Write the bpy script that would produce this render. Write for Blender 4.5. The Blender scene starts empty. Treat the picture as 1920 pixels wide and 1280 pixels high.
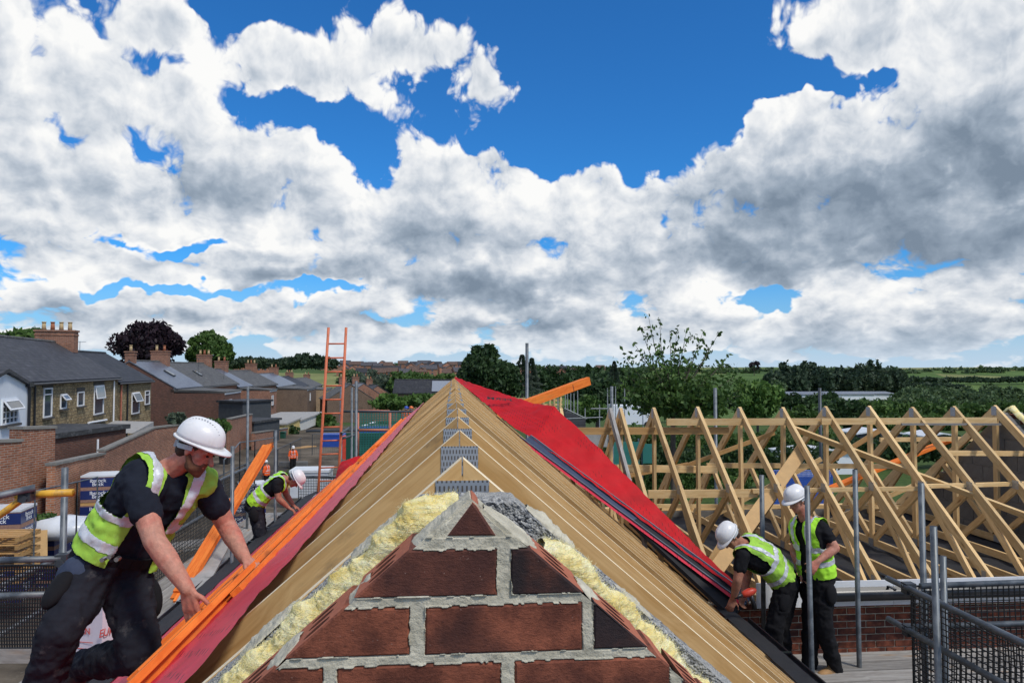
import bpy, bmesh, math, random
from mathutils import Vector, Matrix, noise
R = math.radians
random.seed(7)
S = bpy.context.scene
COL = S.collection

# ---------------------------------------------------------------- camera
CZ = 6.8                      # eye height above the site ground
FPX = 1333.3                  # focal length in pixels of the 1920 px wide photograph
YAW, PITCH = R(4.72), R(2.15)
cam_d = bpy.data.cameras.new('camera'); cam = bpy.data.objects.new('camera', cam_d); COL.objects.link(cam)
cam.location = (0, 0, CZ); cam.rotation_euler = (R(90) + PITCH, 0, -YAW)
cam_d.sensor_width = 36; cam_d.lens = 36 * FPX / 1920
cam_d.clip_start = 0.05; cam_d.clip_end = 9000
S.camera = cam
_CM = Matrix.Rotation(-YAW, 3, 'Z') @ Matrix.Rotation(R(90) + PITCH, 3, 'X')
def ray(px, py):
    return _CM @ Vector((px - 960, 640 - py, -FPX))
def P(px, py, Y):             # the point at depth Y (metres along the ridge) seen at a photo position
    d = ray(px, py); t = Y / d.y
    return Vector((d.x * t, Y, CZ + d.z * t))
def PZ(px, py, z):            # the point at height z seen at a photo position
    d = ray(px, py); t = (z - CZ) / d.z
    return Vector((d.x * t, d.y * t, z))

# ---------------------------------------------------------------- sky and sun
SUN_EL, SUN_AZ = R(53), R(138)          # azimuth from +Y towards +X
sun_dir = Vector((math.sin(SUN_AZ) * math.cos(SUN_EL), math.cos(SUN_AZ) * math.cos(SUN_EL), math.sin(SUN_EL)))
sd = bpy.data.lights.new('sun', 'SUN'); sd.energy = 2.6; sd.angle = R(9); sd.color = (1, .95, .87)
so = bpy.data.objects.new('sun', sd); COL.objects.link(so)
so.rotation_euler = (-sun_dir).to_track_quat('-Z', 'Y').to_euler()
S.view_settings.view_transform = 'Standard'; S.view_settings.look = 'None'
S.view_settings.gamma = 1; S.view_settings.use_curve_mapping = False
S.view_settings.exposure = 0.0
S.cycles.use_denoising = True
S.cycles.max_bounces = 4; S.cycles.diffuse_bounces = 2; S.cycles.glossy_bounces = 2
S.cycles.transparent_max_bounces = 6; S.cycles.transmission_bounces = 3

world = bpy.data.worlds.new('World'); S.world = world; world.use_nodes = True

class NT:
    """short hand for node trees"""
    def __init__(s, tree): s.t = tree; s.n = tree.nodes; s.l = tree.links
    def new(s, typ, **kw):
        n = s.n.new(typ)
        for k, v in kw.items(): setattr(n, k, v)
        return n
    def put(s, sock, v):
        if hasattr(v, 'is_output') or isinstance(v, bpy.types.NodeSocket): s.l.new(v, sock)
        elif v is not None:
            if isinstance(v, (tuple, list)) and len(v) == 3 and sock.type == 'RGBA': v = (*v, 1)
            sock.default_value = v
    def math(s, op, a, b=None, c=None, clamp=False):
        n = s.new('ShaderNodeMath', operation=op, use_clamp=clamp)
        s.put(n.inputs[0], a)
        if b is not None: s.put(n.inputs[1], b)
        if c is not None: s.put(n.inputs[2], c)
        return n.outputs[0]
    def vmath(s, op, a, b=None, c=None):
        n = s.new('ShaderNodeVectorMath', operation=op)
        s.put(n.inputs[0], a)
        if b is not None:
            s.put(n.inputs['Scale'] if op == 'SCALE' else n.inputs[1], b)
        if c is not None: s.put(n.inputs[2], c)
        return n.outputs['Value'] if op in ('LENGTH', 'DOT_PRODUCT', 'DISTANCE') else n.outputs[0]
    def rng(s, v, a, b, c=0., d=1., mode='SMOOTHSTEP'):
        n = s.new('ShaderNodeMapRange', interpolation_type=mode)
        for i, x in enumerate((v, a, b, c, d)): s.put(n.inputs[i], x)
        return n.outputs[0]
    def noise(s, vec, scale, detail=4., rough=.55, dist=0., lac=2., dim='3D', out='Fac', norm=True):
        n = s.new('ShaderNodeTexNoise', noise_dimensions=dim); n.normalize = norm
        if vec is not None: s.put(n.inputs['Vector'], vec)
        s.put(n.inputs['Scale'], scale); s.put(n.inputs['Detail'], detail); s.put(n.inputs['Roughness'], rough)
        s.put(n.inputs['Lacunarity'], lac); s.put(n.inputs['Distortion'], dist)
        return n.outputs[out]
    def vor(s, vec, scale, feature='F1', out='Distance', rand=1., dim='3D'):
        n = s.new('ShaderNodeTexVoronoi', feature=feature, voronoi_dimensions=dim)
        if vec is not None: s.put(n.inputs['Vector'], vec)
        s.put(n.inputs['Scale'], scale); s.put(n.inputs['Randomness'], rand)
        return n.outputs[out]
    def mix(s, f, a, b, mode='MIX'):
        n = s.new('ShaderNodeMix', data_type='RGBA', blend_type=mode)
        s.put(n.inputs[0], f); s.put(n.inputs[6], a); s.put(n.inputs[7], b)
        return n.outputs[2]
    def ramp(s, f, stops):
        n = s.new('ShaderNodeValToRGB'); e = n.color_ramp.elements
        while len(e) < len(stops): e.new(.5)
        for x, (p, c) in zip(e, stops): x.position = p; x.color = (*c, 1) if len(c) == 3 else c
        s.put(n.inputs[0], f); return n.outputs[0]
    def sep(s, v):
        n = s.new('ShaderNodeSeparateXYZ'); s.put(n.inputs[0], v); return n.outputs
    def comb(s, x, y, z=0.):
        n = s.new('ShaderNodeCombineXYZ')
        for i, v in enumerate((x, y, z)): s.put(n.inputs[i], v)
        return n.outputs[0]

# cloud masses: place and size in degrees of azimuth and elevation, read off the photograph
def azel(px, py):
    d = ray(px, py).normalized(); return math.degrees(math.atan2(d.x, d.y)), math.degrees(math.asin(d.z))
CLOUDS = [  # x, y, radius x, radius y (pixels of the photograph), amount
    (70, 40, 330, 170, .60), (40, 200, 260, 140, .5), (70, 340, 420, 190, .66), (420, 320, 300, 100, .6), (360, 205, 90, 45, .36), (560, 300, 110, 60, .36),
    (420, 75, 130, 40, .42), (560, 120, 200, 62, .52), (650, 185, 120, 55, .58), (470, 145, 90, 30, .3), (740, 50, 170, 80, .55), (800, 110, 110, 60, .42), (905, 170, 70, 68, .58),
    (330, 395, 420, 55, .5), (700, 420, 260, 120, .5), (850, 330, 150, 105, .72), (980, 400, 260, 120, .6),
    (1110, 365, 110, 60, .45), (1180, 440, 200, 90, .4), (1340, 360, 170, 130, .55), (1560, 300, 200, 150, .6), (1700, 330, 330, 200, .66), (1880, 260, 230, 170, .6), (1430, 260, 90, 40, .36),
    (1640, 40, 230, 95, .66), (1850, 70, 220, 100, .62), (1570, 110, 110, 40, .36), (1480, 192, 85, 18, .45), (1720, 450, 420, 75, .6),
    (1000, 520, 420, 60, .52), (640, 500, 250, 60, .48), (1240, 500, 260, 80, .55),
    (90, 500, 100, 26, .4), (420, 500, 330, 32, .5), (240, 560, 130, 40, .5), (60, 590, 160, 50, .5), (430, 560, 130, 38, .5), (300, 615, 420, 34, .5), (560, 590, 140, 40, .46), (820, 585, 300, 40, .5), (1200, 585, 330, 45, .5),
    (1560, 590, 150, 70, .62), (1860, 540, 260, 80, .6), (1700, 490, 200, 24, .4), (1000, 640, 1400, 40, .62), (1460, 645, 300, 30, .3), (1840, 300, 200, 120, .4), (1100, 460, 320, 90, .35), (560, 440, 300, 60, .35), (250, 430, 300, 60, .3), (1500, 450, 260, 60, .4), (700, 630, 300, 22, .3), (1250, 625, 300, 26, .3), (150, 640, 260, 24, .3),
    (1190, 150, 260, 190, -.6), (1010, 250, 170, 70, -.4), (560, 245, 90, 48, -.32), (270, 110, 70, 45, -.42), (700, 310, 60, 50, -.4), (1300, 240, 90, 70, -.3), (1850, 158, 110, 26, -.75), (1690, 150, 140, 26, -.6), (1520, 150, 120, 40, -.7), (1860, 290, 120, 90, .4) , (1360, 430, 110, 80, .35),
    (330, 466, 200, 18, -.8), (520, 462, 60, 14, -.7), (965, 472, 50, 13, -.45), (1480, 545, 90, 26, -.5), (1380, 555, 90, 18, -.3), (630, 470, 46, 13, -.4), (210, 535, 110, 16, -.6), (620, 548, 130, 14, -.5), (380, 540, 90, 12, -.5), (740, 612, 110, 18, -.3),
]
SHADES = [  # where the cloud bases are grey
    (230, 350, 330, 55, .55), (430, 350, 160, 45, .3), (1690, 420, 430, 95, 1.1), (1780, 320, 280, 120, .62), (1560, 330, 160, 80, .4), (1350, 330, 90, 80, .4), (1360, 490, 260, 45, .6),
    (740, 530, 280, 40, .8), (1000, 545, 280, 32, .7), (800, 430, 110, 80, .5), (900, 450, 230, 70, .3), (650, 612, 500, 22, .5), (1830, 600, 260, 60, .5), (1100, 606, 300, 30, .4), (540, 525, 80, 18, .5), (60, 130, 220, 60, .15), (1500, 620, 90, 40, .45), (760, 60, 50, 40, .3), (250, 585, 200, 14, .4), (1640, 70, 200, 20, .15),
]
def build_sky():
    w = NT(world.node_tree); w.n.clear()
    out = w.new('ShaderNodeOutputWorld')
    sky = w.new('ShaderNodeTexSky', sky_type='NISHITA'); sky.sun_disc = False
    sky.sun_elevation = SUN_EL; sky.sun_rotation = SUN_AZ; sky.air_density = 1.0; sky.dust_density = .35; sky.ozone_density = 3.0
    tc = w.new('ShaderNodeTexCoord'); D = tc.outputs['Generated']
    # node group: billows and wisps of cloud in a direction
    g = bpy.data.node_groups.new('cloud_relief', 'ShaderNodeTree')
    g.interface.new_socket('AzEl', in_out='INPUT', socket_type='NodeSocketVector')
    g.interface.new_socket('Amount', in_out='OUTPUT', socket_type='NodeSocketFloat')
    q = NT(g); gi = q.new('NodeGroupInput'); go = q.new('NodeGroupOutput')
    az, el, _ = q.sep(gi.outputs[0])
    # clouds get smaller and flatter towards the horizon
    c2 = q.comb(q.math('MULTIPLY', az, 3.0), q.math('MULTIPLY', q.math('LOGARITHM', q.math('ADD', q.math('MAXIMUM', el, -.02), .20), 2.718), 1.5), 0.)
    warp = q.noise(c2, 6.0, 2., .5, out='Color', dim='2D')
    cw = q.vmath('ADD', c2, q.vmath('SCALE', q.vmath('SUBTRACT', warp, (.5, .5, .5)), .10))
    big = q.noise(cw, 3.2, 7., .51, dim='2D')
    vn = q.new('ShaderNodeTexVoronoi', voronoi_dimensions='2D', feature='F1'); vn.normalize = True
    q.put(vn.inputs['Vector'], cw); q.put(vn.inputs['Scale'], 5.5); q.put(vn.inputs['Detail'], 3.); q.put(vn.inputs['Roughness'], .52); q.put(vn.inputs['Lacunarity'], 2.3)
    am = q.math('MULTIPLY', q.math('SUBTRACT', big, .5), 1.35)
    am = q.math('MULTIPLY_ADD', vn.outputs['Distance'], -.95, am)
    q.l.new(q.math('ADD', am, .34), go.inputs[0])
    d = w.vmath('NORMALIZE', D); x, y, z = w.sep(d)
    az = w.math('ARCTAN2', x, y); el = w.math('ARCSINE', z)
    ae = w.comb(az, el, 0.)
    aew = w.vmath('ADD', ae, w.vmath('SCALE', w.vmath('SUBTRACT', w.noise(ae, 9., 4., .55, out='Color', dim='2D'), (.5, .5, .5)), .09))
    def blobs(lst, wrp):
        acc = None
        for (px, py, rx, ry, a) in lst:
            A, E = azel(px, py); A, E = R(A), R(E)
            sx, sy = FPX / rx * .92, FPX / ry * .92
            v = w.vmath('MULTIPLY_ADD', wrp, (sx, sy, 0), (-A * sx, -E * sy, 0))
            b = w.rng(w.vmath('LENGTH', v), 0.1, 1.25, a, 0.)
            acc = b if acc is None else w.math('ADD', acc, b)
        return acc
    m = w.math('ADD', w.math('MINIMUM', blobs(CLOUDS, aew), .69), blobs([(1845, 293, 110, 85, .55), (1352, 460, 60, 60, .3), (300, 95, 40, 30, .25)], ae))
    sh = w.math('MINIMUM', blobs(SHADES, aew), 1.)
    # outside the photograph the cover goes on at the same mean amount
    outm = w.rng(w.vmath('LENGTH', w.vmath('MULTIPLY', w.vmath('SUBTRACT', ae, (R(4.7), R(14), 0)), (1 / R(42), 1 / R(25), 0))), .8, 1.25)
    ins = w.math('SUBTRACT', 1., outm)
    m = w.math('ADD', w.math('MULTIPLY', m, ins), w.math('MULTIPLY', outm, .38))
    sh = w.math('ADD', w.math('MULTIPLY', sh, ins), w.math('MULTIPLY', outm, .3))
    def G(v):
        n = w.new('ShaderNodeGroup'); n.node_tree = g; w.l.new(v, n.inputs[0]); return n.outputs[0]
    here = G(ae); up = G(w.vmath('ADD', ae, (.014, .038, 0))); near = G(w.vmath('ADD', ae, (.005, .012, 0)))
    am = w.math('ADD', here, m)
    cover = w.rng(am, .36, .54)
    # brighter where the cloud thins towards the light, greyer where it is thick
    lit = w.math('MULTIPLY_ADD', w.math('SUBTRACT', here, up), 0.60, .92); lit = w.math('MULTIPLY_ADD', w.math('SUBTRACT', here, near), .62, lit)
    lit = w.math('MULTIPLY_ADD', w.rng(am, .45, 1.15), -.30, lit)
    lit = w.math('MULTIPLY_ADD', sh, -.56, lit)
    lit = w.math('MULTIPLY_ADD', w.rng(cover, 0., .7, 1., 0.), .06, lit)
    ccol = w.ramp(lit, [(0., (.20, .26, .34)), (.30, (.32, .39, .48)), (.55, (.52, .58, .66)), (.78, (.77, .80, .84)), (1., (.97, .97, .96))])
    _, _, dz = w.sep(d)
    blue = w.mix(1., w.vmath('SCALE', sky.outputs[0], .115), (.20, .72, 1.22), 'MULTIPLY')
    blue = w.mix(w.rng(dz, -.02, .16, .8, 0.), blue, (.42, .60, .80))
    skyc = w.mix(cover, blue, ccol)
    skyc = w.mix(w.rng(dz, -.01, .065, .72, 0.), skyc, (.58, .70, .83))
    bg = w.new('ShaderNodeBackground'); w.l.new(skyc, bg.inputs[0]); bg.inputs[1].default_value = 1.0
    w.l.new(bg.outputs[0], out.inputs[0])
build_sky()
world.cycles.sampling_method = 'MANUAL'; world.cycles.sample_map_resolution = 512

# ---------------------------------------------------------------- helpers
WM = {}
def wm(o): return WM.get(o.name, Matrix())
def T(v): return Matrix.Translation(Vector(v))
def link(o, parent=None, M=None):
    COL.objects.link(o); M = M if M is not None else Matrix()
    if parent is not None:
        o.parent = parent; o.matrix_basis = wm(parent).inverted() @ M
    else: o.matrix_basis = M
    WM[o.name] = M
    return o
def tag(o, label=None, cat=None, group=None, kind=None):
    if label: o['label'] = label
    if cat: o['category'] = cat
    if group: o['group'] = group
    if kind: o['kind'] = kind
    return o
def thing(name, label, cat, loc=(0, 0, 0), group=None, M=None):
    o = bpy.data.objects.new(name, None); o.empty_display_size = .2
    link(o, None, M if M is not None else T(loc)); return tag(o, label, cat, group)
def obj(name, me, mat=None, parent=None, M=None):
    if mat is not None and not me.materials:
        for m in (mat if isinstance(mat, (list, tuple)) else [mat]): me.materials.append(m)
    return link(bpy.data.objects.new(name, me), parent, M)
def copy_tree(o, parent=None, M=None):
    """copy of a thing with its parts and sub-parts; M is the copy's world matrix (top level only)"""
    c = o.copy(); COL.objects.link(c)
    if parent is None: c.matrix_basis = M; WM[c.name] = M
    else: c.parent = parent; WM[c.name] = wm(parent) @ c.matrix_basis
    for ch in o.children: copy_tree(ch, c)
    return c
def frame(x, up=(0, 0, 1)):
    """matrix whose X axis is x, Z as near to up as can be"""
    x = Vector(x).normalized(); up = Vector(up)
    if abs(x.dot(up.normalized())) > .999: up = Vector((0, 1, 0))
    y = up.cross(x).normalized(); z = x.cross(y)
    return Matrix((x, y, z)).transposed().to_4x4()

class MB:
    def __init__(s): s.v = []; s.f = []; s.m = []
    def add(s, vs, fs, mi=0):
        n = len(s.v); s.v += [tuple(v) for v in vs]; s.f += [tuple(n + i for i in f) for f in fs]; s.m += [mi] * len(fs); return s
    def box(s, c, d, M=None, mi=0):
        c = Vector(c); h = Vector(d) / 2
        vs = [c + Vector((a * h.x, b * h.y, e * h.z)) for e in (-1, 1) for b in (-1, 1) for a in (-1, 1)]
        if M is not None: vs = [M @ v for v in vs]
        return s.add(vs, [(0, 2, 3, 1), (4, 5, 7, 6), (0, 1, 5, 4), (2, 6, 7, 3), (0, 4, 6, 2), (1, 3, 7, 5)], mi)
    def bar(s, p, q, w, h, up=(0, 0, 1), mi=0):
        p, q = Vector(p), Vector(q); M = frame(q - p, up); M.translation = (p + q) / 2
        return s.box((0, 0, 0), ((q - p).length, w, h), M, mi)
    def tube(s, p, q, r, n=10, r2=None, mi=0, caps=True):
        p, q = Vector(p), Vector(q); r2 = r if r2 is None else r2
        M = frame(q - p).to_3x3(); L = len(s.v); vs = []
        for c, rr in ((p, r), (q, r2)):
            for i in range(n):
                a = 2 * math.pi * i / n; vs.append(c + M @ Vector((0, rr * math.cos(a), rr * math.sin(a))))
        fs = [(i, (i + 1) % n, n + (i + 1) % n, n + i) for i in range(n)]
        if caps: fs += [tuple(reversed(range(n))), tuple(range(n, 2 * n))]
        return s.add(vs, fs, mi)
    def prism(s, poly, d, M=None, mi=0):
        """polygon of 3-D points (counter-clockwise seen from the front), pushed along d"""
        d = Vector(d); n = len(poly); a = [Vector(p) for p in poly]; vs = a + [p + d for p in a]
        if M is not None: vs = [M @ v for v in vs]
        fs = [tuple(range(n)), tuple(reversed(range(n, 2 * n)))] + [(i, n + i, n + (i + 1) % n, (i + 1) % n) for i in range(n)]
        return s.add(vs, fs, mi)
    def me(s, name='mesh', smooth=False):
        m = bpy.data.meshes.new(name); m.from_pydata(s.v, [], s.f)
        if any(s.m): m.polygons.foreach_set('material_index', s.m)
        if smooth: m.polygons.foreach_set('use_smooth', [True] * len(s.f))
        m.update(); return m
    def build(s, name, mat, parent=None, M=None, smooth=False):
        """vertices are given in world space when M is None; the object then sits at the parent's frame"""
        if M is None and parent is not None:
            inv = wm(parent).inverted(); s.v = [tuple(inv @ Vector(v)) for v in s.v]; M = wm(parent)
        return obj(name, s.me(name, smooth), mat, parent, M)
_bx = {}
def boxmesh(l, w, h, ch=0.0):
    k = (round(l, 3), round(w, 4), round(h, 4), ch)
    if k not in _bx:
        m = MB().box((0, 0, 0), (l, w, h)).me('box')
        if ch:
            bm = bmesh.new(); bm.from_mesh(m); bmesh.ops.bevel(bm, geom=bm.edges[:], offset=ch, segments=1, affect='EDGES'); bm.to_mesh(m); bm.free()
        _bx[k] = m
    return _bx[k]
def beam(name, p, q, w, h, mat, parent=None, up=(0, 0, 1), ch=0.0):
    """timber from p to q with its own length axis (w across, h along up)"""
    p, q = Vector(p), Vector(q); M = frame(q - p, up); M.translation = (p + q) / 2
    me = boxmesh((q - p).length, w, h, ch)
    if me.materials and me.materials[0] is not mat: me = me.copy(); me.materials.clear()
    return obj(name, me, mat, parent, M)
def pipe(name, p, q, r, mat, parent=None, n=12):
    """scaffold tube with a slightly open end"""
    p, q = Vector(p), Vector(q); M = frame(q - p); M.translation = p
    L = (q - p).length; b = MB().tube((0, 0, 0), (L, 0, 0), r, n, caps=False)
    b.tube((L, 0, 0), (L - .06, 0, 0), r * .86, n, caps=True); b.tube((0, 0, 0), (.06, 0, 0), r * .86, n, caps=True)
    k = len(b.v)
    for i in range(n):
        b.f.append((n + i, n + (i + 1) % n, 2 * n + (i + 1) % n, 2 * n + i)); b.m.append(0)
        b.f.append(((i + 1) % n, i, 4 * n + i, 4 * n + (i + 1) % n)); b.m.append(0)
    o = obj(name, b.me(name, True), mat, parent, M)
    return o
def fbm(p, o=4, s=.5):
    v, a, t = 0, 1, 0
    p = Vector(p)
    for _ in range(o): v += a * noise.noise(p); t += a; a *= s; p = p * 2.03
    return v / t
def clip(poly, a, b, c):
    """keep the part of a 2-D polygon where a*x + b*z <= c"""
    out = []; n = len(poly)
    for i in range(n):
        p, q = poly[i], poly[(i + 1) % n]; dp, dq = a * p[0] + b * p[1] - c, a * q[0] + b * q[1] - c
        if dp <= 0: out.append(p)
        if dp * dq < 0:
            t = dp / (dp - dq); out.append((p[0] + t * (q[0] - p[0]), p[1] + t * (q[1] - p[1])))
    return out
def area(poly): return .5 * abs(sum(poly[i][0] * poly[(i + 1) % len(poly)][1] - poly[(i + 1) % len(poly)][0] * poly[i][1] for i in range(len(poly)))) if len(poly) > 2 else 0
ORD = ['first', 'second', 'third', 'fourth', 'fifth', 'sixth', 'seventh', 'eighth', 'ninth', 'tenth', 'eleventh', 'twelfth', 'thirteenth', 'fourteenth', 'fifteenth', 'sixteenth', 'seventeenth', 'eighteenth', 'nineteenth', 'twentieth', 'twenty-first', 'twenty-second', 'twenty-third']

# ---------------------------------------------------------------- materials
MATS = {}
def mat(name, fn):
    m = bpy.data.materials.new(name); m.use_nodes = True; t = NT(m.node_tree); t.n.clear()
    out = t.new('ShaderNodeOutputMaterial'); b = t.new('ShaderNodeBsdfPrincipled'); t.l.new(b.outputs[0], out.inputs[0])
    t.tc = t.new('ShaderNodeTexCoord'); t.O = t.tc.outputs['Object']
    t.oi = t.new('ShaderNodeObjectInfo'); t.geo = t.new('ShaderNodeNewGeometry')
    t.out = out; t.b = b
    fn(t, b); MATS[name] = m; return m
def setb(t, b, col=None, rough=None, metal=None, spec=None, bump=None, bs=.5, bd=.01):
    if col is not None: t.put(b.inputs['Base Color'], col)
    if rough is not None: t.put(b.inputs['Roughness'], rough)
    if metal is not None: t.put(b.inputs['Metallic'], metal)
    if spec is not None: t.put(b.inputs['Specular IOR Level'], spec)
    if bump is not None:
        n = t.new('ShaderNodeBump'); t.put(n.inputs['Strength'], bs); t.put(n.inputs['Distance'], bd); t.put(n.inputs['Height'], bump); t.l.new(n.outputs[0], b.inputs['Normal'])
def plain(name, col, rough=.6, metal=0., var=.18, scale=6., spec=.5, bs=0., bd=.004, dirt=None, dirtamt=.5):
    """one paint or cloth with uneven tone, optional dirt patches and fine relief"""
    def f(t, b):
        n = t.noise(t.O, scale, 5., .6); n2 = t.noise(t.O, scale * 9, 3., .6)
        k = t.math('ADD', t.math('MULTIPLY', n, .7), t.math('MULTIPLY', n2, .3))
        v = t.rng(k, .3, .7, 1 - var, 1 + var, 'LINEAR')
        c = t.vmath('SCALE', (*col,), v)
        if dirt is not None:
            d = t.rng(t.noise(t.O, scale * 1.7, 6., .65), .5, .72, 0., dirtamt)
            c = t.mix(d, c, dirt)
        setb(t, b, c, rough, metal, spec, k if bs else None, bs, bd)
    return mat(name, f)
def wood_mat(name, light, dark, knot=(.22, .11, .04), var=.22, rough=.68, stain=0., fresh=None):
    def f(t, b):
        x, y, z = t.sep(t.O); r = t.oi.outputs['Random']
        off = t.math('MULTIPLY', r, 37.)
        g = t.comb(t.math('ADD', t.math('MULTIPLY', x, .9), off), t.math('MULTIPLY', y, 16.), t.math('MULTIPLY', z, 16.))
        wob = t.noise(t.comb(t.math('ADD', x, off), y, z), 2.2, 3., .5)
        gr = t.noise(t.vmath('ADD', g, t.comb(0., t.math('MULTIPLY', wob, 3.), t.math('MULTIPLY', wob, 3.))), 1.6, 5., .6)
        ln = t.noise(t.vmath('MULTIPLY', g, (1, 4, 4)), 2.2, 3., .5)
        k = t.math('ADD', t.math('MULTIPLY', gr, .75), t.math('MULTIPLY', ln, .25))
        c = t.mix(t.rng(k, .34, .68), dark, light)
        kn = t.vor(t.comb(t.math('ADD', t.math('MULTIPLY', x, 2.3), off), t.math('MULTIPLY', y, 9.), t.math('MULTIPLY', z, 9.)), 1.)
        c = t.mix(t.rng(kn, .05, .17, .9, 0.), c, knot); c = t.mix(t.rng(kn, .15, .34, .28, 0.), c, (.40, .20, .06))
        if stain:
            st = t.noise(t.comb(t.math('ADD', t.math('MULTIPLY', x, 2.), off), t.math('MULTIPLY', y, 7.), t.math('MULTIPLY', z, 7.)), 1.4, 6., .68)
            c = t.mix(t.rng(st, .55, .78, 0., stain), c, (.10, .075, .05))
        v = t.rng(r, 0., 1., 1 - var, 1 + var * .6, 'LINEAR'); c = t.vmath('SCALE', c, v)
        setb(t, b, c, rough, 0., .35, k, .25, .004)
    return mat(name, f)
wood_mat('pine', (.72, .46, .20), (.54, .30, .10), stain=.0, var=.3)
wood_mat('pine_stained', (.60, .39, .17), (.44, .25, .09), stain=.85)
wood_mat('pine_pale', (.82, .58, .29), (.66, .42, .18), var=.24)
wood_mat('pine_edge_lit', (.92, .78, .54), (.84, .67, .42), var=.06)  # brighter copy of the pine, carries the light on rafter tops in its colour
wood_mat('batten_orange', (.92, .25, .035), (.74, .15, .015), knot=(.42, .08, .01), var=.16)
wood_mat('board_grey', (.36, .34, .31), (.22, .20, .18), knot=(.12, .11, .1), stain=.6, var=.3)
wood_mat('plank_tan', (.55, .33, .13), (.40, .22, .08), var=.2)
wood_mat('fence_dark', (.11, .085, .06), (.06, .045, .035), var=.3)
def _plate(t, b):
    x, y, z = t.sep(t.O)
    u = t.math('MULTIPLY', x, 1 / .0086); v = t.math('MULTIPLY', z, 1 / .0165)
    sx = t.math('ABSOLUTE', t.math('SUBTRACT', t.math('FRACT', t.math('ADD', u, t.math('MULTIPLY', t.math('FLOOR', t.math('ADD', v, 100.)), .5))), .5))
    sy = t.math('ABSOLUTE', t.math('SUBTRACT', t.math('FRACT', t.math('ADD', v, 100.)), .5))
    hole = t.math('MULTIPLY', t.math('LESS_THAN', sx, .20), t.math('LESS_THAN', sy, .33))
    n = t.noise(t.O, 30., 4., .6)
    c = t.mix(hole, t.mix(n, (.42, .45, .48), (.66, .69, .72)), (.10, .09, .08))
    setb(t, b, c, .42, t.math('SUBTRACT', .75, t.math('MULTIPLY', hole, .7)), .5, hole, -.9, .004)
mat('nail_plate', _plate)
def _galv(t, b):
    n = t.noise(t.O, 7., 6., .65); n2 = t.noise(t.vmath('MULTIPLY', t.O, (3, 30, 30)), 1., 4., .6)
    c = t.mix(t.rng(n, .35, .7), (.085, .10, .112), (.20, .22, .235))
    c = t.mix(t.rng(n2, .58, .75, 0., .6), c, (.17, .15, .13))
    pt = t.rng(t.noise(t.O, 2.1, 3., .5), .66, .70, 0., .5)
    c = t.mix(pt, c, (.13, .20, .16))
    setb(t, b, c, t.rng(n, .3, .7, .38, .62), .45, .5, n, .2, .002)
mat('galvanised', _galv)
plain('rust_tube', (.46, .16, .10), .6, .2, .3, 5.)
plain('yellow_paint', (.66, .36, .03), .5, 0., .2, 6., dirt=(.16, .12, .07), dirtamt=.8)
plain('ladder_orange', (.60, .15, .06), .55, 0., .2, 8., dirt=(.25, .12, .08))
def _brick_fg(t, b, burnt=0.):
    r = t.oi.outputs['Random']
    o = t.vmath('ADD', t.O, t.comb(t.math('MULTIPLY', r, 9.), 0., t.math('MULTIPLY', r, 5.)))
    n = t.noise(o, 14., 7., .68); dr = t.noise(t.vmath('MULTIPLY', o, (110, 110, 190)), 1., 5., .75)
    c = t.mix(t.rng(n, .35, .66), (.135, .044, .028), (.34, .108, .060))
    c = t.mix(t.rng(dr, .52, .70, 0., .65), c, (.07, .022, .017))
    kiln = t.rng(t.math('ADD', t.noise(o, 5.5, 3., .5), t.math('MULTIPLY', t.math('SUBTRACT', r, .5), .45)), .50, .68)
    if burnt: kiln = t.math('MAXIMUM', kiln, t.rng(t.noise(o, 9., 4., .6), .28, .55, .55, 1.))
    c = t.mix(t.math('MULTIPLY', kiln, .72 + burnt), c, (.05 - burnt * .1, .024, .022 + burnt * .02))
    sp = t.rng(t.vor(o, 160.), .0, .16, .9, 0.)
    c = t.mix(t.math('MULTIPLY', sp, t.rng(t.noise(o, 45., 2.), .5, .62)), c, (.42, .30, .25))
    c = t.vmath('SCALE', c, t.rng(r, 0., 1., .8, 1.2, 'LINEAR'))
    h = t.math('ADD', t.math('MULTIPLY', n, .5), t.math('MULTIPLY', dr, .7))
    setb(t, b, c, .9, 0., .25, h, .9, .004)
mat('brick_face', _brick_fg); mat('brick_burnt', lambda t, b: _brick_fg(t, b, .22))
def _brick_cut(t, b):
    n = t.noise(t.O, 70., 5., .65); c = t.mix(n, (.30, .085, .045), (.52, .19, .115))
    setb(t, b, c, .95, 0., .2, n, .6, .003)
mat('brick_cut', _brick_cut)
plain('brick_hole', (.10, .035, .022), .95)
def _mortar(t, b):
    n = t.noise(t.O, 26., 7., .66); n2 = t.noise(t.O, 160., 4., .7)
    c = t.mix(t.rng(n, .32, .7), (.43, .395, .30), (.64, .59, .46)); c = t.mix(t.rng(n2, .60, .72, 0., .4), c, (.26, .24, .19))
    setb(t, b, c, .95, 0., .2, t.math('ADD', n, t.math('MULTIPLY', n2, .6)), .8, .005)
mat('mortar', _mortar)
def _aggr(t, b):
    v = t.vor(t.O, 230.); g = t.sep(t.vor(t.O, 230., out='Color'))[0]; n = t.noise(t.O, 11., 5., .6)
    c = t.ramp(g, [(0., (.03, .032, .04)), (.25, (.10, .105, .115)), (.5, (.30, .30, .29)), (1., (.50, .49, .46))])
    c = t.mix(t.rng(n, .44, .58, 0., .75), c, (.38, .37, .34))
    setb(t, b, c, .95, 0., .2, t.math('SUBTRACT', 1., v), .8, .005)
mat('aggregate_block', _aggr)
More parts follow.
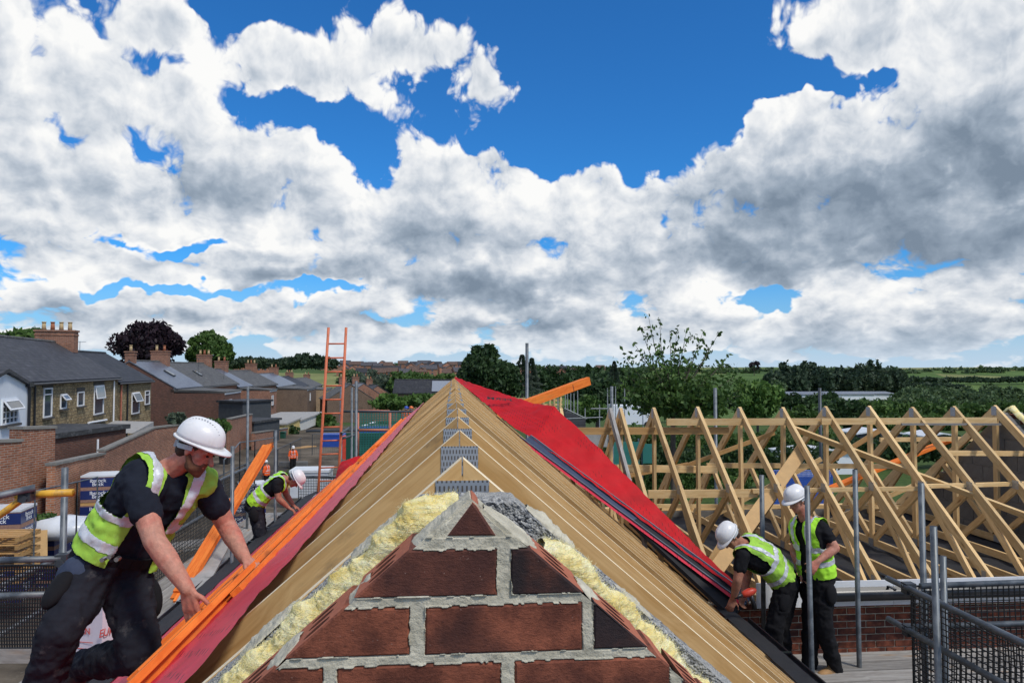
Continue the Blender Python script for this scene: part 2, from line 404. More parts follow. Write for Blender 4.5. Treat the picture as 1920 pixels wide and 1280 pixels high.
def _wool(t, b):
    x = t.vmath('MULTIPLY', t.O, (14, 14, 90)); n = t.noise(t.O, 16., 7., .7); f = t.noise(x, 1., 6., .75)
    k = t.math('ADD', t.math('MULTIPLY', n, .55), t.math('MULTIPLY', f, .45))
    c = t.ramp(k, [(.30, (.68, .43, .07)), (.42, (.86, .68, .24)), (.54, (.92, .83, .46)), (.70, (.96, .93, .76))])
    setb(t, b, c, 1., 0., .1, t.math('ADD', n, f), .9, .012)
    b.inputs['Subsurface Weight'].default_value = .25; b.inputs['Subsurface Radius'].default_value = (.02, .015, .006)
mat('mineral_wool', _wool)
plain('wool_fibre', (.95, .88, .55), .9, 0., .05)
def membrane(name, col, rough, spec):
    def f(t, b):
        n = t.noise(t.O, 3., 5., .6); w = t.noise(t.O, 260., 2., .5)
        c = t.vmath('SCALE', (*col,), t.rng(n, .3, .7, .82, 1.15, 'LINEAR'))
        # rows of small printed dashes
        x, y, z = t.sep(t.O); u = t.math('MULTIPLY', y, 7.); v = t.math('MULTIPLY', x, 42.)
        row = t.math('FLOOR', v); ph = t.math('FRACT', t.math('ADD', u, t.math('MULTIPLY', row, .37)))
        d = t.math('MULTIPLY', t.math('LESS_THAN', ph, .28), t.math('LESS_THAN', t.math('ABSOLUTE', t.math('SUBTRACT', t.math('FRACT', v), .5)), .13))
        d = t.math('MULTIPLY', d, t.rng(t.noise(t.O, 2.2, 2., .5), .48, .56))
        c = t.mix(t.math('MULTIPLY', d, .75), c, (.03, .01, .012))
        setb(t, b, c, rough, 0., spec, t.math('ADD', n, t.math('MULTIPLY', w, .2)), .25, .01)
    return mat(name, f)
membrane('membrane_red', (.50, .006, .010), .62, .25)
membrane('membrane_pink', (.76, .030, .065), .42, .55)
plain('plastic_black', (.012, .013, .016), .32, 0., .15, 5., dirt=(.09, .085, .08), dirtamt=.25)
plain('valley_grp', (.045, .058, .105), .30, 0., .2, 5., spec=.7)
plain('felt_black', (.016, .016, .018), .8, 0., .3, 9., bs=.4)
plain('lead_grey', (.20, .22, .25), .4, .3, .15, 6.)
plain('upvc_white', (.80, .81, .83), .35, 0., .04, 3., dirt=(.5, .48, .45), dirtamt=.2)
plain('mesh_black', (.012, .013, .014), .5)
plain('mesh_blue', (.03, .10, .42), .5)
plain('net_green', (.02, .16, .13), .7, 0., .2, 4.)
plain('panel_green', (.01, .07, .045), .5, 0., .2, 3.)
plain('steel_dark', (.06, .07, .08), .5, .4)
# skin, cloth
def skin(name, col, red):
    def f(t, b):
        n = t.noise(t.O, 9., 5., .6); n2 = t.noise(t.O, 120., 3., .6)
        c = t.mix(t.rng(n, .35, .7), (*col,), (*red,)); m = t.noise(t.O, 42., 4., .65)
        c = t.vmath('SCALE', c, t.rng(m, .3, .7, .78, 1.16, 'LINEAR')); c = t.mix(t.rng(t.vor(t.O, 95.), .0, .22, .35, 0.), c, (.24, .09, .05))
        setb(t, b, c, .58, 0., .3, t.math('ADD', n2, m), .4, .004)
        b.inputs['Subsurface Weight'].default_value = .04; b.inputs['Subsurface Radius'].default_value = (.01, .004, .002)
    return mat(name, f)
skin('skin_fair', (.50, .25, .175), (.52, .175, .12)); skin('skin_ruddy', (.40, .19, .12), (.38, .13, .08))
def cloth(name, col, rough=.9, var=.25, dirt=None, amt=.5, bs=.35):
    def f(t, b):
        n = t.noise(t.O, 7., 6., .62); w = t.noise(t.O, 240., 2., .5)
        c = t.vmath('SCALE', (*col,), t.rng(n, .3, .7, 1 - var, 1 + var, 'LINEAR'))
        if dirt: c = t.mix(t.rng(t.noise(t.O, 11., 7., .7), .56, .72, 0., amt), c, dirt)
        setb(t, b, c, rough, 0., .2, t.math('ADD', n, t.math('MULTIPLY', w, .15)), bs, .012)
    return mat(name, f)
cloth('tee_navy', (.012, .015, .024)); cloth('cloth_black', (.010, .010, .012)); cloth('trouser_dark', (.016, .017, .024), dirt=(.16, .15, .14), amt=.35)
cloth('trouser_blue', (.045, .060, .10), dirt=(.2, .19, .18), amt=.3)
cloth('hivis_lime', (.34, .60, .075), .8, .16, dirt=(.20, .26, .08), amt=.6); cloth('hivis_bright', (.40, .80, .05), .75, .1)
cloth('hivis_orange', (.85, .13, .03), .75, .12)
plain('tape_silver', (.60, .62, .65), .42, .15, .15, 14., dirt=(.3, .3, .29), dirtamt=.6, bs=.4, bd=.006)
plain('helmet_white', (.76, .75, .74), .35, 0., .04, 6., dirt=(.45, .42, .38), dirtamt=.35)
plain('helmet_blue', (.03, .08, .40), .35); plain('helmet_orange', (.75, .16, .03), .35)
plain('harness_grey', (.42, .44, .45), .5); plain('beard_brown', (.13, .058, .028), .85, 0., .4, 45., bs=.7); plain('hair_brown', (.045, .022, .012), .8, 0., .35, 40., bs=.6); plain('boot_tan', (.36, .20, .08), .75, 0., .3, 14., dirt=(.18, .15, .12)); plain('boot_dark', (.03, .026, .022), .7)
plain('eye_dark', (.02, .015, .012), .2); plain('metal_bright', (.6, .6, .62), .25, .9)
# buildings and ground
def brickwork(name, c1, c2, mort, bw=.225, bh=.075, var=.25, dirt=(.05, .04, .035), dirtamt=.45, off=.5, ms=.010):
    def f(t, b):
        x, y, z = t.sep(t.O); u = t.math('ADD', x, y)
        br = t.new('ShaderNodeTexBrick'); br.offset = off
        t.put(br.inputs['Vector'], t.comb(u, z, 0.)); t.put(br.inputs['Color1'], (*c1, 1)); t.put(br.inputs['Color2'], (*c2, 1)); t.put(br.inputs['Mortar'], (*mort, 1))
        t.put(br.inputs['Scale'], 1.); t.put(br.inputs['Mortar Size'], ms); t.put(br.inputs['Brick Width'], bw); t.put(br.inputs['Row Height'], bh); t.put(br.inputs['Mortar Smooth'], .2); t.put(br.inputs['Bias'], 0.)
        n = t.noise(t.O, .9, 6., .65); n2 = t.noise(t.vmath('MULTIPLY', t.comb(u, z, 0.), (4.4, 13.3, 1)), 1., 1., .5)
        c = t.vmath('SCALE', br.outputs[0], t.rng(n2, .25, .75, 1 - var, 1 + var, 'LINEAR'))
        c = t.mix(t.rng(n, .45, .75, 0., dirtamt), c, dirt)
        setb(t, b, c, .92, 0., .2, br.outputs['Fac'], -.6, .008)
    return mat(name, f)
brickwork('brick_red', (.24, .085, .048), (.33, .13, .07), (.30, .26, .21))
brickwork('brick_dark', (.105, .042, .030), (.155, .062, .040), (.13, .11, .095))
brickwork('brick_orange', (.34, .12, .055), (.42, .17, .085), (.36, .30, .24))
brickwork('brick_tan', (.32, .20, .11), (.40, .26, .15), (.36, .30, .22))
brickwork('brick_brown', (.15, .095, .065), (.20, .125, .085), (.18, .15, .12))
brickwork('stone_wall', (.24, .17, .085), (.38, .29, .16), (.15, .12, .08), .42, .19, .5, (.05, .042, .03), .7, .43, .016)
brickwork('brick_estate', (.36, .12, .065), (.42, .16, .09), (.36, .30, .25), dirtamt=.15)
def roofing(name, c1, c2, rw, rh, rough, gl=.4, var=.3):
    def f(t, b):
        x, y, z = t.sep(t.O)
        br = t.new('ShaderNodeTexBrick'); t.put(br.inputs['Vector'], t.comb(y, t.math('MULTIPLY', z, 1.75), 0.))
        t.put(br.inputs['Color1'], (*c1, 1)); t.put(br.inputs['Color2'], (*c2, 1)); t.put(br.inputs['Mortar'], (*[k * .35 for k in c1], 1)); t.put(br.inputs['Scale'], 1.)
        t.put(br.inputs['Mortar Size'], .012); t.put(br.inputs['Brick Width'], rw); t.put(br.inputs['Row Height'], rh)
        n = t.noise(t.O, 1.3, 6., .65); c = t.vmath('SCALE', br.outputs[0], t.rng(n, .3, .7, 1 - var, 1 + var, 'LINEAR'))
        cell = t.noise(t.vmath('MULTIPLY', t.comb(y, t.math('MULTIPLY', z, 1.75), 0.), (1 / rw, 1 / rh, 1)), 1., 1., .5); c = t.vmath('SCALE', c, t.rng(cell, .3, .7, .72, 1.3, 'LINEAR'))
        st = t.noise(t.vmath('MULTIPLY', t.O, (1.2, 2.6, .5)), 1., 6., .7); c = t.mix(t.rng(st, .52, .72, 0., .45), c, (.10, .10, .085))
        setb(t, b, c, rough, 0., gl, br.outputs['Fac'], -.5, .01)
    return mat(name, f)
roofing('slate_dark', (.040, .040, .045), (.062, .062, .068), .3, .25, .62); roofing('slate_grey', (.085, .083, .080), (.12, .117, .11), .3, .25, .7)
roofing('slate_shiny', (.10, .115, .145), (.13, .145, .175), .3, .25, .34, .8, .15); roofing('tile_dark', (.022, .023, .027), (.034, .035, .04), .33, .34, .6)
roofing('tile_estate', (.06, .06, .07), (.09, .085, .09), .33, .34, .6); roofing('tile_brown', (.10, .06, .045), (.14, .085, .06), .33, .34, .7)
plain('render_white', (.70, .74, .78), .8, 0., .06, 2., dirt=(.5, .5, .48), dirtamt=.25); plain('render_cream', (.62, .52, .30), .8, 0., .08, 2.)
plain('pot_buff', (.46, .34, .18), .8, 0., .2, 6.); plain('pot_red', (.33, .12, .06), .8, 0., .2, 6.); plain('stone_dark', (.07, .062, .055), .9, 0., .3, 4.)
plain('coping', (.20, .19, .17), .9, 0., .3, 5.)
def _glass(t, b):
    n = t.noise(t.O, 3., 2., .5); setb(t, b, t.mix(n, (.03, .04, .05), (.09, .11, .14)), .06, 0., .9)
mat('glass', _glass)
def _solar(t, b):
    x, y, z = t.sep(t.O); g = t.math('MAXIMUM', t.math('LESS_THAN', t.math('FRACT', t.math('MULTIPLY', y, 1.)), .06), t.math('LESS_THAN', t.math('FRACT', t.math('MULTIPLY', z, 1.4)), .06))
    setb(t, b, t.mix(g, (.012, .022, .09), (.25, .27, .3)), .2, 0., .7)
mat('solar_cell', _solar)
plain('asphalt_felt', (.035, .036, .038), .8, 0., .35, 2.5, dirt=(.2, .2, .2), dirtamt=.5); plain('concrete', (.34, .33, .31), .9, 0., .2, 3., dirt=(.2, .19, .17))
plain('block_grey', (.15, .145, .138), .95, 0., .22, 9., bs=.6, bd=.006, dirt=(.10, .096, .09)); plain('block_mortar', (.27, .255, .225), .95, 0., .2, 12.)
plain('pallet_brick', (.30, .17, .12), .8, 0., .3, 20.); plain('wrap_white', (.66, .68, .70), .3, 0., .08, 4., spec=.6, bs=.5, bd=.03); plain('wrap_navy', (.012, .025, .12), .35, 0., .2, 5.); plain('print_white', (.75, .76, .78), .5); plain('print_red', (.70, .10, .08), .6)
plain('board_pink', (.74, .66, .74), .6, 0., .06, 3.); plain('garage_white', (.62, .61, .55), .7, 0., .1, 2., dirt=(.4, .38, .33)); plain('garage_yellow', (.62, .47, .17), .6, 0., .12, 2.)
plain('van_white', (.75, .77, .80), .25, 0., .03, 2.); plain('plastic_blue', (.02, .07, .34), .4); plain('shed_dark', (.045, .05, .055), .7, 0., .3, 3.); plain('tool_red', (.62, .06, .03), .4); plain('bucket_black', (.02, .02, .022), .4); plain('ply', (.50, .31, .13), .7, 0., .15, 5.)
def leafmat(name, c1, c2, tr=.25):
    def f(t, b):
        r = t.geo.outputs['Random Per Island']; c = t.mix(r, (*c1,), (*c2,))
        c = t.vmath('SCALE', c, t.rng(t.noise(t.O, .5, 3., .5), .3, .7, .75, 1.25, 'LINEAR'))
        setb(t, b, c, .6, 0., .3)
        tl = t.new('ShaderNodeBsdfTranslucent'); t.put(tl.inputs[0], c); mx = t.new('ShaderNodeMixShader'); mx.inputs[0].default_value = tr
        t.l.new(b.outputs[0], mx.inputs[1]); t.l.new(tl.outputs[0], mx.inputs[2]); t.l.new(mx.outputs[0], t.out.inputs[0])
    return mat(name, f)
leafmat('leaf_green', (0.041, 0.088, 0.019), (0.101, 0.176, 0.038)); leafmat('leaf_dark', (0.022, 0.047, 0.018), (0.054, 0.100, 0.031)); leafmat('leaf_fresh', (0.056, 0.125, 0.025), (0.138, 0.237, 0.050))
leafmat('leaf_copper', (.012, .008, .012), (.036, .018, .026)); leafmat('leaf_far', (0.055, 0.098, 0.043), (0.117, 0.172, 0.066)); leafmat('leaf_conifer', (0.013, 0.026, 0.016), (0.026, 0.047, 0.023)); leafmat('leaf_sage', (0.072, 0.102, 0.066), (0.120, 0.156, 0.102))
leafmat('leaf_wood', (0.028, 0.053, 0.032), (0.069, 0.105, 0.053))
plain('bark', (.09, .07, .055), .95, 0., .35, 9., bs=.6, bd=.02)
def _ground(t, b):
    p = t.geo.outputs['Position']; x, y, z = t.sep(p); n = t.noise(p, .35, 7., .66); nf = t.noise(p, .02, 4., .55); fi = t.noise(p, 3., 5., .65)
    dirt = t.mix(t.rng(n, .35, .68), (.060, .048, .035), (.165, .135, .10)); dirt = t.mix(t.rng(fi, .54, .7, 0., .35), dirt, (.26, .235, .20)); wet = t.noise(p, .12, 5., .6); dirt = t.mix(t.rng(wet, .5, .62, 0., .6), dirt, (.045, .038, .030))
    grass = t.mix(t.rng(fi, .3, .7), (.035, .065, .016), (.075, .115, .03))
    cell = t.vor(t.vmath('MULTIPLY', p, (1, .6, 0)), .0075, out='Color'); cr = t.sep(cell)[0]
    field = t.ramp(cr, [(0., (.040, .075, .020)), (.3, (.075, .13, .030)), (.55, (.10, .155, .04)), (.8, (.22, .22, .085)), (1., (.15, .18, .06))])
    field = t.vmath('SCALE', field, t.rng(nf, .3, .7, .8, 1.2, 'LINEAR'))
    d = t.vmath('LENGTH', p)
    east = t.math('MULTIPLY', t.rng(t.math('ADD', x, t.math('MULTIPLY', n, 6.)), 6., 10.), t.rng(y, 13., 17.)); c = t.mix(t.math('MAXIMUM', east, t.rng(t.math('ADD', d, t.math('MULTIPLY', n, 40.)), 105., 130.)), dirt, grass); c = t.mix(t.rng(d, 150., 260.), c, field)
    setb(t, b, c, .95, 0., .15, fi, .5, .05)
mat('ground_mix', _ground)
def _asph(t, b):
    n = t.noise(t.O, 2., 6., .6); setb(t, b, t.mix(n, (.06, .058, .055), (.13, .125, .115)), .9, 0., .2, n, .4, .02)
mat('track', _asph)
M_ = MATS

# ---------------------------------------------------------------- the ground
def sst(a, b, x): x = min(1, max(0, (x - a) / (b - a))); return x * x * (3 - 2 * x)
def gz(X, Y):
    d = math.hypot(X, Y)
    right = sst(-60, 120, X)
    low = -3.5 - 4.5 * right
    rise = (9.5 - 2.0 * right)
    z = low * sst(58, 170, Y) + (rise - low) * sst(290, 800 + 140 * right, Y)
    z += .9 * sst(-14, -24, X) * (1 - sst(60, 140, Y))
    if d > 120: z += (noise.noise(Vector((X / 210, Y / 210, 3.1))) * 2.6 + noise.noise(Vector((X / 620, Y / 620, 7.7))) * 3.0) * sst(120, 420, d)
    if Y < 0 : z = 0
    return z
def build_ground():
    ys = [-300, -60, -20, 0, 8, 16, 24, 32, 40, 48, 56, 64, 74, 86, 100, 116, 134, 154, 176, 200, 226, 254, 284, 316, 350, 386, 424, 464, 506, 550, 600, 660, 730, 810, 900, 1010, 1140, 1300, 1500, 1800, 2200, 2800, 3600, 5000, 7000]
    xs = [-6000, -4000, -2600, -1800, -1300, -950] + list(range(-700, 901, 25)) + [1000, 1300, 1700, 2300, 3200, 4500, 6000]
    v = [(x, y, gz(x, y)) for y in ys for x in xs]; n = len(xs)
    f = [(j * n + i, j * n + i + 1, (j + 1) * n + i + 1, (j + 1) * n + i) for j in range(len(ys) - 1) for i in range(n - 1)]
    b = MB(); b.add(v, f)
    tag(b.build('ground', M_['ground_mix'], smooth=True), 'churned earth site ground running out to green fields', kind='structure')
build_ground()
def sheet(name, pts, mat_, label, lift=.02, kind='structure'):
    b = MB(); b.add([(p[0], p[1], gz(p[0], p[1]) + lift) for p in pts], [tuple(range(len(pts)))])
    return tag(b.build(name, mat_), label, kind=kind)
# unmade lane between the terrace yards and the site
ln = MB(); lv = []
for Y in range(20, 150, 5):
    c = -13.2 - .06 * (Y - 20) - 2.2 * sst(60, 110, Y)
    for dx in (-2.1, 0, 2.1): lv.append((c + dx, Y, gz(c + dx, Y) + .03 + (.05 if dx == 0 else 0)))
nn = len(lv) // 3
ln.add(lv, [(3 * j + i, 3 * j + i + 1, 3 * j + 4 + i, 3 * j + 3 + i) for j in range(nn - 1) for i in range(2)])
tag(ln.build('path', M_['track'], smooth=True), 'worn grey lane beside the terrace yards', kind='structure')

# ---------------------------------------------------------------- main roof: trusses
X0, RH, TP, HALF = .018, .173, .86, 2.78        # ridge offset, ridge below the eye, slope, half span
RZ = CZ - RH
SL = math.atan(TP)
def roofz(x): return RZ - TP * abs(x - X0)
def gprism(name, pts, d, axis, mat_, parent, up=(0, 0, 1)):
    """prism with its length axis (grain) along axis; points in world space"""
    c = sum((Vector(p) for p in pts), Vector()) / len(pts); M = frame(axis, up); M.translation = c; I = M.inverted()
    b = MB().prism([I @ Vector(p) for p in pts], I.to_3x3() @ Vector(d)); return obj(name, b.me(name), mat_, parent, M)
def main_truss(label, Y, stain):
    t = thing('roof_truss', label, 'roof truss', (X0, Y, RZ), 'trusses of the main roof')
    th = .038; dv = .135 / math.cos(SL)
    for s in (-1, 1):
        e = 1.5e-3 * s                          # the plumb cut leaves a fine dark joint at the apex
        pts = [(X0 + e, Y, RZ), (X0 + s * HALF, Y, RZ - HALF * TP), (X0 + s * HALF, Y, RZ - HALF * TP - dv), (X0 + e, Y, RZ - dv)]
        if s > 0: pts.reverse()
        ro = gprism('rafter', pts, (0, th, 0), (s * 1, 0, -TP), M_['pine_stained'] if (s < 0 and stain) else M_['pine'], t)
        ro.data.materials.append(M_['pine_edge_lit'])          # top light on the sawn edge, put into a paler pine
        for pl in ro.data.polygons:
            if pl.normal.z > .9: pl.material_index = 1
    zb = RZ - (HALF - .15) * TP - .1
    beam('bottom_chord', (X0 - HALF + .2, Y + th / 2, zb), (X0 + HALF - .2, Y + th / 2, zb), th, .1, M_['pine'], t)
    for s in (-1, 1):
        beam('web', (X0 + s * 1.3, Y + th / 2, RZ - 1.3 * TP - .16), (X0 + s * .85, Y + th / 2, zb + .06), th * .95, .07, M_['pine'], t)
        beam('web', (X0 + s * .1, Y + th / 2, RZ - .36), (X0 + s * .8, Y + th / 2, zb + .06), th * .95, .07, M_['pine'], t)
    pz = RZ - .041 - .040
    obj('nail_plate', boxmesh(.102, .0015, .080), M_['nail_plate'], t, T((X0, Y - .0012, pz)))
    return t
TR0, TRN = 1.37, 20
protos = {}
for i in range(TRN):
    Y = TR0 + .6 * i
    lab = ('nearest roof truss, its apex just behind the grey block wall' if i == 0 else
           'dirt-stained roof truss with a full steel plate, second from the brick gable' if i == 1 else
           'farthest roof truss at the red tipped end of the ridge' if i == TRN - 1 else
           f'pine roof truss, {ORD[i]} back from the brick gable')
    st = i in (1, 2)
    key = 'st' if st else 'n'
    if key not in protos: protos[key] = main_truss(lab, Y, st)
    else:
        c = copy_tree(protos[key], None, T((X0 + random.uniform(-.004, .004), Y, RZ + random.uniform(-.004, .004)))); c['label'] = lab
MAIN_END = TR0 + .6 * (TRN - 1)

# ---------------------------------------------------------------- brick gable in the foreground
GY, GD = .95, .1025
gap = P(882, 931, GY)                              # apex of the cut brickwork
gable = thing('gable_wall', 'unfinished red brick gable with raked cut top and pale mortar joints', 'brick wall', (gap.x, GY, gap.z))
def gx(px, py=1150): return P(px, py, GY).x
def gzz(py): return P(880, py, GY).z
RK = .855
def brick_poly(x0, x1, z0, z1):
    p = [(x0, z0), (x1, z0), (x1, z1), (x0, z1)]
    p = clip(p, RK, 1, gap.z + RK * gap.x); p = clip(p, -RK, 1, gap.z - RK * gap.x); return p
def brick_mesh(poly, holes, seed):
    """brick cut from a polygon in the wall plane; raked faces show the perforations"""
    cx = sum(p[0] for p in poly) / len(poly); cz = sum(p[1] for p in poly) / len(poly)
    bm = bmesh.new(); n = len(poly)
    jx = lambda p, k: Vector((p[0] - cx, k, p[1] - cz))
    fr = [bm.verts.new(jx(p, 0)) for p in poly]; bk = [bm.verts.new(jx(p, GD)) for p in poly]
    bm.faces.new(fr); bm.faces.new(list(reversed(bk)))
    for i in range(n):
        a, b = poly[i], poly[(i + 1) % n]; j = (i + 1) % n; d = (b[0] - a[0], b[1] - a[1]); L = math.hypot(*d)
        cut = abs(d[1]) > .2 * L and abs(d[0]) > .2 * L
        if not (cut and holes and L > .03):
            f = bm.faces.new((fr[i], bk[i], bk[j], fr[j])); f.material_index = 1 if cut else 0; continue
        ed = [bm.edges.get((fr[i], fr[j])), bm.edges.get((bk[i], bk[j]))]
        ed += [e if e else bm.edges.new(q) for e, q in ((bm.edges.get(q), q) for q in ((fr[i], bk[i]), (fr[j], bk[j])))]
        loops = []; A = jx(a, 0); U = (jx(b, 0) - A) / L
        rnd = random.Random(seed); m = max(1, int((L - .012) / .056)); sp = L / m
        for r in range(3):
            for c in range(m):
                hu = min(.023, sp / 2 - .006); u0 = sp * (c + .5) + rnd.uniform(-.002, .002); v0 = .021 + r * .030
                if hu < .008 or u0 + hu > L - .003 or u0 - hu < .003: continue
                lp = [bm.verts.new(A + U * (u0 + hu * math.cos(k * math.pi / 5)) + Vector((0, v0 + .0105 * math.sin(k * math.pi / 5), 0))) for k in range(10)]
                le = [bm.edges.new((lp[k], lp[(k + 1) % 10])) for k in range(10)]; loops.append((lp, le)); ed += le
        g = bmesh.ops.triangle_fill(bm, edges=ed, use_beauty=True)
        for e in g['geom']:
            if isinstance(e, bmesh.types.BMFace): e.material_index = 1
        for lp, le in loops:
            lo = [bm.verts.new(v.co + Vector((0, 0, -.04))) for v in lp]
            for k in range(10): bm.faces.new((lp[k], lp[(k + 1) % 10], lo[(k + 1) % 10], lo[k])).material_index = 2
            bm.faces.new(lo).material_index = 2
    bmesh.ops.recalc_face_normals(bm, faces=bm.faces)
    # rough arrises: break up the front edges
    es = [e for e in bm.edges if all(abs(v.co.y) < 1e-6 for v in e.verts)]
    bmesh.ops.bevel(bm, geom=es, offset=.0028, segments=1, affect='EDGES')
    for v in bm.verts:
        if v.co.y < .004: v.co += Vector((noise.noise(v.co * 40 + Vector((seed, 0, 0))), 0, noise.noise(v.co * 40 + Vector((0, seed, 0))))) * .0015
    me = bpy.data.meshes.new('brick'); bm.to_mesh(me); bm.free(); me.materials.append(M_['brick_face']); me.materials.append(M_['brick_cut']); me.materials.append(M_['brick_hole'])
    return me, cx, cz
ch, bl, jt = .0775, .2150, .020
rows = [(gzz(1007), gzz(925)), (gzz(1117), gzz(1030)), (gzz(1225), gzz(1135)), (gzz(1332), gzz(1243))]
joints = [[(gx(700), gx(1100))], [(gx(620), gx(932)), (gx(958), gx(1260))], [(gx(460), gx(768)), (gx(797), gx(1092)), (gx(1113), gx(1410))], [(gx(300), gx(607)), (gx(632), gx(940)), (gx(965), gx(1255)), (gx(1280), gx(1580))]]
for k in range(4, 22):
    z1 = rows[-1][0] - .0125; rows.append((z1 - .0645, z1))
    a = joints[k - 2]; w = bl + jt - .003; row = []
    x = a[0][0] - 3 * w
    while x < a[-1][1] + 3 * w: row.append((x, x + bl)); x += w
    joints.append(row)
bi = 0; shared = {}
for (z0, z1), row in zip(rows, joints):
    for (x0, x1) in row:
        p = brick_poly(x0, x1, z0, z1)
        if row is joints[0]: p = [(gx(838), gzz(1005)), (gx(929), gzz(1005)), (gx(894), gzz(950)), (gx(886), gzz(943))]
        if len(p) < 3 or area(p) < 4e-4: continue
        bi += 1
        full = len(p) == 4 and abs(area(p) - (x1 - x0) * (z1 - z0)) < 1e-7
        key = (round(x1 - x0, 3), round(z1 - z0, 3))
        if full and key in shared and z1 < gzz(1340): me, cx, cz = shared[key], (x0 + x1) / 2, (z0 + z1) / 2
        else:
            me, cx, cz = brick_mesh(p, z1 > gzz(1500), bi)
            if full: shared[key] = me
        if (row is joints[1] and x0 == row[1][0]) or (row is joints[2] and x0 == row[2][0]): me.materials[0] = M_['brick_burnt']
        o = obj('brick', me, None, gable, T((cx, GY + random.uniform(-.0015, .0015), cz)))
# mortar: a recessed lumpy body behind and between the bricks
def mortar_body():
    zb = rows[-1][0]; zt = gap.z - .004; b = MB(); nx, nz = 460, 250
    zlo = gzz(1400); vs = []; fs = []
    rect = [(z0, z1, [(a, c) for a, c in row]) for (z0, z1), row in zip(rows, joints)]
    for j in range(nz + 1):
        z = zlo + (zt - zlo) * j / nz; hw = (gap.z - .003 - z) / RK; rw = next((r_ for r_ in rect if r_[0] <= z <= r_[1]), None)
        for i in range(nx + 1):
            x = gap.x - hw + 2 * hw * i / nx
            d = .0032 + fbm((x * 38, z * 38, 0), 4) * .0030 + fbm((x * 9, z * 9, 5), 2) * .002
            if rw is not None:
                k = next((q for q in rw[2] if q[0] <= x <= q[1]), None)
                if k is not None:                    # smears lap a few millimetres on to the brick faces
                    e = min(x - k[0], k[1] - x, z - rw[0], rw[1] - z); w = fbm((x * 55, z * 55, 9), 3) + .55 * fbm((x * 13, z * 13, 2), 2)
                    d = .0052 + .0022 * w if e < .0003 + .0042 * w else -.004
            vs.append((x, GY + .0045 - d, z))
    for j in range(nz):
        for i in range(nx): a = j * (nx + 1) + i; fs.append((a, a + 1, a + nx + 2, a + nx + 1))
    b.add(vs, fs); b.build('mortar', M_['mortar'], gable, smooth=True)
    hw = (gap.z - .075 - zb) / RK; z2 = gap.z - .075
    q = MB().prism([(gap.x - hw, GY + .012, zb), (gap.x + hw, GY + .012, zb), (gap.x, GY + .012, z2)], (0, GD - .016, 0)); q.build('mortar_core', M_['mortar'], gable)
mortar_body()
def lump_strip(name, path, width, height, mat_, parent, seed, nseg=90, nring=14, amp=.35, freq=30., taper=True):
    """uneven ridge of mortar laid along a path (world points); width across, height up"""
    vs, fs = [], []; L = [0]
    for a, b_ in zip(path, path[1:]): L.append(L[-1] + (Vector(b_) - Vector(a)).length)
    for i in range(nseg + 1):
        s = L[-1] * i / nseg; k = max(j for j in range(len(L) - 1) if L[j] <= s + 1e-9); t = (s - L[k]) / (L[k + 1] - L[k])
        c = Vector(path[k]).lerp(Vector(path[k + 1]), t); d = (Vector(path[k + 1]) - Vector(path[k])).normalized()
        side = Vector((0, 1, 0)); up = side.cross(d) if side.cross(d).z > 0 else d.cross(side)
        e = math.sin(math.pi * min(1, max(.02, i / nseg))) ** .35 if taper else 1
        for j in range(nring + 1):
            a = math.pi * j / nring
            q = c + side * (-math.cos(a) * width * e) + up * (math.sin(a) * height * e)
            n = (side * -math.cos(a) + up * math.sin(a)).normalized()
            q += n * (fbm(q * freq + Vector((seed, 0, 0)), 4) * amp * min(width, height) + fbm(q * freq * 4 + Vector((0, seed, 0)), 3) * amp * .3 * min(width, height))
            vs.append(q)
    m = nring + 1
    for i in range(nseg):
        for j in range(nring): fs.append((i * m + j, (i + 1) * m + j, (i + 1) * m + j + 1, i * m + j + 1))
    b = MB(); b.add(vs, fs); return b.build(name, mat_, parent, smooth=True)
GC = GY + GD / 2
def dab(pts, w, h, seed): lump_strip('mortar_dab', [P(a, c, GC + .004) for a, c in pts], w, h, M_['mortar'], gable, seed, nseg=120, amp=.75, freq=42.)
MB().prism([(gap.x - .075, GY + .004, gap.z - .075 * RK - .012), (gap.x + .075, GY + .004, gap.z - .075 * RK - .012), (gap.x, GY + .004, gap.z - .008)], (0, GD - .006, 0)).build('mortar_core', M_['mortar'], gable)
dab([(884, 938), (858, 952), (828, 980), (800, 1002), (770, 1024)], .050, .0085, 1.); dab([(876, 952), (850, 972), (836, 990)], .046, .012, 8.)
dab([(905, 950), (940, 978), (975, 1003), (1004, 1028)], .047, .0075, 2.); dab([(700, 1078), (684, 1100), (664, 1122), (640, 1140)], .044, .0065, 3.)
dab([(1078, 1085), (1104, 1116), (1128, 1146)], .040, .0070, 4.); dab([(566, 1192), (536, 1222), (506, 1250)], .044, .0065, 5.); dab([(1192, 1196), (1226, 1232), (1262, 1268)], .042, .0070, 6.)

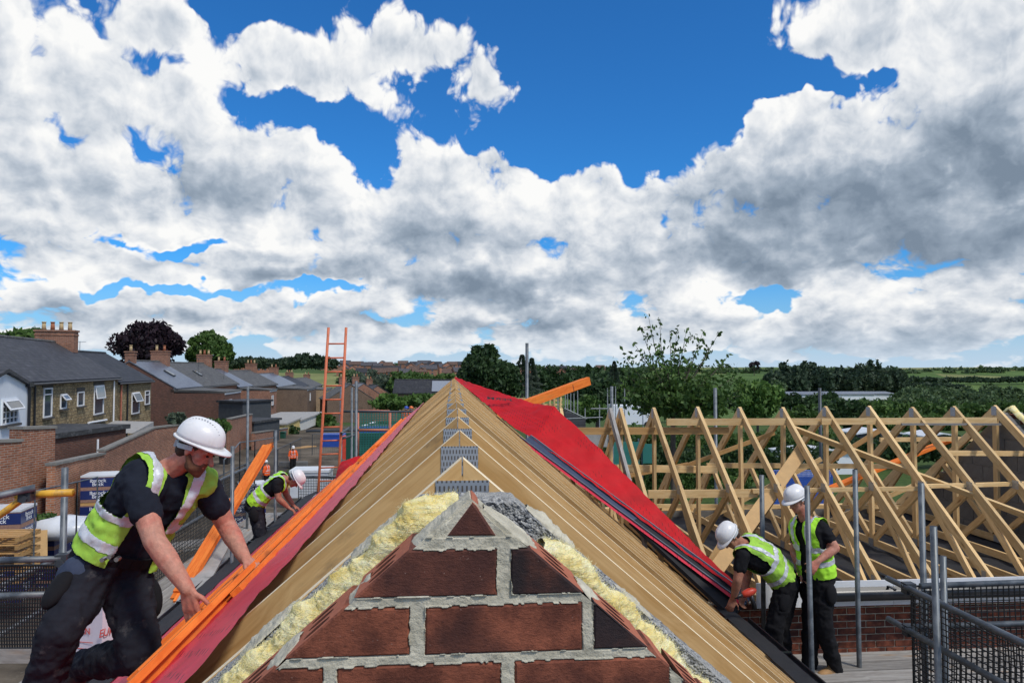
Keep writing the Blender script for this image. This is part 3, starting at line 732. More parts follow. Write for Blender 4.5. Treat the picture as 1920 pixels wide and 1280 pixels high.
# inner leaf of coarse concrete blocks
BY, BD = 1.155, .10
bt = P(870, 923, BY + BD).z; bxl, bxr = P(792, 925, BY + BD / 2).x, P(960, 925, BY + BD / 2).x
leaf = thing('block_wall', 'coarse grey concrete block inner leaf behind the brick gable', 'block wall', (X0, BY, bt - .4))
BR = .865
def block_piece(poly, seed):
    cx = sum(p[0] for p in poly) / len(poly); cz = sum(p[1] for p in poly) / len(poly)
    bm = bmesh.new(); fr = [bm.verts.new((p[0] - cx, 0, p[1] - cz)) for p in poly]; bk = [bm.verts.new((p[0] - cx, BD, p[1] - cz)) for p in poly]; n = len(poly)
    bm.faces.new(fr); bm.faces.new(list(reversed(bk)))
    for i in range(n): bm.faces.new((fr[i], bk[i], bk[(i + 1) % n], fr[(i + 1) % n]))
    bmesh.ops.recalc_face_normals(bm, faces=bm.faces); bmesh.ops.triangulate(bm, faces=bm.faces)
    for _ in range(7):
        es = [e for e in bm.edges if e.calc_length() > .011]
        if not es: break
        bmesh.ops.subdivide_edges(bm, edges=es, cuts=1)
        bmesh.ops.triangulate(bm, faces=[f for f in bm.faces if len(f.verts) > 3])
    bm.normal_update()
    for v in bm.verts:
        p = v.co + Vector((cx, 0, cz)); v.co += v.normal * (noise.cell(p * 150) * .0016 + fbm(p * 60, 3) * .0035)
    me = bpy.data.meshes.new('block'); bm.to_mesh(me); bm.free(); me.materials.append(M_['aggregate_block']); return me, cx, cz
zc = bt; r_ = 0
while zc > bt - .95:
    z0 = zc - (.12 if r_ == 0 else .215); x = X0 - 3.2 + (.22 if r_ % 2 else 0)
    while x < X0 + 3.2:
        p = [(x, z0), (x + .44, z0), (x + .44, zc), (x, zc)]
        p = clip(p, BR, 1, bt + BR * bxr); p = clip(p, -BR, 1, bt - BR * bxl)
        if r_ == 0: p = clip(p, 0, 1, bt)
        if area(p) > 8e-4:
            me, cx, cz = block_piece(p, r_); obj('block', me, None, leaf, T((cx, BY, cz)))
        x += .45
    zc = z0 - .010; r_ += 1
hw = .9
MB().prism([(bxl - hw / BR, BY + .012, bt - hw), (bxr + hw / BR, BY + .012, bt - hw), (bxr, BY + .012, bt - .012), (bxl, BY + .012, bt - .012)], (0, BD - .024, 0)).build('mortar_core', M_['mortar'], leaf)
BC = BY + .055
lump_strip('mortar_smear', [P(770, 950, BC), P(690, 1020, BC), P(660, 1045, BC)], .05, .007, M_['mortar'], leaf, 21., freq=48., amp=1.1)
lump_strip('mortar_smear', [P(560, 1130, BC), P(510, 1175, BC), P(455, 1225, BC)], .052, .008, M_['mortar'], leaf, 22., freq=48., amp=1.1)
lump_strip('mortar_smear', [P(985, 950, BC), P(1030, 990, BC), P(1075, 1030, BC)], .04, .010, M_['mortar'], leaf, 23., freq=48., amp=1.1)
lump_strip('mortar_smear', [P(1150, 1100, BC), P(1190, 1135, BC), P(1230, 1175, BC)], .045, .008, M_['mortar'], leaf, 24., freq=48., amp=1.1)

# mineral wool in the cavity
def wool(label, path, w, h, seed, nseg, nring=26):
    o = thing('insulation_batt', label, 'insulation', path[0], 'cavity insulation')
    vs, fs = [], []; L = [0]
    for a, b_ in zip(path, path[1:]): L.append(L[-1] + (a[0] - b_[0]).length if False else L[-1] + (Vector(a) - Vector(b_)).length)
    rnd = random.Random(seed); fib = MB()
    for i in range(nseg + 1):
        s = L[-1] * i / nseg; k = max(j for j in range(len(L) - 1) if L[j] <= s + 1e-9); t = (s - L[k]) / (L[k + 1] - L[k])
        c = Vector(path[k]).lerp(Vector(path[k + 1]), t); d = (Vector(path[k + 1]) - Vector(path[k])).normalized()
        side = Vector((0, 1, 0)); up = side.cross(d); up = up if up.z > 0 else -up
        hh = h[k] + (h[k + 1] - h[k]) * t
        lump = 1 + .45 * fbm((s * 16, seed, 0), 3)
        for j in range(nring + 1):
            a = -.25 + (math.pi + .5) * j / nring
            n = (side * -math.cos(a) + up * math.sin(a)).normalized()
            q = c + side * (-math.cos(a) * w) + up * (math.sin(a) * hh * lump)
            q += n * (fbm(q * 20 + Vector((seed, 0, 0)), 3) * .016 + fbm(Vector((q.x * 60, q.y * 60, q.z * 150)) + Vector((0, seed, 0)), 3) * .0055)
            vs.append(q)
            if rnd.random() < .55:
                p0 = q; dr = (n + Vector((rnd.gauss(0, .7), rnd.gauss(0, .7), rnd.gauss(0, .7)))).normalized(); l = rnd.uniform(.004, .012)
                p1 = p0 + dr * l * .6; p2 = p1 + (dr + Vector((rnd.gauss(0, .8), rnd.gauss(0, .8), rnd.gauss(0, .8)))).normalized() * l * .5
                sd = dr.cross(Vector((rnd.random(), rnd.random(), rnd.random()))).normalized() * .00022
                fib.add([p0 - sd, p0 + sd, p1 + sd, p1 - sd, p2], [(0, 1, 2, 3), (3, 2, 4)])
    m = nring + 1
    for i in range(nseg):
        for j in range(nring): fs.append((i * m + j, (i + 1) * m + j, (i + 1) * m + j + 1, i * m + j + 1))
    b = MB(); b.add(vs, fs); b.build('wool', M_['mineral_wool'], o, smooth=True)
    tag(fib.build('fibres', M_['wool_fibre'], o), kind='stuff')
CY = 1.105
wool('yellow mineral wool bulging from the left cavity of the brick gable', [P(866, 968, CY), P(805, 980, CY), P(760, 1020, CY), P(700, 1078, CY), P(620, 1150, CY), P(560, 1196, CY), P(470, 1278, CY), P(400, 1345, CY)], .046, [.030, .046, .046, .036, .033, .036, .030, .028], 3., 260)
wool('yellow mineral wool sticking out of the right cavity of the brick gable', [P(1012, 1022, CY), P(1050, 1052, CY), P(1110, 1108, CY), P(1170, 1165, CY), P(1215, 1212, CY), P(1262, 1252, CY), P(1330, 1318, CY)], .034, [.008, .034, .026, .024, .027, .022, .020], 9., 190)

# ---------------------------------------------------------------- walls under the main roof and the wing roof
EZ = RZ - HALF * TP                                # eaves height of the main roof
def wall_thing(name, label, boxes, mat_, cat='wall'):
    t = thing(name, label, cat, boxes[0][0]); 
    for c, d in boxes: MB().box(c, d).build('wall_panel', mat_, t)
    return t
wall_thing('house_wall', 'lower brick walls of the house under the main roof', [((X0 - 2.5, 7.2, (EZ - .2) / 2), (.3, 12.2, EZ - .2)), ((X0 + 2.5, 4.6, (EZ - .2) / 2), (.3, 5.0, EZ - .2)), ((X0, 1.0, (EZ - .25) / 2), (5.3, .1, EZ - .25))], M_['brick_dark'])
# wing: ridge parallel to the picture, 10 m away
WR, WRH, WT = 10.0, .56, .78
WZ = CZ - WRH
def wing_plane(px, py, off=0.):
    """point of the wing's front slope seen at a photo position"""
    d = ray(px, py); # z = WZ + off - WT*(WR - y)
    t = (WZ + off - WT * WR - CZ) / (d.z - WT * d.y); return Vector((0, 0, CZ)) + d * t
WE = 7.62                                          # front eaves line
WX0, WX1 = 2.75, 8.15
wing = thing('wing_wall', 'red brick wall with grey joints under the white fascia of the wing', 'brick wall', (5.5, WE + .2, 2.))
zt = CZ - 2.62; wy = WE + .17
wb = boxmesh(.215, .1025, .065, .003)
MB().box(((WX0 + 9.4) / 2, wy + .054, zt / 2), (9.4 - WX0, .095, zt)).build('mortar_core', M_['mortar'], wing)
k = 0
for r in range(13):
    z = zt - .04 - r * .075; x = WX0 + (.1125 if r % 2 else 0)
    while x < 9.2:
        k += 1; obj('brick', wb, M_['brick_face'], wing, T((x + .1075, wy + .0495 + random.uniform(-.002, .002), z))); x += .225
wall_thing('wing_back_wall', 'grey block wall at the back of the wing under the trusses', [((5.6, 12.35, (CZ - 2.5) / 2), (6.2, .2, CZ - 2.5))], M_['block_grey'], 'block wall')
# end gable of the wing in grey blocks
eg = thing('end_gable_wall', 'grey concrete block gable closing the right end of the wing', 'block wall', (WX1, WR, 4.))
zc = CZ - 2.62; r = 0
while zc < WZ - .05:
    y = 7.7 + (.22 if r % 2 else 0) - .44
    while y < 12.5:
        p = [(y, zc), (y + .44, zc), (y + .44, zc + .215), (y, zc + .215)]
        p = clip(p, -WT, 1, WZ - .10 - WT * WR); p = clip(p, WT, 1, WZ - .10 + WT * WR); p = clip(p, -1, 0, -7.72); p = clip(p, 1, 0, 12.35)
        if area(p) > .004:
            n = len(p); full = n == 4 and abs(area(p) - .44 * .215) < 1e-6
            M = T((WX1, y + .22, zc + .1075))
            if full and 'blk' in shared: me = shared['blk']
            else:
                me = MB().prism([(0, q[0] - y - .22, q[1] - zc - .1075) for q in reversed(p)], (.1, 0, 0)).me('block')
                if full: shared['blk'] = me
            obj('block', me, M_['block_grey'], eg, M)
        y += .45
    zc += .225; r += 1
MB().prism([(WX1 + .012, 7.74, CZ - 2.6), (WX1 + .012, WR, WZ - .13), (WX1 + .012, 12.3, CZ - 2.6)][::-1], (.08, 0, 0)).build('mortar_core', M_['block_mortar'], eg)
wall_thing('end_gable_base', 'lower part of the block gable at the end of the wing', [((WX1 + .05, 10.0, (CZ - 2.64) / 2), (.1, 4.6, CZ - 2.64))], M_['block_grey'], 'block wall')
# its insulation and brick skin show along the rake
def rake_strip(name, label, cat, xa, xb, dz, mat_, lumpy):
    vs = []; fs = []; n = 60; m = 9
    for i in range(n + 1):
        y = 7.6 + 4.8 * i / n; z = WZ - WT * abs(y - WR) + dz
        for j in range(m):
            a = math.pi * j / (m - 1); p = Vector((xa + (xb - xa) * (.5 - .5 * math.cos(a)), y, z + math.sin(a) * .05))
            if lumpy: p += Vector((0, 0, 1)) * fbm(p * 9, 4) * .06
            vs.append(p)
    for i in range(n):
        for j in range(m - 1): fs.append((i * m + j, i * m + j + 1, (i + 1) * m + j + 1, (i + 1) * m + j))
    b = MB(); b.add(vs, fs); return tag(b.build(name, mat_, smooth=True), label, cat)
rake_strip('insulation_strip', 'yellow wool strip along the far right gable rake', 'insulation', WX1 + .11, WX1 + .22, -.04, M_['mineral_wool'], True)
bs = thing('brick_skin', 'red brick outer skin rising beside the far right gable', 'brick wall', (WX1 + .29, WR, 4.))
for r in range(34):
    z = CZ - 2.9 + r * .075; hwid = (WZ - .02 - z) / WT
    if hwid < .1: break
    for s in (-1, 1):
        y = WR + s * (hwid - .11); obj('brick', wb, M_['brick_face'], bs, T((WX1 + .285, y, z)) @ Matrix.Rotation(R(90), 4, 'Z'))
MB().prism([(WX1 + .245, 7.3, CZ - 3.), (WX1 + .245, WR, WZ - .1), (WX1 + .245, 12.7, CZ - 3.)][::-1], (.08, 0, 0)).build('mortar_core', M_['mortar'], bs)
# floor insulation between the wing's ties
fl = MB(); fv = []; nx, ny = 90, 70
for j in range(ny + 1):
    for i in range(nx + 1):
        x = 2.9 + 5.2 * i / nx; y = 7.85 + 4.4 * j / ny; fv.append((x, y, CZ - 2.60 + fbm((x * 3, y * 3, 0), 4) * .05))
fl.add(fv, [(j * (nx + 1) + i, j * (nx + 1) + i + 1, (j + 1) * (nx + 1) + i + 1, (j + 1) * (nx + 1) + i) for j in range(ny) for i in range(nx)])
tag(fl.build('ceiling_membrane', M_['felt_black'], smooth=True), 'black crumpled membrane on the floor of the wing roof', 'membrane')

# ---------------------------------------------------------------- membranes, valley and gutters of the main roof
def grid_sheet(name, left, right, nu, nv, mat_, label, cat, amp=.01, freq=4., bulge=0., M=None):
    """cloth between two polylines with the same number of points"""
    def at(pl, t):
        k = min(len(pl) - 2, int(t * (len(pl) - 1))); return Vector(pl[k]).lerp(Vector(pl[k + 1]), t * (len(pl) - 1) - k)
    vs = []
    for i in range(nu + 1):
        a, b = at(left, i / nu), at(right, i / nu)
        for j in range(nv + 1):
            p = a.lerp(b, j / nv); w = math.sin(math.pi * j / nv)
            p.z += fbm(p * freq, 4) * amp + bulge * w + (1 - abs(noise.noise(p * freq * 1.7))) * amp * .5
            vs.append(p)
    n = nv + 1
    b = MB(); b.add(vs, [(i * n + j, i * n + j + 1, (i + 1) * n + j + 1, (i + 1) * n + j) for i in range(nu) for j in range(nv)])
    return tag(b.build(name, mat_, smooth=True), label, cat)
def slope_pt(x, Y, up=0.): return Vector((x, Y, roofz(x) + up))
ys = [1.40 + i * .2 for i in range(60)]
nrm = Vector((-TP, 0, 1)).normalized()
tp = [slope_pt(-.53 + .022 * noise.noise(Vector((y * 1.3, 0, 0))) + .012 * noise.noise(Vector((y * 5, 3, 0))), y, .011 + .012 * abs(noise.noise(Vector((y * 2.2, 1, 0))))) for y in ys]
bt_ = [slope_pt(-2.86, y, .014) for y in ys]
grid_sheet('roof_membrane', tp, bt_, 240, 40, M_['membrane_pink'], 'pink-red roofing membrane over the left slope beneath the orange battens', 'membrane', amp=.020, freq=6.)
tb = [P(852, 713, 12.6), P(880, 733, 11.6), P(915, 762, 10.7), P(958, 800, 9.9), wing_plane(1002, 826, .05), wing_plane(1094, 895, .06), wing_plane(1188, 965, .06), wing_plane(1282, 1035, .06), wing_plane(1374, 1105, .06)]
rt = [P(853, 708, 12.9), P(890, 722, 11.9), P(950, 741, 11.1), P(1003, 757, 10.45), P(1040, 764, 9.98), wing_plane(1118, 836, .06), wing_plane(1204, 923, .06), wing_plane(1292, 1011, .06), wing_plane(1384, 1100, .06)]
rs = grid_sheet('valley_membrane', tb, rt, 120, 26, M_['membrane_red'], 'deep red membrane sheet beside the dark valley trough', 'membrane', amp=.030, freq=5., bulge=-.01)
# mirrored maker's print showing through the red sheet
def print_text(name, txt, M, size, mat_, parent=None, mirror=False, label=None, spacing=1.):
    c = bpy.data.curves.new(name, 'FONT'); c.body = txt; c.size = size; c.align_x = 'CENTER'; c.align_y = 'CENTER'; c.extrude = .0004; c.offset = size * .012; c.space_line = spacing
    o = bpy.data.objects.new(name, c); c.materials.append(mat_)
    if mirror: M = M @ Matrix.Diagonal((-1, 1, 1, 1))
    link(o, parent, M); TXT.append(o); return o
TXT = []
a, b, c_ = P(905, 757, 10.62), P(962, 762, 10.62), P(935, 740, 11.1)
xx = (b - a).normalized(); zz = xx.cross((c_ - a)).normalized(); yy = zz.cross(xx)
Mt = Matrix((xx, yy, zz)).transposed().to_4x4(); Mt.translation = P(936, 754, 10.70) + Vector((0, -.04, .05))
print_text('printed_lettering', 'PERM', Mt, .16, M_['felt_black'], rs, mirror=True)
# valley trough
VA, VB = wing_plane(982, 824, .07), wing_plane(1398, 1132, .07)
vd = (VB - VA).normalized(); vn = (Vector((TP, 0, 1)).normalized() + Vector((0, -WT, 1)).normalized()).normalized(); vs_ = vd.cross(vn).normalized(); vn = vs_.cross(vd).normalized()
if vs_.x < 0: vs_ = -vs_
prof = [(-.125, .02), (-.122, .032), (-.112, .032), (-.095, .0), (-.03, -.035), (-.012, -.024), (.0, -.020), (.012, -.024), (.03, -.035), (.095, .0), (.112, .032), (.122, .032), (.125, .02)]
def sweep(prof, A, B, s, n, seg=24, wob=.004):
    vs = []; m = len(prof)
    for i in range(seg + 1):
        c = A.lerp(B, i / seg) + n * (noise.noise(Vector((i * .4, 0, 0))) * wob)
        for (u, h) in prof: vs.append(c + s * u + n * h)
    fs = [(i * m + j, i * m + j + 1, (i + 1) * m + j + 1, (i + 1) * m + j) for i in range(seg) for j in range(m - 1)]
    return vs, fs
vt = thing('valley_trough', 'dark blue glossy valley trough running down beside the red sheet', 'valley gutter', VB)
b = MB(); b.add(*sweep(prof, VA + vn * .03, VB + vn * .03, vs_, vn)); o = b.build('trough', M_['valley_grp'], vt, smooth=False)
for sd_ in (-1, 1):
    e = MB(); e.add(*sweep([(sd_ * .117 - .008, .034), (sd_ * .117, .037), (sd_ * .117 + .008, .034), (sd_ * .117 + .008, .022)], VA + vn * .03, VB + vn * .03, vs_, vn)); e.build('edge_welt', M_['lead_grey'], vt)
VA0 = VA; VA = VA.lerp(VB, .55)
vb = MB(); vb.add([VA + vs_ * -.10 + vn * .02, VA + vs_ * .12 + vn * .02, VB + vs_ * .12 + vn * .02, VB + vs_ * -.30 - vn * .06, VA + vs_ * -.10 - vn * .02, VA + vs_ * .12 - vn * .02, VB + vs_ * .12 - vn * .02, VB + vs_ * -.30 - vn * .10], [(0, 1, 2, 3), (7, 6, 5, 4), (0, 3, 7, 4), (3, 2, 6, 7), (2, 1, 5, 6), (1, 0, 4, 5)])
tag(vb.build('valley_board', M_['felt_black']), 'black felted board under the lower end of the valley trough', 'board'); VA = VA0
# strip of red membrane between rafters and trough
grid_sheet('membrane_strip', [VA.lerp(VB, i / 5.) + vs_ * -.142 + vn * .02 for i in range(6)], [VA.lerp(VB, i / 5.) + vs_ * -.118 + vn * .045 for i in range(6)], 40, 4, M_['membrane_pink'], 'thin red membrane edge between the rafters and the valley trough', 'membrane', amp=.008)
def gutter(label, A, B, r=.062, square=False):
    t = thing('gutter', label, 'gutter', A); d = (B - A).normalized(); s = d.cross(Vector((0, 0, 1))).normalized(); n = Vector((0, 0, 1))
    pr = [(r * math.cos(a), -r * math.sin(a)) for a in [math.pi * k / 12 for k in range(13)]]; inn = [(x * .93, y * .93) for x, y in reversed(pr)]
    if square: pr = [(r, 0), (r, -1.9 * r), (-r, -1.9 * r), (-r, 0)]; inn = [(-r * .93, 0), (-r * .93, -1.8 * r), (r * .93, -1.8 * r), (r * .93, 0)]
    g = MB(); g.add(*sweep(pr + inn + [pr[0]], A, B, s, n, 20, .002)); g.build('channel', M_['plastic_black'], t, smooth=True)
    k = 0; L = (B - A).length
    while k < L:
        c = A + d * k; MB().box((0, 0, 0), (.03, r * 2.2, .012), frame(d).copy() if False else T(c + Vector((0, 0, .002))) @ frame(d)).build('bracket', M_['plastic_black'], t); k += .9
    return t
gl = CZ - .879 * 2.90
gutter('black plastic gutter along the left eaves', Vector((-2.92, 3.6, CZ - .868 * 2.92)), Vector((-2.92, 14.4, CZ - .868 * 2.92)))
gutter('black plastic gutter along the right eaves near the bending worker', Vector((2.93, 2.6, CZ - .862 * 2.93)), Vector((2.93, 7.1, CZ - .862 * 2.93)), .07)
# felt and eaves comb between right rafters and gutter
grid_sheet('eaves_felt', [slope_pt(2.76, 2.4 + .5 * i, .012) for i in range(11)], [Vector((2.90, 2.4 + .5 * i, CZ - .862 * 2.93 + .02)) for i in range(11)], 80, 6, M_['felt_black'], 'black eaves felt lapping into the right gutter', 'felt', amp=.014, freq=9.)
grid_sheet('eaves_felt', [slope_pt(-2.60, 3.4 + 1.1 * i, .03) for i in range(11)], [Vector((-2.90, 3.4 + 1.1 * i, CZ - .868 * 2.92 + .02)) for i in range(11)], 80, 6, M_['felt_black'], 'black eaves felt lapping into the left gutter', 'felt', amp=.012, freq=9.)
f_ = thing('fascia_board', 'dark grey fascia under the right eaves of the main roof', 'fascia', (2.85, 4.8, EZ)); beam('board', (2.84, 2.0, CZ - 2.66), (2.84, 7.2, CZ - 2.66), .02, .2, M_['lead_grey'], f_)

# ---------------------------------------------------------------- orange battens on the left slope
nb = 0
brow = [(-.86, 0, 3.0, 8.2), (-.925, 0, 1.9, 6.6), (-.99, 0, 2.2, 7.3), (-1.055, 0, 2.0, 6.9), (-1.12, 0, 2.4, 7.2), (-1.19, 0, 2.6, 7.4), (-.905, 1, 2.15, 6.95), (-1.00, 1, 2.5, 7.3), (-1.085, 1, 3.3, 8.0),
        (-.84, 0, 8.3, 12.9), (-.91, 0, 7.4, 12.2), (-.98, 0, 7.4, 12.3), (-1.05, 0, 7.5, 12.4), (-.87, 1, 8.2, 12.6), (-.95, 1, 7.6, 12.4), (-1.26, 0, 2.9, 7.7), (-1.33, 0, 3.2, 8.0), (-1.40, 0, 3.4, 8.2), (-1.30, 1, 3.3, 8.1), (-1.50, 0, 4.0, 8.8), (-1.60, 0, 4.2, 9.0), (-1.12, 0, 7.6, 12.4), (-1.20, 0, 7.9, 12.6)]
near = ['with its sawn pale end showing on the red membrane', 'at the top of the pile nearest the camera', 'third down from the red membrane', 'fourth down from the red membrane', 'fifth down from the red membrane', 'lowest of the bottom layer', 'on the upper layer under the far hand', 'on the upper layer beside the near hand', 'on the upper layer, its end set back from the near hand']
axu = Vector((-TP, 0, 1)).normalized(); axs = Vector((1, 0, TP)).normalized()
for i, (x, lay, y0, y1) in enumerate(brow):
    sk = random.uniform(-.02, .02); up = .026 + lay * .0265
    p = slope_pt(x - sk, y0) + axu * up; q = slope_pt(x + sk, y1) + axu * up
    o = beam('batten', p, q, .050, .0255, M_['batten_orange'], None, up=axu, ch=.0015)
    lab = 'orange roof batten ' + (near[i] if i < 9 else f'in the far pile beyond the hands, {ORD[i-9]} from the membrane' if i < 15 else f'in the pile by the left gutter, {ORD[i-15]} up')
    tag(o, lab, 'batten', 'orange battens piled on the left slope')
flap = grid_sheet('membrane_flap', [P(628, 905, 10.8), P(632, 885, 10.9), P(640, 868, 11.0)], [P(650, 900, 10.4), P(672, 880, 10.6), P(712, 862, 10.9)], 14, 10, M_['membrane_red'], 'loose red membrane flap standing up behind the orange battens', 'membrane', amp=.05, freq=3., bulge=.05)

# ---------------------------------------------------------------- wing trusses
def wing_truss(label, X, z, th=.043, ff=2.40):
    t = thing('wing_truss', label, 'roof truss', (X, WR, z), 'bare trusses of the wing')
    w = M_['pine_pale']; y = lambda v: WR + v
    def pt(a, b_): return Vector((X, y(a), z + b_))
    dv = .112 / math.cos(math.atan(WT))
    for s in (-1, 1):
        foot = ff if s < 0 else 2.40
        pts = [(X - th / 2, y(s * .001), z), (X - th / 2, y(s * foot), z - WT * foot), (X - th / 2, y(s * foot), z - WT * foot - dv), (X - th / 2, y(s * .001), z - dv)]
        if s < 0: pts.reverse()
        gprism('rafter', pts, (th, 0, 0), (0, s, -WT), w, t)
    th2 = th - .004
    bc = -1.97
    beam('bottom_chord', pt(-2.3 if ff > 2.3 else -.1, bc), pt(2.3, bc), th2, .097, w, t)
    beam('king_post', pt(0, -.13), pt(0, bc + .05), th2, .085, w, t, up=(0, 1, 0))
    for s in ((-1, 1) if ff > 2.3 else (1,)):
        beam('strut', pt(s * 1.15, -1.15 * WT - .12), pt(s * .08, bc + .07), th2, .085, w, t)
        beam('web', pt(s * 1.20, -1.15 * WT - .14), pt(s * 2.02, bc + .04), th2, .085, w, t)
        beam('heel_post', pt(s * 2.22, bc + .05), pt(s * 2.22, -2.22 * WT - .10), th2, .085, w, t, up=(0, 1, 0))
    for (a, h, pw, ph) in ((0, -.085, .10, .13), (-1.15, -1.15 * WT - .075, .11, .11), (-2.22, bc, .075, .12), (-2.22, -2.22 * WT - .09, .07, .10), (0, bc, .12, .10)):
        if a < -.1 and ff < 2.3: continue
        for s in (-1, 1):
            obj('nail_plate', boxmesh(pw, .0015, ph), M_['nail_plate'], t, T(pt(a, h) + Vector((s * (th / 2 + .001), 0, 0))) @ Matrix.Rotation(R(90), 4, 'Z'))
    return t
wt_px = [1052, 1145, 1164, 1226, 1308, 1387, 1468, 1548, 1630, 1711, 1789, 1866]
wlab = ['bare wing truss partly covered by the red sheet', 'grey-weathered wing truss leaning next to a doubled pair', 'wing truss close beside the grey-weathered one', 'wing truss under the left end of the upper binder', 'wing truss just left of the upper binder end', 'wing truss behind the bending worker', 'wing truss over the orange diagonal plank', 'wing truss whose apex stands over the white-helmeted standing worker', 'fourth wing truss from the block gable', 'third wing truss from the block gable', 'second wing truss from the block gable', 'last wing truss against the block gable']
pr0 = None
for px, lab in zip(wt_px, wlab):
    p = P(px, 766, WR); X = p.x
    if px < 1200:
        c = wing_truss(lab, X, WZ - .004, ff=(X - .56) / .93)
        if px == 1145:
            for ch_ in c.children:
                if ch_.name.startswith('rafter'): ch_.data.materials[0] = M_['board_grey']; break
        continue
    if pr0 is None: pr0 = wing_truss(lab, X, WZ); px0 = X
    else:
        c = copy_tree(pr0, None, T((X, WR, WZ + random.uniform(-.012, .012))) @ Matrix.Rotation(R(random.uniform(-.5, .5)), 4, 'Y')); c['label'] = lab
        if px == 1145:
            for ch_ in c.children:
                if ch_.name.startswith('rafter'):
                    ch_.data = ch_.data.copy(); ch_.data.materials[0] = M_['board_grey']; break
# binders, braces and loose planks in the wing roof
def timber(name, p, q, w, h, m, label, up=(0, 0, 1), cat='timber'):
    o = beam(name, p, q, w, h, M_[m], None, up); return tag(o, label, cat)
W_ = 'pine_pale'
timber('binder', P(1062, 808, 9.93), P(1366, 807, 9.93), .035, .10, 'plank_tan', 'reddish horizontal binder below the left wing truss peaks')
timber('binder', P(1250, 791, 9.86), P(1560, 790, 9.86), .035, .095, W_, 'pale horizontal binder near the wing ridge, left length')
timber('binder', P(1540, 790, 9.80), P(1868, 788, 9.80), .035, .090, W_, 'pale horizontal binder near the wing ridge, right length')
timber('binder', P(1690, 795, 9.72), P(1876, 795, 9.72), .03, .03, 'board_grey', 'thin grey metal strap under the right ridge binder')
timber('binder', P(1140, 877, 10.12), P(1345, 880, 10.12), .035, .10, W_, 'pale horizontal binder behind the left king posts')
timber('binder', P(1325, 872, 10.16), P(1700, 874, 10.16), .035, .07, W_, 'pale horizontal binder across the middle king posts')
timber('binder', P(1215, 926, 8.96), P(1420, 924, 8.96), .035, .10, W_, 'pale horizontal binder under the left rafters at mid height')
timber('binder', P(1410, 920, 8.93), P(1742, 915, 8.93), .06, .05, W_, 'pale horizontal binder under the middle rafters at mid height')
timber('binder', P(1735, 911, 8.93), P(1925, 906, 8.93), .06, .05, W_, 'pale horizontal binder under the rafters beside the block gable')
timber('binder', P(1770, 849, 9.55), P(1935, 850, 9.55), .035, .07, W_, 'short pale binder tying the last trusses to the block gable')
timber('binder', P(1650, 824, 11.2), P(1870, 822, 11.2), .035, .07, W_, 'pale binder on the far slope of the wing')
timber('binder', P(1220, 948, 11.6), P(1700, 950, 11.6), .035, .06, W_, 'pale binder low on the far slope of the wing')
timber('brace', wing_plane(1488, 803, -.17), wing_plane(1960, 980, -.17), .035, .085, W_, 'long pale diagonal brace crossing under the right rafters', up=(0, -WT, 1))
timber('brace', P(1278, 876, 10.5), P(1452, 811, 10.3), .03, .06, 'plank_tan', 'thin reddish brace slanting behind the middle trusses')
timber('brace', P(1135, 900, 10.9), P(1290, 870, 11.0), .03, .06, 'plank_tan', 'thin reddish brace low behind the left trusses')
timber('plank', wing_plane(1332, 1082, -.20), wing_plane(1506, 842, -.20), .03, .17, 'ply', 'wide orange-tan plank leaning diagonally inside the wing', up=(1, 0, 0))
timber('plank', P(1322, 1075, 8.1), P(1362, 1010, 8.3), .03, .14, 'ply', 'short tan plank beside the bending worker')
timber('brace', P(1560, 862, 11.9), P(1660, 800, 11.6), .035, .08, 'plank_tan', 'dark tan brace behind the fourth wing truss from the gable')
timber('brace', P(1255, 1010, 11.8), P(1540, 860, 11.3), .035, .07, W_, 'pale diagonal brace low at the back of the wing')
timber('brace', P(1500, 1000, 11.9), P(1760, 890, 11.4), .035, .07, W_, 'pale diagonal brace at the back beside the gable')
timber('wall_plate', Vector((2.9, WE + .10, CZ - 2.52)), Vector((WX1, WE + .10, CZ - 2.52)), .1, .06, W_, 'pale timber wall plate along the front of the wing')
timber('wall_plate', Vector((2.6, 12.33, CZ - 2.46)), Vector((WX1, 12.33, CZ - 2.46)), .1, .06, W_, 'pale timber wall plate along the back of the wing')
for i in range(6):
    dz = .026 * (i // 3); dx = .055 * (i % 3)
    o = beam('batten', P(1560, 918, 11.0) + Vector((0, dx, dz)), P(1786, 826, 11.3) + Vector((0, dx, dz)), .05, .025, M_['batten_orange'], None, ch=.0015)
    tag(o, f'orange batten in the bundle behind the right trusses, {ORD[i]} in the bundle', 'batten', 'orange battens behind the wing trusses')
# wing fascia and gutter
fx0, fx1 = 3.75, 9.3
fa = thing('wing_fascia', 'white plastic fascia and soffit along the wing eaves', 'fascia', (6, WE, CZ - 2.4))
for a, b_ in ((fx0 - .45, 4.86), (4.865, 7.1), (7.105, fx1)):
    MB().box(((a + b_) / 2, WE - .02, CZ - 2.475), (b_ - a, .018, .27)).build('fascia_board', M_['upvc_white'], fa)
    MB().box(((a + b_) / 2, WE + .075, CZ - 2.605), (b_ - a, .17, .012)).build('soffit_board', M_['upvc_white'], fa)
gutter('black gutter on the white fascia of the wing', Vector((fx1, WE - .095, CZ - 2.405)), Vector((fx0 + .2, WE - .095, CZ - 2.405)), .060, True)

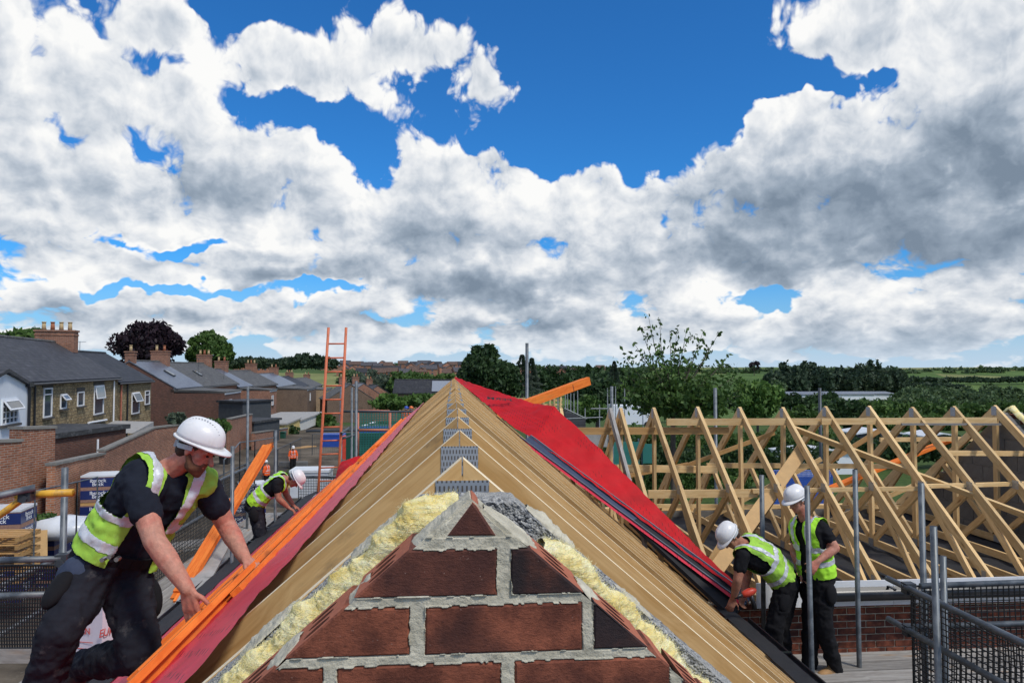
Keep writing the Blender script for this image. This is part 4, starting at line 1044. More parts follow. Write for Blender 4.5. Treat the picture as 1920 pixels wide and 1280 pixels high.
# ---------------------------------------------------------------- scaffolding
GV = M_['galvanised']; TR = .0245
SC = 0
def pole(px, py0, py1, Y, label, m=None, r=TR, foot=None, cat='scaffold pole'):
    a = P(px[0], py0, Y); b_ = P(px[1], py1, Y)
    if foot is not None: b_ = Vector((b_.x, b_.y, foot))
    return tag(pipe('scaffold_pole', b_, a, r, m or GV), label, cat, 'scaffold poles')
def rail(p, q, label, m=None, r=TR):
    return tag(pipe('guard_rail', p, q, r, m or GV), label, 'guard rail', 'scaffold rails')
def coupler(p, parent=None, label=None):
    b = MB(); b.box(p, (.085, .075, .085)); b.tube(Vector(p) + Vector((-.06, 0, .02)), Vector(p) + Vector((.06, 0, .02)), .012, 8); b.tube(Vector(p) + Vector((0, -.055, -.02)), Vector(p) + Vector((0, .055, -.02)), .03, 8)
    return tag(b.build('coupler', M_['steel_dark']), label, 'coupler', 'scaffold couplers')
def mesh_panel(label, o, u, v, nu, nv, r=.0035, m='mesh_black', border=True, name='mesh_guard'):
    """plastic brick guard: woven grid between o, o+u, o+v"""
    o, u, v = Vector(o), Vector(u), Vector(v); b = MB(); n = u.cross(v).normalized()
    def strand(p, q):
        w = (q - p).cross(n).normalized() * r; b.add([p - w - n * r, p + w - n * r, p + w + n * r, p - w + n * r, q - w - n * r, q + w - n * r, q + w + n * r, q - w + n * r], [(0, 1, 5, 4), (1, 2, 6, 5), (2, 3, 7, 6), (3, 0, 4, 7)])
    def pt(a, c): p = o + u * a + v * c; return p + n * (noise.noise(p * 2.2) * .02)
    for i in range(nu + 1):
        for k in range(6): strand(pt(i / nu, k / 6), pt(i / nu, (k + 1) / 6))
    for j in range(nv + 1):
        for k in range(6): strand(pt(k / 6, j / nv), pt((k + 1) / 6, j / nv))
    t = thing(name, label, 'mesh guard', o); w_ = b.build('netting', M_[m], t); w_['kind'] = 'stuff'
    if border:
        for a, c in (((0, 0), (1, 0)), ((0, 1), (1, 1)), ((0, 0), (0, 1)), ((1, 0), (1, 1))): MB().tube(pt(*a), pt(*c), r * 2.2, 6).build('edge_wire', M_[m], t)
    return t
DZ = CZ - 3.06
def deck(label, x0, x1, yb, name='scaffold_deck'):
    t = thing(name, label, 'scaffold deck', ((x0 + x1) / 2, yb[0], DZ))
    for y in yb: beam('board', (x0, y, DZ + random.uniform(-.006, .006)), (x1, y, DZ + random.uniform(-.006, .006)), .222, .038, M_['board_grey'], t)
    return t
deck('grey scaffold boards under the two workers on the right', 3.0, 9.6, [6.16 + .232 * i for i in range(6)])
pole((1428, 1430), 890, 1010, 7.35, 'scaffold pole rising just behind the bending worker', foot=DZ)
pole((1513, 1527), 910, 1250, 6.55, 'scaffold pole in front of the standing worker on the right', foot=DZ - 2)
pole((1603, 1613), 880, 1262, 7.05, 'scaffold pole on the deck right of the standing worker', foot=DZ - 2)
pole((1727, 1733), 905, 1095, 5.75, 'tall scaffold pole at the right mesh corner', foot=DZ - 2)
pole((1750, 1772), 986, 1280, 5.05, 'nearest thick scaffold pole at the right mesh corner', foot=0)
pole((1768, 1770), 1042, 1110, 5.5, 'short scaffold pole behind the right mesh corner', foot=DZ - 2)
rz1, rz2 = CZ - 1.79, CZ - 2.13
rail((3.70, 5.86, rz1), (3.72, 2.4, rz1), 'upper guard rail running towards the camera at right'); rail((3.70, 5.86, rz2), (3.72, 2.4, rz2), 'lower guard rail running towards the camera at right')
rail((3.86, 5.66, rz1 - .01), (7.2, 5.66, rz1 + .02), 'upper guard rail running right from the mesh corner'); rail((3.80, 5.66, rz2), (7.2, 5.66, rz2), 'lower guard rail running right from the mesh corner')
coupler((3.73, 5.62, rz1 - .01), label='coupler on the upper rail at the right mesh corner'); coupler((3.73, 5.62, rz2 - .01), label='coupler on the lower rail at the right mesh corner')
mesh_panel('black mesh guard hung on the right rails facing the roof', (3.745, 5.60, rz1 - .02), (0, -2.9, 0), (0, 0, -1.2), 58, 26)
mesh_panel('black mesh guard hung between the rails at far right', (3.82, 5.70, rz1 - .02), (3.2, 0, 0), (0, 0, -1.2), 64, 26)
# left scaffold
lx_in, lx_out = -3.02, -4.15
ld = thing('scaffold_deck', 'grey scaffold boards along the left eaves', 'scaffold deck', (-3.6, 9, DZ))
for i in range(5): beam('board', (lx_in - .13 - .232 * i, 3.2, DZ + random.uniform(-.005, .005)), (lx_in - .13 - .232 * i, 15.5, DZ + random.uniform(-.005, .005)), .222, .038, M_['board_grey'], ld)
pole((122, 112), 876, 1280, 5.9, 'thick scaffold pole behind the leaning worker on the left', foot=DZ - 2)
pole((436, 438), 836, 1045, 9.4, 'scaffold pole by the foot of the propped orange timbers', foot=DZ - 2)
pole((465, 466), 724, 890, 14.0, 'tall thin scaffold pole left of the bending worker behind', foot=DZ - 2)
pole((517, 519), 806, 900, 12.2, 'scaffold pole where the orange timbers rest', foot=DZ - 2)
def lz(h): return CZ - h
rail((lx_out, 6.2, lz(2.0)), (lx_out, 15.5, lz(2.0)), 'upper guard rail along the outer edge of the left scaffold'); rail((lx_out, 6.2, lz(2.45)), (lx_out, 15.5, lz(2.45)), 'middle guard rail along the outer edge of the left scaffold')
rail(P(-60, 1051, 5.8), P(116, 1047, 5.8), 'grey tube above the mesh at far left'); rail(P(-60, 1118, 5.8), P(112, 1113, 5.8), 'grey tube across the mesh at far left')
rail(P(-60, 942, 5.3), P(66, 914, 5.5), 'grey tube end clamped over the yellow tube'); 
rail(P(30, 928, 5.6), P(138, 923, 5.6), 'rusty yellow tube end beside the leaning worker', M_['yellow_paint'], .028)
rail(P(-50, 1000, 5.7), P(44, 934, 5.62), 'yellow diagonal brace at far left', M_['yellow_paint'], .026)
coupler(P(50, 928, 5.52), label='coupler joining the yellow and grey tubes'); coupler(P(118, 1048, 5.82), label='coupler on the left pole')
a = P(-60, 1060, 5.9); b_ = P(104, 1060, 5.9); c_ = P(-60, 1215, 5.9)
mesh_panel('black mesh guard at far left below the grey tubes', a, b_ - a, c_ - a, 34, 22, .004)
o = beam('toe_board', P(-60, 1228, 5.9), P(104, 1228, 5.9), .03, .11, M_['board_grey'], None); tag(o, 'grey toe board under the far left mesh', 'board')
mesh_panel('black mesh guard along the outer left scaffold edge', (lx_out - .03, 8.5, lz(2.0)), (0, 7.0, 0), (0, 0, -1.0), 110, 18, .004)
mesh_panel('black mesh guard across the far end of the left scaffold', P(560, 896, 15.2), P(640, 896, 15.2) - P(560, 896, 15.2), (0, 0, -1.0), 26, 18, .004)
rail(P(556, 893, 15.1), P(650, 893, 15.1), 'guard rail across the far end of the left scaffold')
# propped bundle of orange timbers on the left scaffold
n_ = 0
A, B = P(352, 1092, 9.0), P(503, 838, 12.3); ax = (B - A).normalized(); sd_ = ax.cross(Vector((0, 0, 1))).normalized(); up_ = sd_.cross(ax)
for r in range(3):
    for c in range(3):
        q = sd_ * (c - 1) * .052 + up_ * (r * .027); j = random.uniform(-.12, .1)
        o = beam('batten', A + q - ax * (.3 + j), B + q + ax * (j * .5), .05, .0255, M_['batten_orange'], None, up=up_, ch=.0015); n_ += 1
        tag(o, f'orange batten in the bundle propped on the left rail, {ORD[r]} layer, {ORD[c]} across', 'batten', 'orange battens propped on the left scaffold')
ib = thing('insulation_pack', 'white and pink insulation boards with red print seen between the legs', 'insulation', P(180, 1250, 7.0))
A = P(112, 1256, 7.05); B = P(190, 1256, 6.9); C = P(262, 1240, 7.3)
for i, (p, q) in enumerate(((A, B), (B, C))):
    d = q - p; nn_ = Vector((d.y, -d.x, 0)).normalized()
    MB().prism([p, q, q + Vector((0, 0, .85)), p + Vector((0, 0, .85))], -nn_ * .1).build('board', M_['board_pink'], ib)
    M = Matrix((d.normalized(), Vector((0, 0, 1)), d.normalized().cross(Vector((0, 0, 1))))).transposed().to_4x4(); M.translation = p.lerp(q, .45) + Vector((0, 0, .36)) + nn_ * .004
    print_text('printed_lettering', 'CLEAN' if i == 0 else 'EUROPEAN', M, .085 if i == 0 else .1, M_['print_red'], ib)
    for k in range(3):
        M2 = M.copy(); M2.translation = p.lerp(q, .5) + Vector((0, 0, .26 - k * .06)) + nn_ * .004
        obj('printed_line', boxmesh((q - p).length * (.6 - .12 * k), .006, .002), M_['print_red'], ib, M2)
beam_o = beam('plank', P(330, 1230, 6.9) - Vector((.2, 0, .05)), P(420, 1010, 10.5), .25, .03, M_['concrete'], None); tag(beam_o, 'pale board lying on the left scaffold behind the near arm', 'board')

# ladder tied to the scaffold
def ladder():
    Yb, Yt = 14.2, 13.6
    t = thing('ladder', 'tall orange ladder standing against the sky left of the ridge', 'ladder', P(615, 905, Yb))
    L0, L1 = P(597, 915, Yb), P(616, 614, Yt); R0, R1 = P(634, 912, Yb), P(649, 614, Yt)
    dn = (L0 - L1).normalized(); L0 = L0 + dn * 2.8; R0 = R0 + (R0 - R1).normalized() * 2.8
    pipe('stile', L0, L1, .026, M_['ladder_orange'], t); pipe('stile', R0, R1, .026, M_['ladder_orange'], t)
    n = 23
    for i in range(n):
        f = 1 - (.052 + i * .0455)
        if f < 0: break
        MB().tube(L0.lerp(L1, f), R0.lerp(R1, f), .015, 8).build('rung', M_['ladder_orange'], t, smooth=True)
    return t
ladder()
# lift of scaffold behind the ladder: uprights, ledgers, red gate frame, green netting
pole((640, 640), 722, 880, 15.5, 'scaffold pole against the ladder', foot=0, r=.03)
pole((660, 661), 726, 860, 15.0, 'slim grey pole right of the ladder', foot=0)
pole((668, 670), 714, 860, 14.6, 'tall grey pole right of the ladder', foot=0, r=.03)
rail(P(574, 808, 15.4), P(672, 806, 15.4), 'dark ledger behind the ladder', M_['steel_dark']); rail(P(640, 771, 15.6), P(800, 772, 16.), 'dark ledger above the red gate frame', M_['steel_dark'])
rail(P(655, 802, 14.8), P(640, 812, 13.9), 'short pale tube clamped beside the ladder'); rail(P(640, 822, 14.6), P(668, 814, 15.2), 'second pale tube end beside the ladder')
gt = thing('gate_frame', 'faded red tubular gate frame with green netting behind', 'gate', P(700, 860, 16.2))
g0, g1, g2, g3 = P(671, 770, 16.2), P(731, 771, 16.2), P(731, 870, 16.2), P(671, 870, 16.2)
for p, q in ((g0, g1), (g1, g2), (g2, g3), (g3, g0), (P(671, 806, 16.2), P(731, 806, 16.2))): MB().tube(p, q, .03, 8).build('frame_tube', M_['rust_tube'], gt, smooth=True)
mesh_panel('green netting behind the red gate frame', P(672, 772, 16.6), P(800, 772, 16.6) - P(672, 772, 16.6), (0, 0, -1.2), 26, 22, .010, 'net_green', name='debris_net')
o = MB().box(P(700, 848, 17.5), (1.3, .05, .95)).build('hoarding_panel', M_['panel_green']); tag(o, 'dark green panel low behind the gate frame', 'panel')
pole((988, 990), 643, 770, 13.2, 'lone grey pole standing up behind the ridge', foot=0, r=.03)
ob = thing('orange_beam', 'thick orange timber slanting up behind the red sheet', 'beam', P(985, 757, 12.8))
beam('timber', P(930, 778, 12.6), P(1104, 714, 13.6), .09, .155, M_['batten_orange'], ob); beam('timber', P(930, 778, 12.6) + Vector((0, .1, .0)), P(1098, 716, 13.6) + Vector((0, .1, 0)), .09, .15, M_['batten_orange'], ob)
bm_ = MB(); c = P(1072, 729, 13.42); M = frame(P(1104, 714, 13.6) - P(930, 778, 12.6)); M.translation = c - Vector((0, .0, 0)); bm_.box((0, 0, 0), (.012, .12, .165), M); bm_.build('strap', M_['mesh_black'], ob)
ft = timber('plank', P(1010, 775, 11.4), P(1052, 776, 11.2), .035, .14, W_, 'short pale ridge board behind the red sheet')

# ---------------------------------------------------------------- people
JOBS = []
def capsule(b, p, q, r1, r2, n=12):
    p, q = Vector(p), Vector(q); d = q - p
    if d.length < 1e-5: d = Vector((0, 0, 1e-4)); q = p + d
    F = frame(d).to_3x3(); vs = []; k = 4
    rings = [(p, r1, -math.pi / 2 * (1 - i / k)) for i in range(k + 1)] + [(q, r2, math.pi / 2 * i / k) for i in range(k + 1)]
    for c, r, a in rings:
        rr = max(r * math.cos(a), r * .02); o = c + F @ Vector((r * math.sin(a), 0, 0))
        for j in range(n): t = 2 * math.pi * j / n; vs.append(o + F @ Vector((0, rr * math.cos(t), rr * math.sin(t))))
    m = len(rings); fs = [(i * n + j, i * n + (j + 1) % n, (i + 1) * n + (j + 1) % n, (i + 1) * n + j) for i in range(m - 1) for j in range(n)]
    fs += [tuple(reversed(range(n))), tuple(range((m - 1) * n, m * n))]
    b.add(vs, fs)
def ellipsoid(b, c, ax, rad, n=14, m=9):
    vs = []; c = Vector(c)
    for i in range(m + 1):
        a = -math.pi / 2 + math.pi * i / m; cr = max(math.cos(a), .02)
        for j in range(n): t = 2 * math.pi * j / n; vs.append(c + ax[0] * (rad[0] * cr * math.cos(t)) + ax[1] * (rad[1] * cr * math.sin(t)) + ax[2] * (rad[2] * math.sin(a)))
    fs = [(i * n + j, i * n + (j + 1) % n, (i + 1) * n + (j + 1) % n, (i + 1) * n + j) for i in range(m) for j in range(n)]
    fs += [tuple(reversed(range(n))), tuple(range(m * n, (m + 1) * n))]
    b.add(vs, fs)
def fuse(b, name, mat_, parent, voxel, smooth=4, post=None):
    """queue closed shapes to be fused into one continuous skin"""
    o = bpy.data.objects.new('tmp_' + name, b.me('tmp')); COL.objects.link(o)
    m = o.modifiers.new('r', 'REMESH'); m.mode = 'VOXEL'; m.voxel_size = voxel
    s = o.modifiers.new('s', 'SMOOTH'); s.factor = .5; s.iterations = smooth
    JOBS.append((o, name, mat_, parent, post))
def finish_jobs():
    dg = bpy.context.evaluated_depsgraph_get()
    for (o, name, mat_, parent, post) in JOBS:
        me = bpy.data.meshes.new_from_object(o.evaluated_get(dg)); me.name = name
        bm = bmesh.new(); bm.from_mesh(me)
        extra = post(bm) if post else None
        for f in bm.faces: f.smooth = True
        bm.transform(wm(parent).inverted()); bm.to_mesh(me); bm.free(); me.materials.clear(); me.materials.append(mat_)
        c = obj(name, me, None, parent, wm(parent))
        if extra:
            for (en, em, ebm) in extra:
                for f in ebm.faces: f.smooth = True
                ebm.transform(wm(parent).inverted()); e2 = bpy.data.meshes.new(en); ebm.to_mesh(e2); ebm.free(); e2.materials.append(em); obj(en, e2, None, c, wm(parent))
    for j in JOBS: d = j[0].data; bpy.data.objects.remove(j[0]); bpy.data.meshes.remove(d)
    JOBS.clear()
def wrinkle(amp, freq, dirv=None):
    def f(bm):
        bm.normal_update()
        for v in bm.verts:
            p = v.co * freq
            d = 1 - abs(noise.noise(p)) * 2; d2 = noise.noise(p * 2.6 + Vector((9, 1, 4)))
            v.co += v.normal * amp * (d * .8 + d2 * .5 - .3)
    return f
def hand(b, W, d, n, ts, curl=.5, s=1., spread=.12, thumb=.5):
    d = Vector(d).normalized(); n = Vector(n); n = (n - d * n.dot(d)).normalized(); ts = Vector(ts); ts = (ts - d * ts.dot(d) - n * ts.dot(n)).normalized(); W = Vector(W)
    for i, l in enumerate((.074, .083, .078, .060)):
        o = (1.5 - i) * .0205 * s; k = W + d * (.088 - .004 * abs(i - 1.3)) * s + ts * o
        capsule(b, W + d * .012 * s + ts * o * .75, k, .0155 * s, .0125 * s, 8)
        dd = (d + ts * (1.5 - i) * spread).normalized(); p = k; ang = 0
        for f, cr in ((.45, .7), (.31, 1.0), (.24, .8)):
            ang += curl * cr; q = p + (dd * math.cos(ang) + n * math.sin(ang)) * l * f * s; capsule(b, p, q, .0098 * s, .0086 * s, 8); p = q
    capsule(b, W + d * .02 * s, W + d * .075 * s, .017 * s, .016 * s, 8)
    p = W + d * .022 * s + ts * .026 * s; t1 = (d * .55 + ts * .8 + n * .25 * thumb).normalized(); q = p + t1 * .042 * s; capsule(b, p, q, .0135 * s, .0115 * s, 8)
    t2 = (d * .85 + ts * .45 + n * .45 * thumb).normalized(); r = q + t2 * .03 * s; capsule(b, q, r, .011 * s, .010 * s, 8); capsule(b, r, r + (t2 + n * .15).normalized() * .022 * s, .010 * s, .0085 * s, 8)
def helmet(parent, H, f, u, mat_, s=1., vents=False):
    f = Vector(f).normalized(); u = Vector(u); u = (u - f * u.dot(f)).normalized(); r = f.cross(u); c = Vector(H) + u * .048 * s - f * .005 * s
    n, m = 40, 12; vs = []; fs = []
    def dome(k):
        for i in range(m + 1):
            a = math.pi / 2 * i / m
            for j in range(n):
                t = 2 * math.pi * j / n; x, y = math.cos(t), math.sin(t); sp = .985 if (i % 2) else 1.
                h = math.sin(a) ** .85; w = math.cos(a) ** .72 if i < m else .01
                rd = .010 * math.exp(-(y * w * 4.2) ** 2) * math.sin(a) ** .5
                vs.append(c + f * (.138 * k * w * x * s) + r * (.112 * k * w * y * s) + u * ((.122 * h * k + rd) * s))
    dome(1.); dome(.965); o2 = (m + 1) * n
    for i in range(m):
        for j in range(n):
            a = (i * n + j, i * n + (j + 1) % n, (i + 1) * n + (j + 1) % n, (i + 1) * n + j); fs.append(a); fs.append(tuple(o2 + k for k in reversed(a)))
    fs.append(tuple(m * n + j for j in range(n))); fs.append(tuple(o2 + m * n + j for j in reversed(range(n))))
    for j in range(n): fs.append((j, o2 + j, o2 + (j + 1) % n, (j + 1) % n))
    b = MB(); b.add(vs, fs); sh = b.build('hard_hat', mat_, parent, smooth=True)
    # brim and peak
    vs = []; fs = []
    for j in range(n):
        t = 2 * math.pi * j / n; x, y = math.cos(t), math.sin(t); w = .012 + .050 * max(0, x) ** 2.2
        for (k, dz) in ((0, .004), (1, -.004 - .010 * max(0, x) ** 2), (1, -.012 - .012 * max(0, x) ** 2), (0, -.010)):
            vs.append(c + f * ((.136 * x + w * k * (x if x > 0 else x)) * s) + r * ((.110 * y + w * k * y * .7) * s) + u * (dz * s))
    for j in range(n):
        for k in range(4): fs.append((j * 4 + k, j * 4 + (k + 1) % 4, ((j + 1) % n) * 4 + (k + 1) % 4, ((j + 1) % n) * 4 + k))
    b = MB(); b.add(vs, fs); b.build('peak', mat_, sh, smooth=True)
    st = MB(); band = []
    for j in range(17):
        t = math.pi * (.45 + 1.1 * j / 16); x, y = math.cos(t), math.sin(t); band.append(c + f * (.108 * x * s) + r * (.090 * y * s) - u * (.035 + .02 * max(0, -x)) * s)
    for p, q in zip(band, band[1:]): st.bar(p, q, .005 * s, .026 * s, up=u)
    st.box((0, 0, 0), (.02 * s, .05 * s, .04 * s), T(c - f * .112 * s - u * .055 * s) @ frame(f, u)); st.build('head_band', M_['harness_grey'], sh)
    if vents:
        v = MB()
        for j in range(13):
            a = R(38 + j * 7.4)
            for sgn in (-1, 1): 
                p = c + (f * (.138 * math.cos(a)) + u * (.128 * math.sin(a))) * s * 1.0 + r * sgn * .038 * s
                p = c + (p - c) * .985; v.box((0, 0, 0), (.007 * s, .005 * s, .006 * s), T(p) @ frame(f, u))
        v.build('vent_row', M_['harness_grey'], sh)
    return sh
def person(label, J, o, parent_loc, group=None):
    """J: joints in world space; o: options"""
    t = thing('person', label, 'person', parent_loc, group); s0 = o.get('s', 1.); s = s0 * o.get('hs', .93); vx = o.get('voxel', .010)
    g = lambda k: Vector(J[k]); H, N, PV = g('H'), g('N'), g('PV'); SL, SR, HL, HR = g('SL'), g('SR'), g('HL'), g('HR')
    f = Vector(o['f']).normalized(); u = Vector(o['u']); u = (u - f * u.dot(f)).normalized(); r = f.cross(u)
    axis = (N - PV); TL = axis.length; ax = axis.normalized(); lat = (SR - SL).normalized(); lat = (lat - ax * lat.dot(ax)).normalized(); fw = ax.cross(lat).normalized()
    MID = PV.lerp(N, .48) + fw * o.get('bend', -.02)
    # ---- body: one continuous skin
    b = MB()
    ellipsoid(b, H + u * .028 * s - f * .012 * s, (f, r, u), (.098 * s, .078 * s, .092 * s)); ellipsoid(b, H - u * .045 * s + f * .028 * s, (f, r, u), (.062 * s, .058 * s, .075 * s))
    capsule(b, H - u * .100 * s + f * .062 * s, H - u * .085 * s + f * .045 * s, .024 * s, .035 * s); capsule(b, H + f * .090 * s + u * .004 * s, H + f * .114 * s - u * .034 * s, .009 * s, .0145 * s)
    capsule(b, H + f * .078 * s + u * .02 * s + r * .04 * s, H + f * .078 * s + u * .02 * s - r * .04 * s, .014 * s, .014 * s); capsule(b, H + f * .082 * s - u * .068 * s + r * .018 * s, H + f * .082 * s - u * .068 * s - r * .018 * s, .010 * s, .010 * s)
    for k in (-1, 1): ellipsoid(b, H - f * .006 * s + r * k * .079 * s - u * .008 * s, (f, r, u), (.019 * s, .010 * s, .031 * s)); capsule(b, H + f * .05 * s + r * k * .042 * s - u * .018 * s, H + f * .055 * s + r * k * .035 * s - u * .03 * s, .026 * s, .022 * s)
    capsule(b, N - ax * .03, H - u * .05 * s - f * .025 * s, .066 * s, .058 * s); s = s0; capsule(b, N, SL.lerp(N, .35), .05 * s, .05 * s); capsule(b, N, SR.lerp(N, .35), .05 * s, .05 * s)
    def torso(bb, e, top=True, hips=True):
        for k in (-1, 1):
            capsule(bb, MID + lat * k * .055 * s, PV.lerp(N, .80) + lat * k * .072 * s, (.096 + e) * s, (.106 + e) * s)
            capsule(bb, PV + lat * k * .065 * s, MID + lat * k * .055 * s, (.105 + e) * s, (.098 + e) * s)
        if top:
            for S_ in (SL, SR): capsule(bb, N - ax * .055 * s, S_.lerp(N, .12), (.062 + e) * s, (.058 + e) * s)
    torso(b, 0)
    for k in ('L', 'R'):
        S_, E, W = g('S' + k), g('E' + k), g('W' + k); capsule(b, S_, E, .060 * s, .046 * s); capsule(b, E, E.lerp(W, .4), .046 * s, .046 * s); capsule(b, E.lerp(W, .35), W, .046 * s, .029 * s)
        hd = o.get('hand' + k)
        if hd: hand(b, W, hd[0], hd[1], hd[2], hd[3], s)
        else: capsule(b, W, W + (W - E).normalized() * .12 * s, .03 * s, .02 * s)
        h, kn, an = g('H' + k), g('K' + k), g('A' + k); capsule(b, h, kn, .088 * s, .060 * s); capsule(b, kn, kn.lerp(an, .35), .06 * s, .062 * s); capsule(b, kn.lerp(an, .3), an, .062 * s, .042 * s)
        capsule(b, an, g('T' + k), .042 * s, .034 * s)
    fuse(b, 'body', o['skin'], t, o.get('skin_voxel', vx), 3)
    s = s0 * o.get('hs', .93)
    for k in (-1, 1):
        e = MB(); ellipsoid(e, H + f * .088 * s + r * k * .033 * s + u * .003 * s, (f, r, u), (.007 * s, .013 * s, .006 * s), 10, 6); e.build('eye', M_['eye_dark'], t, smooth=True)
    # hair: short band under the helmet, optional beard
    hb = MB(); ellipsoid(hb, H + u * .030 * s - f * .020 * s, (f, r, u), (.098 * s, .083 * s, .092 * s)); 
    capsule(hb, H - f * .055 * s - u * .03 * s + r * .03 * s, H - f * .055 * s - u * .03 * s - r * .03 * s, .045 * s, .045 * s); fuse(hb, 'hair', o.get('hair', M_['hair_brown']), t, .010 * s, 2)
    if o.get('beard'):
        bb = MB()
        ellipsoid(bb, H - u * .078 * s + f * .034 * s, (f, r, u), (.060 * s, .061 * s, .050 * s))
        for k in (-1, 1): capsule(bb, H + r * k * .062 * s - u * .03 * s + f * .0 * s, H + r * k * .045 * s - u * .085 * s + f * .035 * s, .016 * s, .024 * s); capsule(bb, H + r * k * .045 * s - u * .085 * s + f * .035 * s, H - u * .112 * s + f * .066 * s, .025 * s, .026 * s)
        capsule(bb, H + f * .082 * s - u * .050 * s + r * .02 * s, H + f * .082 * s - u * .050 * s - r * .02 * s, .009, .009)
        fuse(bb, 'beard', M_['beard_brown'], t, .007, 2)
    helmet(t, H, o.get('hf', f), o.get('hu', u), o.get('helmet', M_['helmet_white']), s * .97, o.get('vents', False)); s = s0
    # ---- clothes
    q = MB(); torso(q, .012)
    for k in ('L', 'R'):
        S_, E = g('S' + k), g('E' + k); capsule(q, S_, S_.lerp(E, o.get('sleeve', .52)), .068 * s, .065 * s)
    def cut_sleeve(bm):
        wrinkle(.009, 12)(bm); wrinkle(.004, 27)(bm)
        kill = [fc for fc in bm.faces if (fc.calc_center_median() - N).length < .05]
        if kill: bmesh.ops.delete(bm, geom=kill, context='FACES')
    fuse(q, 'shirt', o.get('shirt', M_['tee_navy']), t, vx, 4, cut_sleeve)
    q = MB(); torso(q, .034)
    open_w = o.get('open', 0.)
    def vest(bm):
        wrinkle(.015, 9)(bm); wrinkle(.0045, 21)(bm)
        kill = []
        for fc in bm.faces:
            c = fc.calc_center_median(); d = c - PV; h = d.dot(ax) / TL; l = d.dot(lat); z = (c - MID).dot(fw)
            if h < o.get('hem', .02): kill.append(fc)
            elif (c - N - ax * .02).length < .088 * s: kill.append(fc)
            elif abs((c - (SL + SR) / 2).dot(lat)) > .168 * s and h > .55: kill.append(fc)
            elif z > .0 and abs(l) < open_w * (1.25 - .7 * h) and h < 1.02: kill.append(fc)
        bmesh.ops.delete(bm, geom=kill, context='FACES')
        # ragged cut edges are evened out
        be = [v for v in bm.verts if v.is_boundary]
        for _ in range(9): bmesh.ops.smooth_vert(bm, verts=be, factor=.5, use_axis_x=True, use_axis_y=True, use_axis_z=True)
        bm.normal_update()
        tb_ = bm.copy(); kill = []
        for fc in tb_.faces:
            c = fc.calc_center_median(); d = c - PV; h = d.dot(ax) / TL; l = d.dot(lat); wv = noise.noise(c * 5) * .018
            band = (.22 < h + wv < .33) or (.47 < h + wv < .58)
            brace = h > .5 and abs(abs(l) - .092 * s + wv * .3) < .027 * s
            if not (band or brace): kill.append(fc)
        bmesh.ops.delete(tb_, geom=kill, context='FACES'); tb_.normal_update()
        be = [v for v in tb_.verts if v.is_boundary]
        for _ in range(8): bmesh.ops.smooth_vert(tb_, verts=be, factor=.5, use_axis_x=True, use_axis_y=True, use_axis_z=True)
        for v in tb_.verts: v.co += v.normal * .0035
        return [('reflective_tape', M_['tape_silver'], tb_)]
    fuse(q, 'vest', o.get('vest', M_['hivis_lime']), t, vx * .9, 4, vest)
    q = MB(); tm = o.get('trousers', M_['trouser_dark'])
    for k in (-1, 1): capsule(q, PV + lat * k * .066 * s, PV + ax * .12 * s + lat * k * .06 * s, .122 * s, .112 * s)
    for k in ('L', 'R'):
        h, kn, an = g('H' + k), g('K' + k), g('A' + k); capsule(q, h, kn, .110 * s, .084 * s); capsule(q, kn, an, .084 * s, .070 * s)
    def folds(bm): wrinkle(.015, 8.5)(bm); wrinkle(.007, 21)(bm)
    fuse(q, 'trousers', tm, t, vx, 4, folds)
    q = MB()
    for k in range(20):
        a, a2 = 2 * math.pi * k / 20, 2 * math.pi * (k + 1) / 20; c0 = PV + ax * .09 * s
        cap = lambda w: c0 + lat * math.cos(w) * .172 * s + fw * math.sin(w) * .122 * s
        q.bar(cap(a), cap(a2), .018 * s, .05 * s, up=ax)
    q.build('belt', M_['cloth_black'], t)
    if o.get('pouches', True):
        for k, w in (('L', .2), ('R', -.2)):
            h, kn = g('H' + k), g('K' + k); sg = -1 if k == 'L' else 1
            c = h.lerp(kn, .22) + lat * sg * .105 * s; q = MB(); ellipsoid(q, c, ((kn - h).normalized(), lat, (kn - h).normalized().cross(lat)), (.11 * s, .045 * s, .07 * s)); fuse(q, 'holster_pocket', M_['cloth_black'], t, .012 * s, 3)
    for k in ('L', 'R'):
        an, to, kn = g('A' + k), g('T' + k), g('K' + k); q = MB(); capsule(q, an + (kn - an).normalized() * .07 * s, an, .058 * s, .056 * s); capsule(q, an, to, .056 * s, .046 * s); dn = (an - kn).normalized(); fd = (to - an).normalized(); capsule(q, an - fd * .04 * s + dn * .03 * s, to + dn * .018 * s, .044 * s, .034 * s); fuse(q, 'boot', o.get('boot', M_['boot_dark']), t, .011 * s, 2)
    return t, dict(ax=ax, lat=lat, fw=fw, MID=MID)
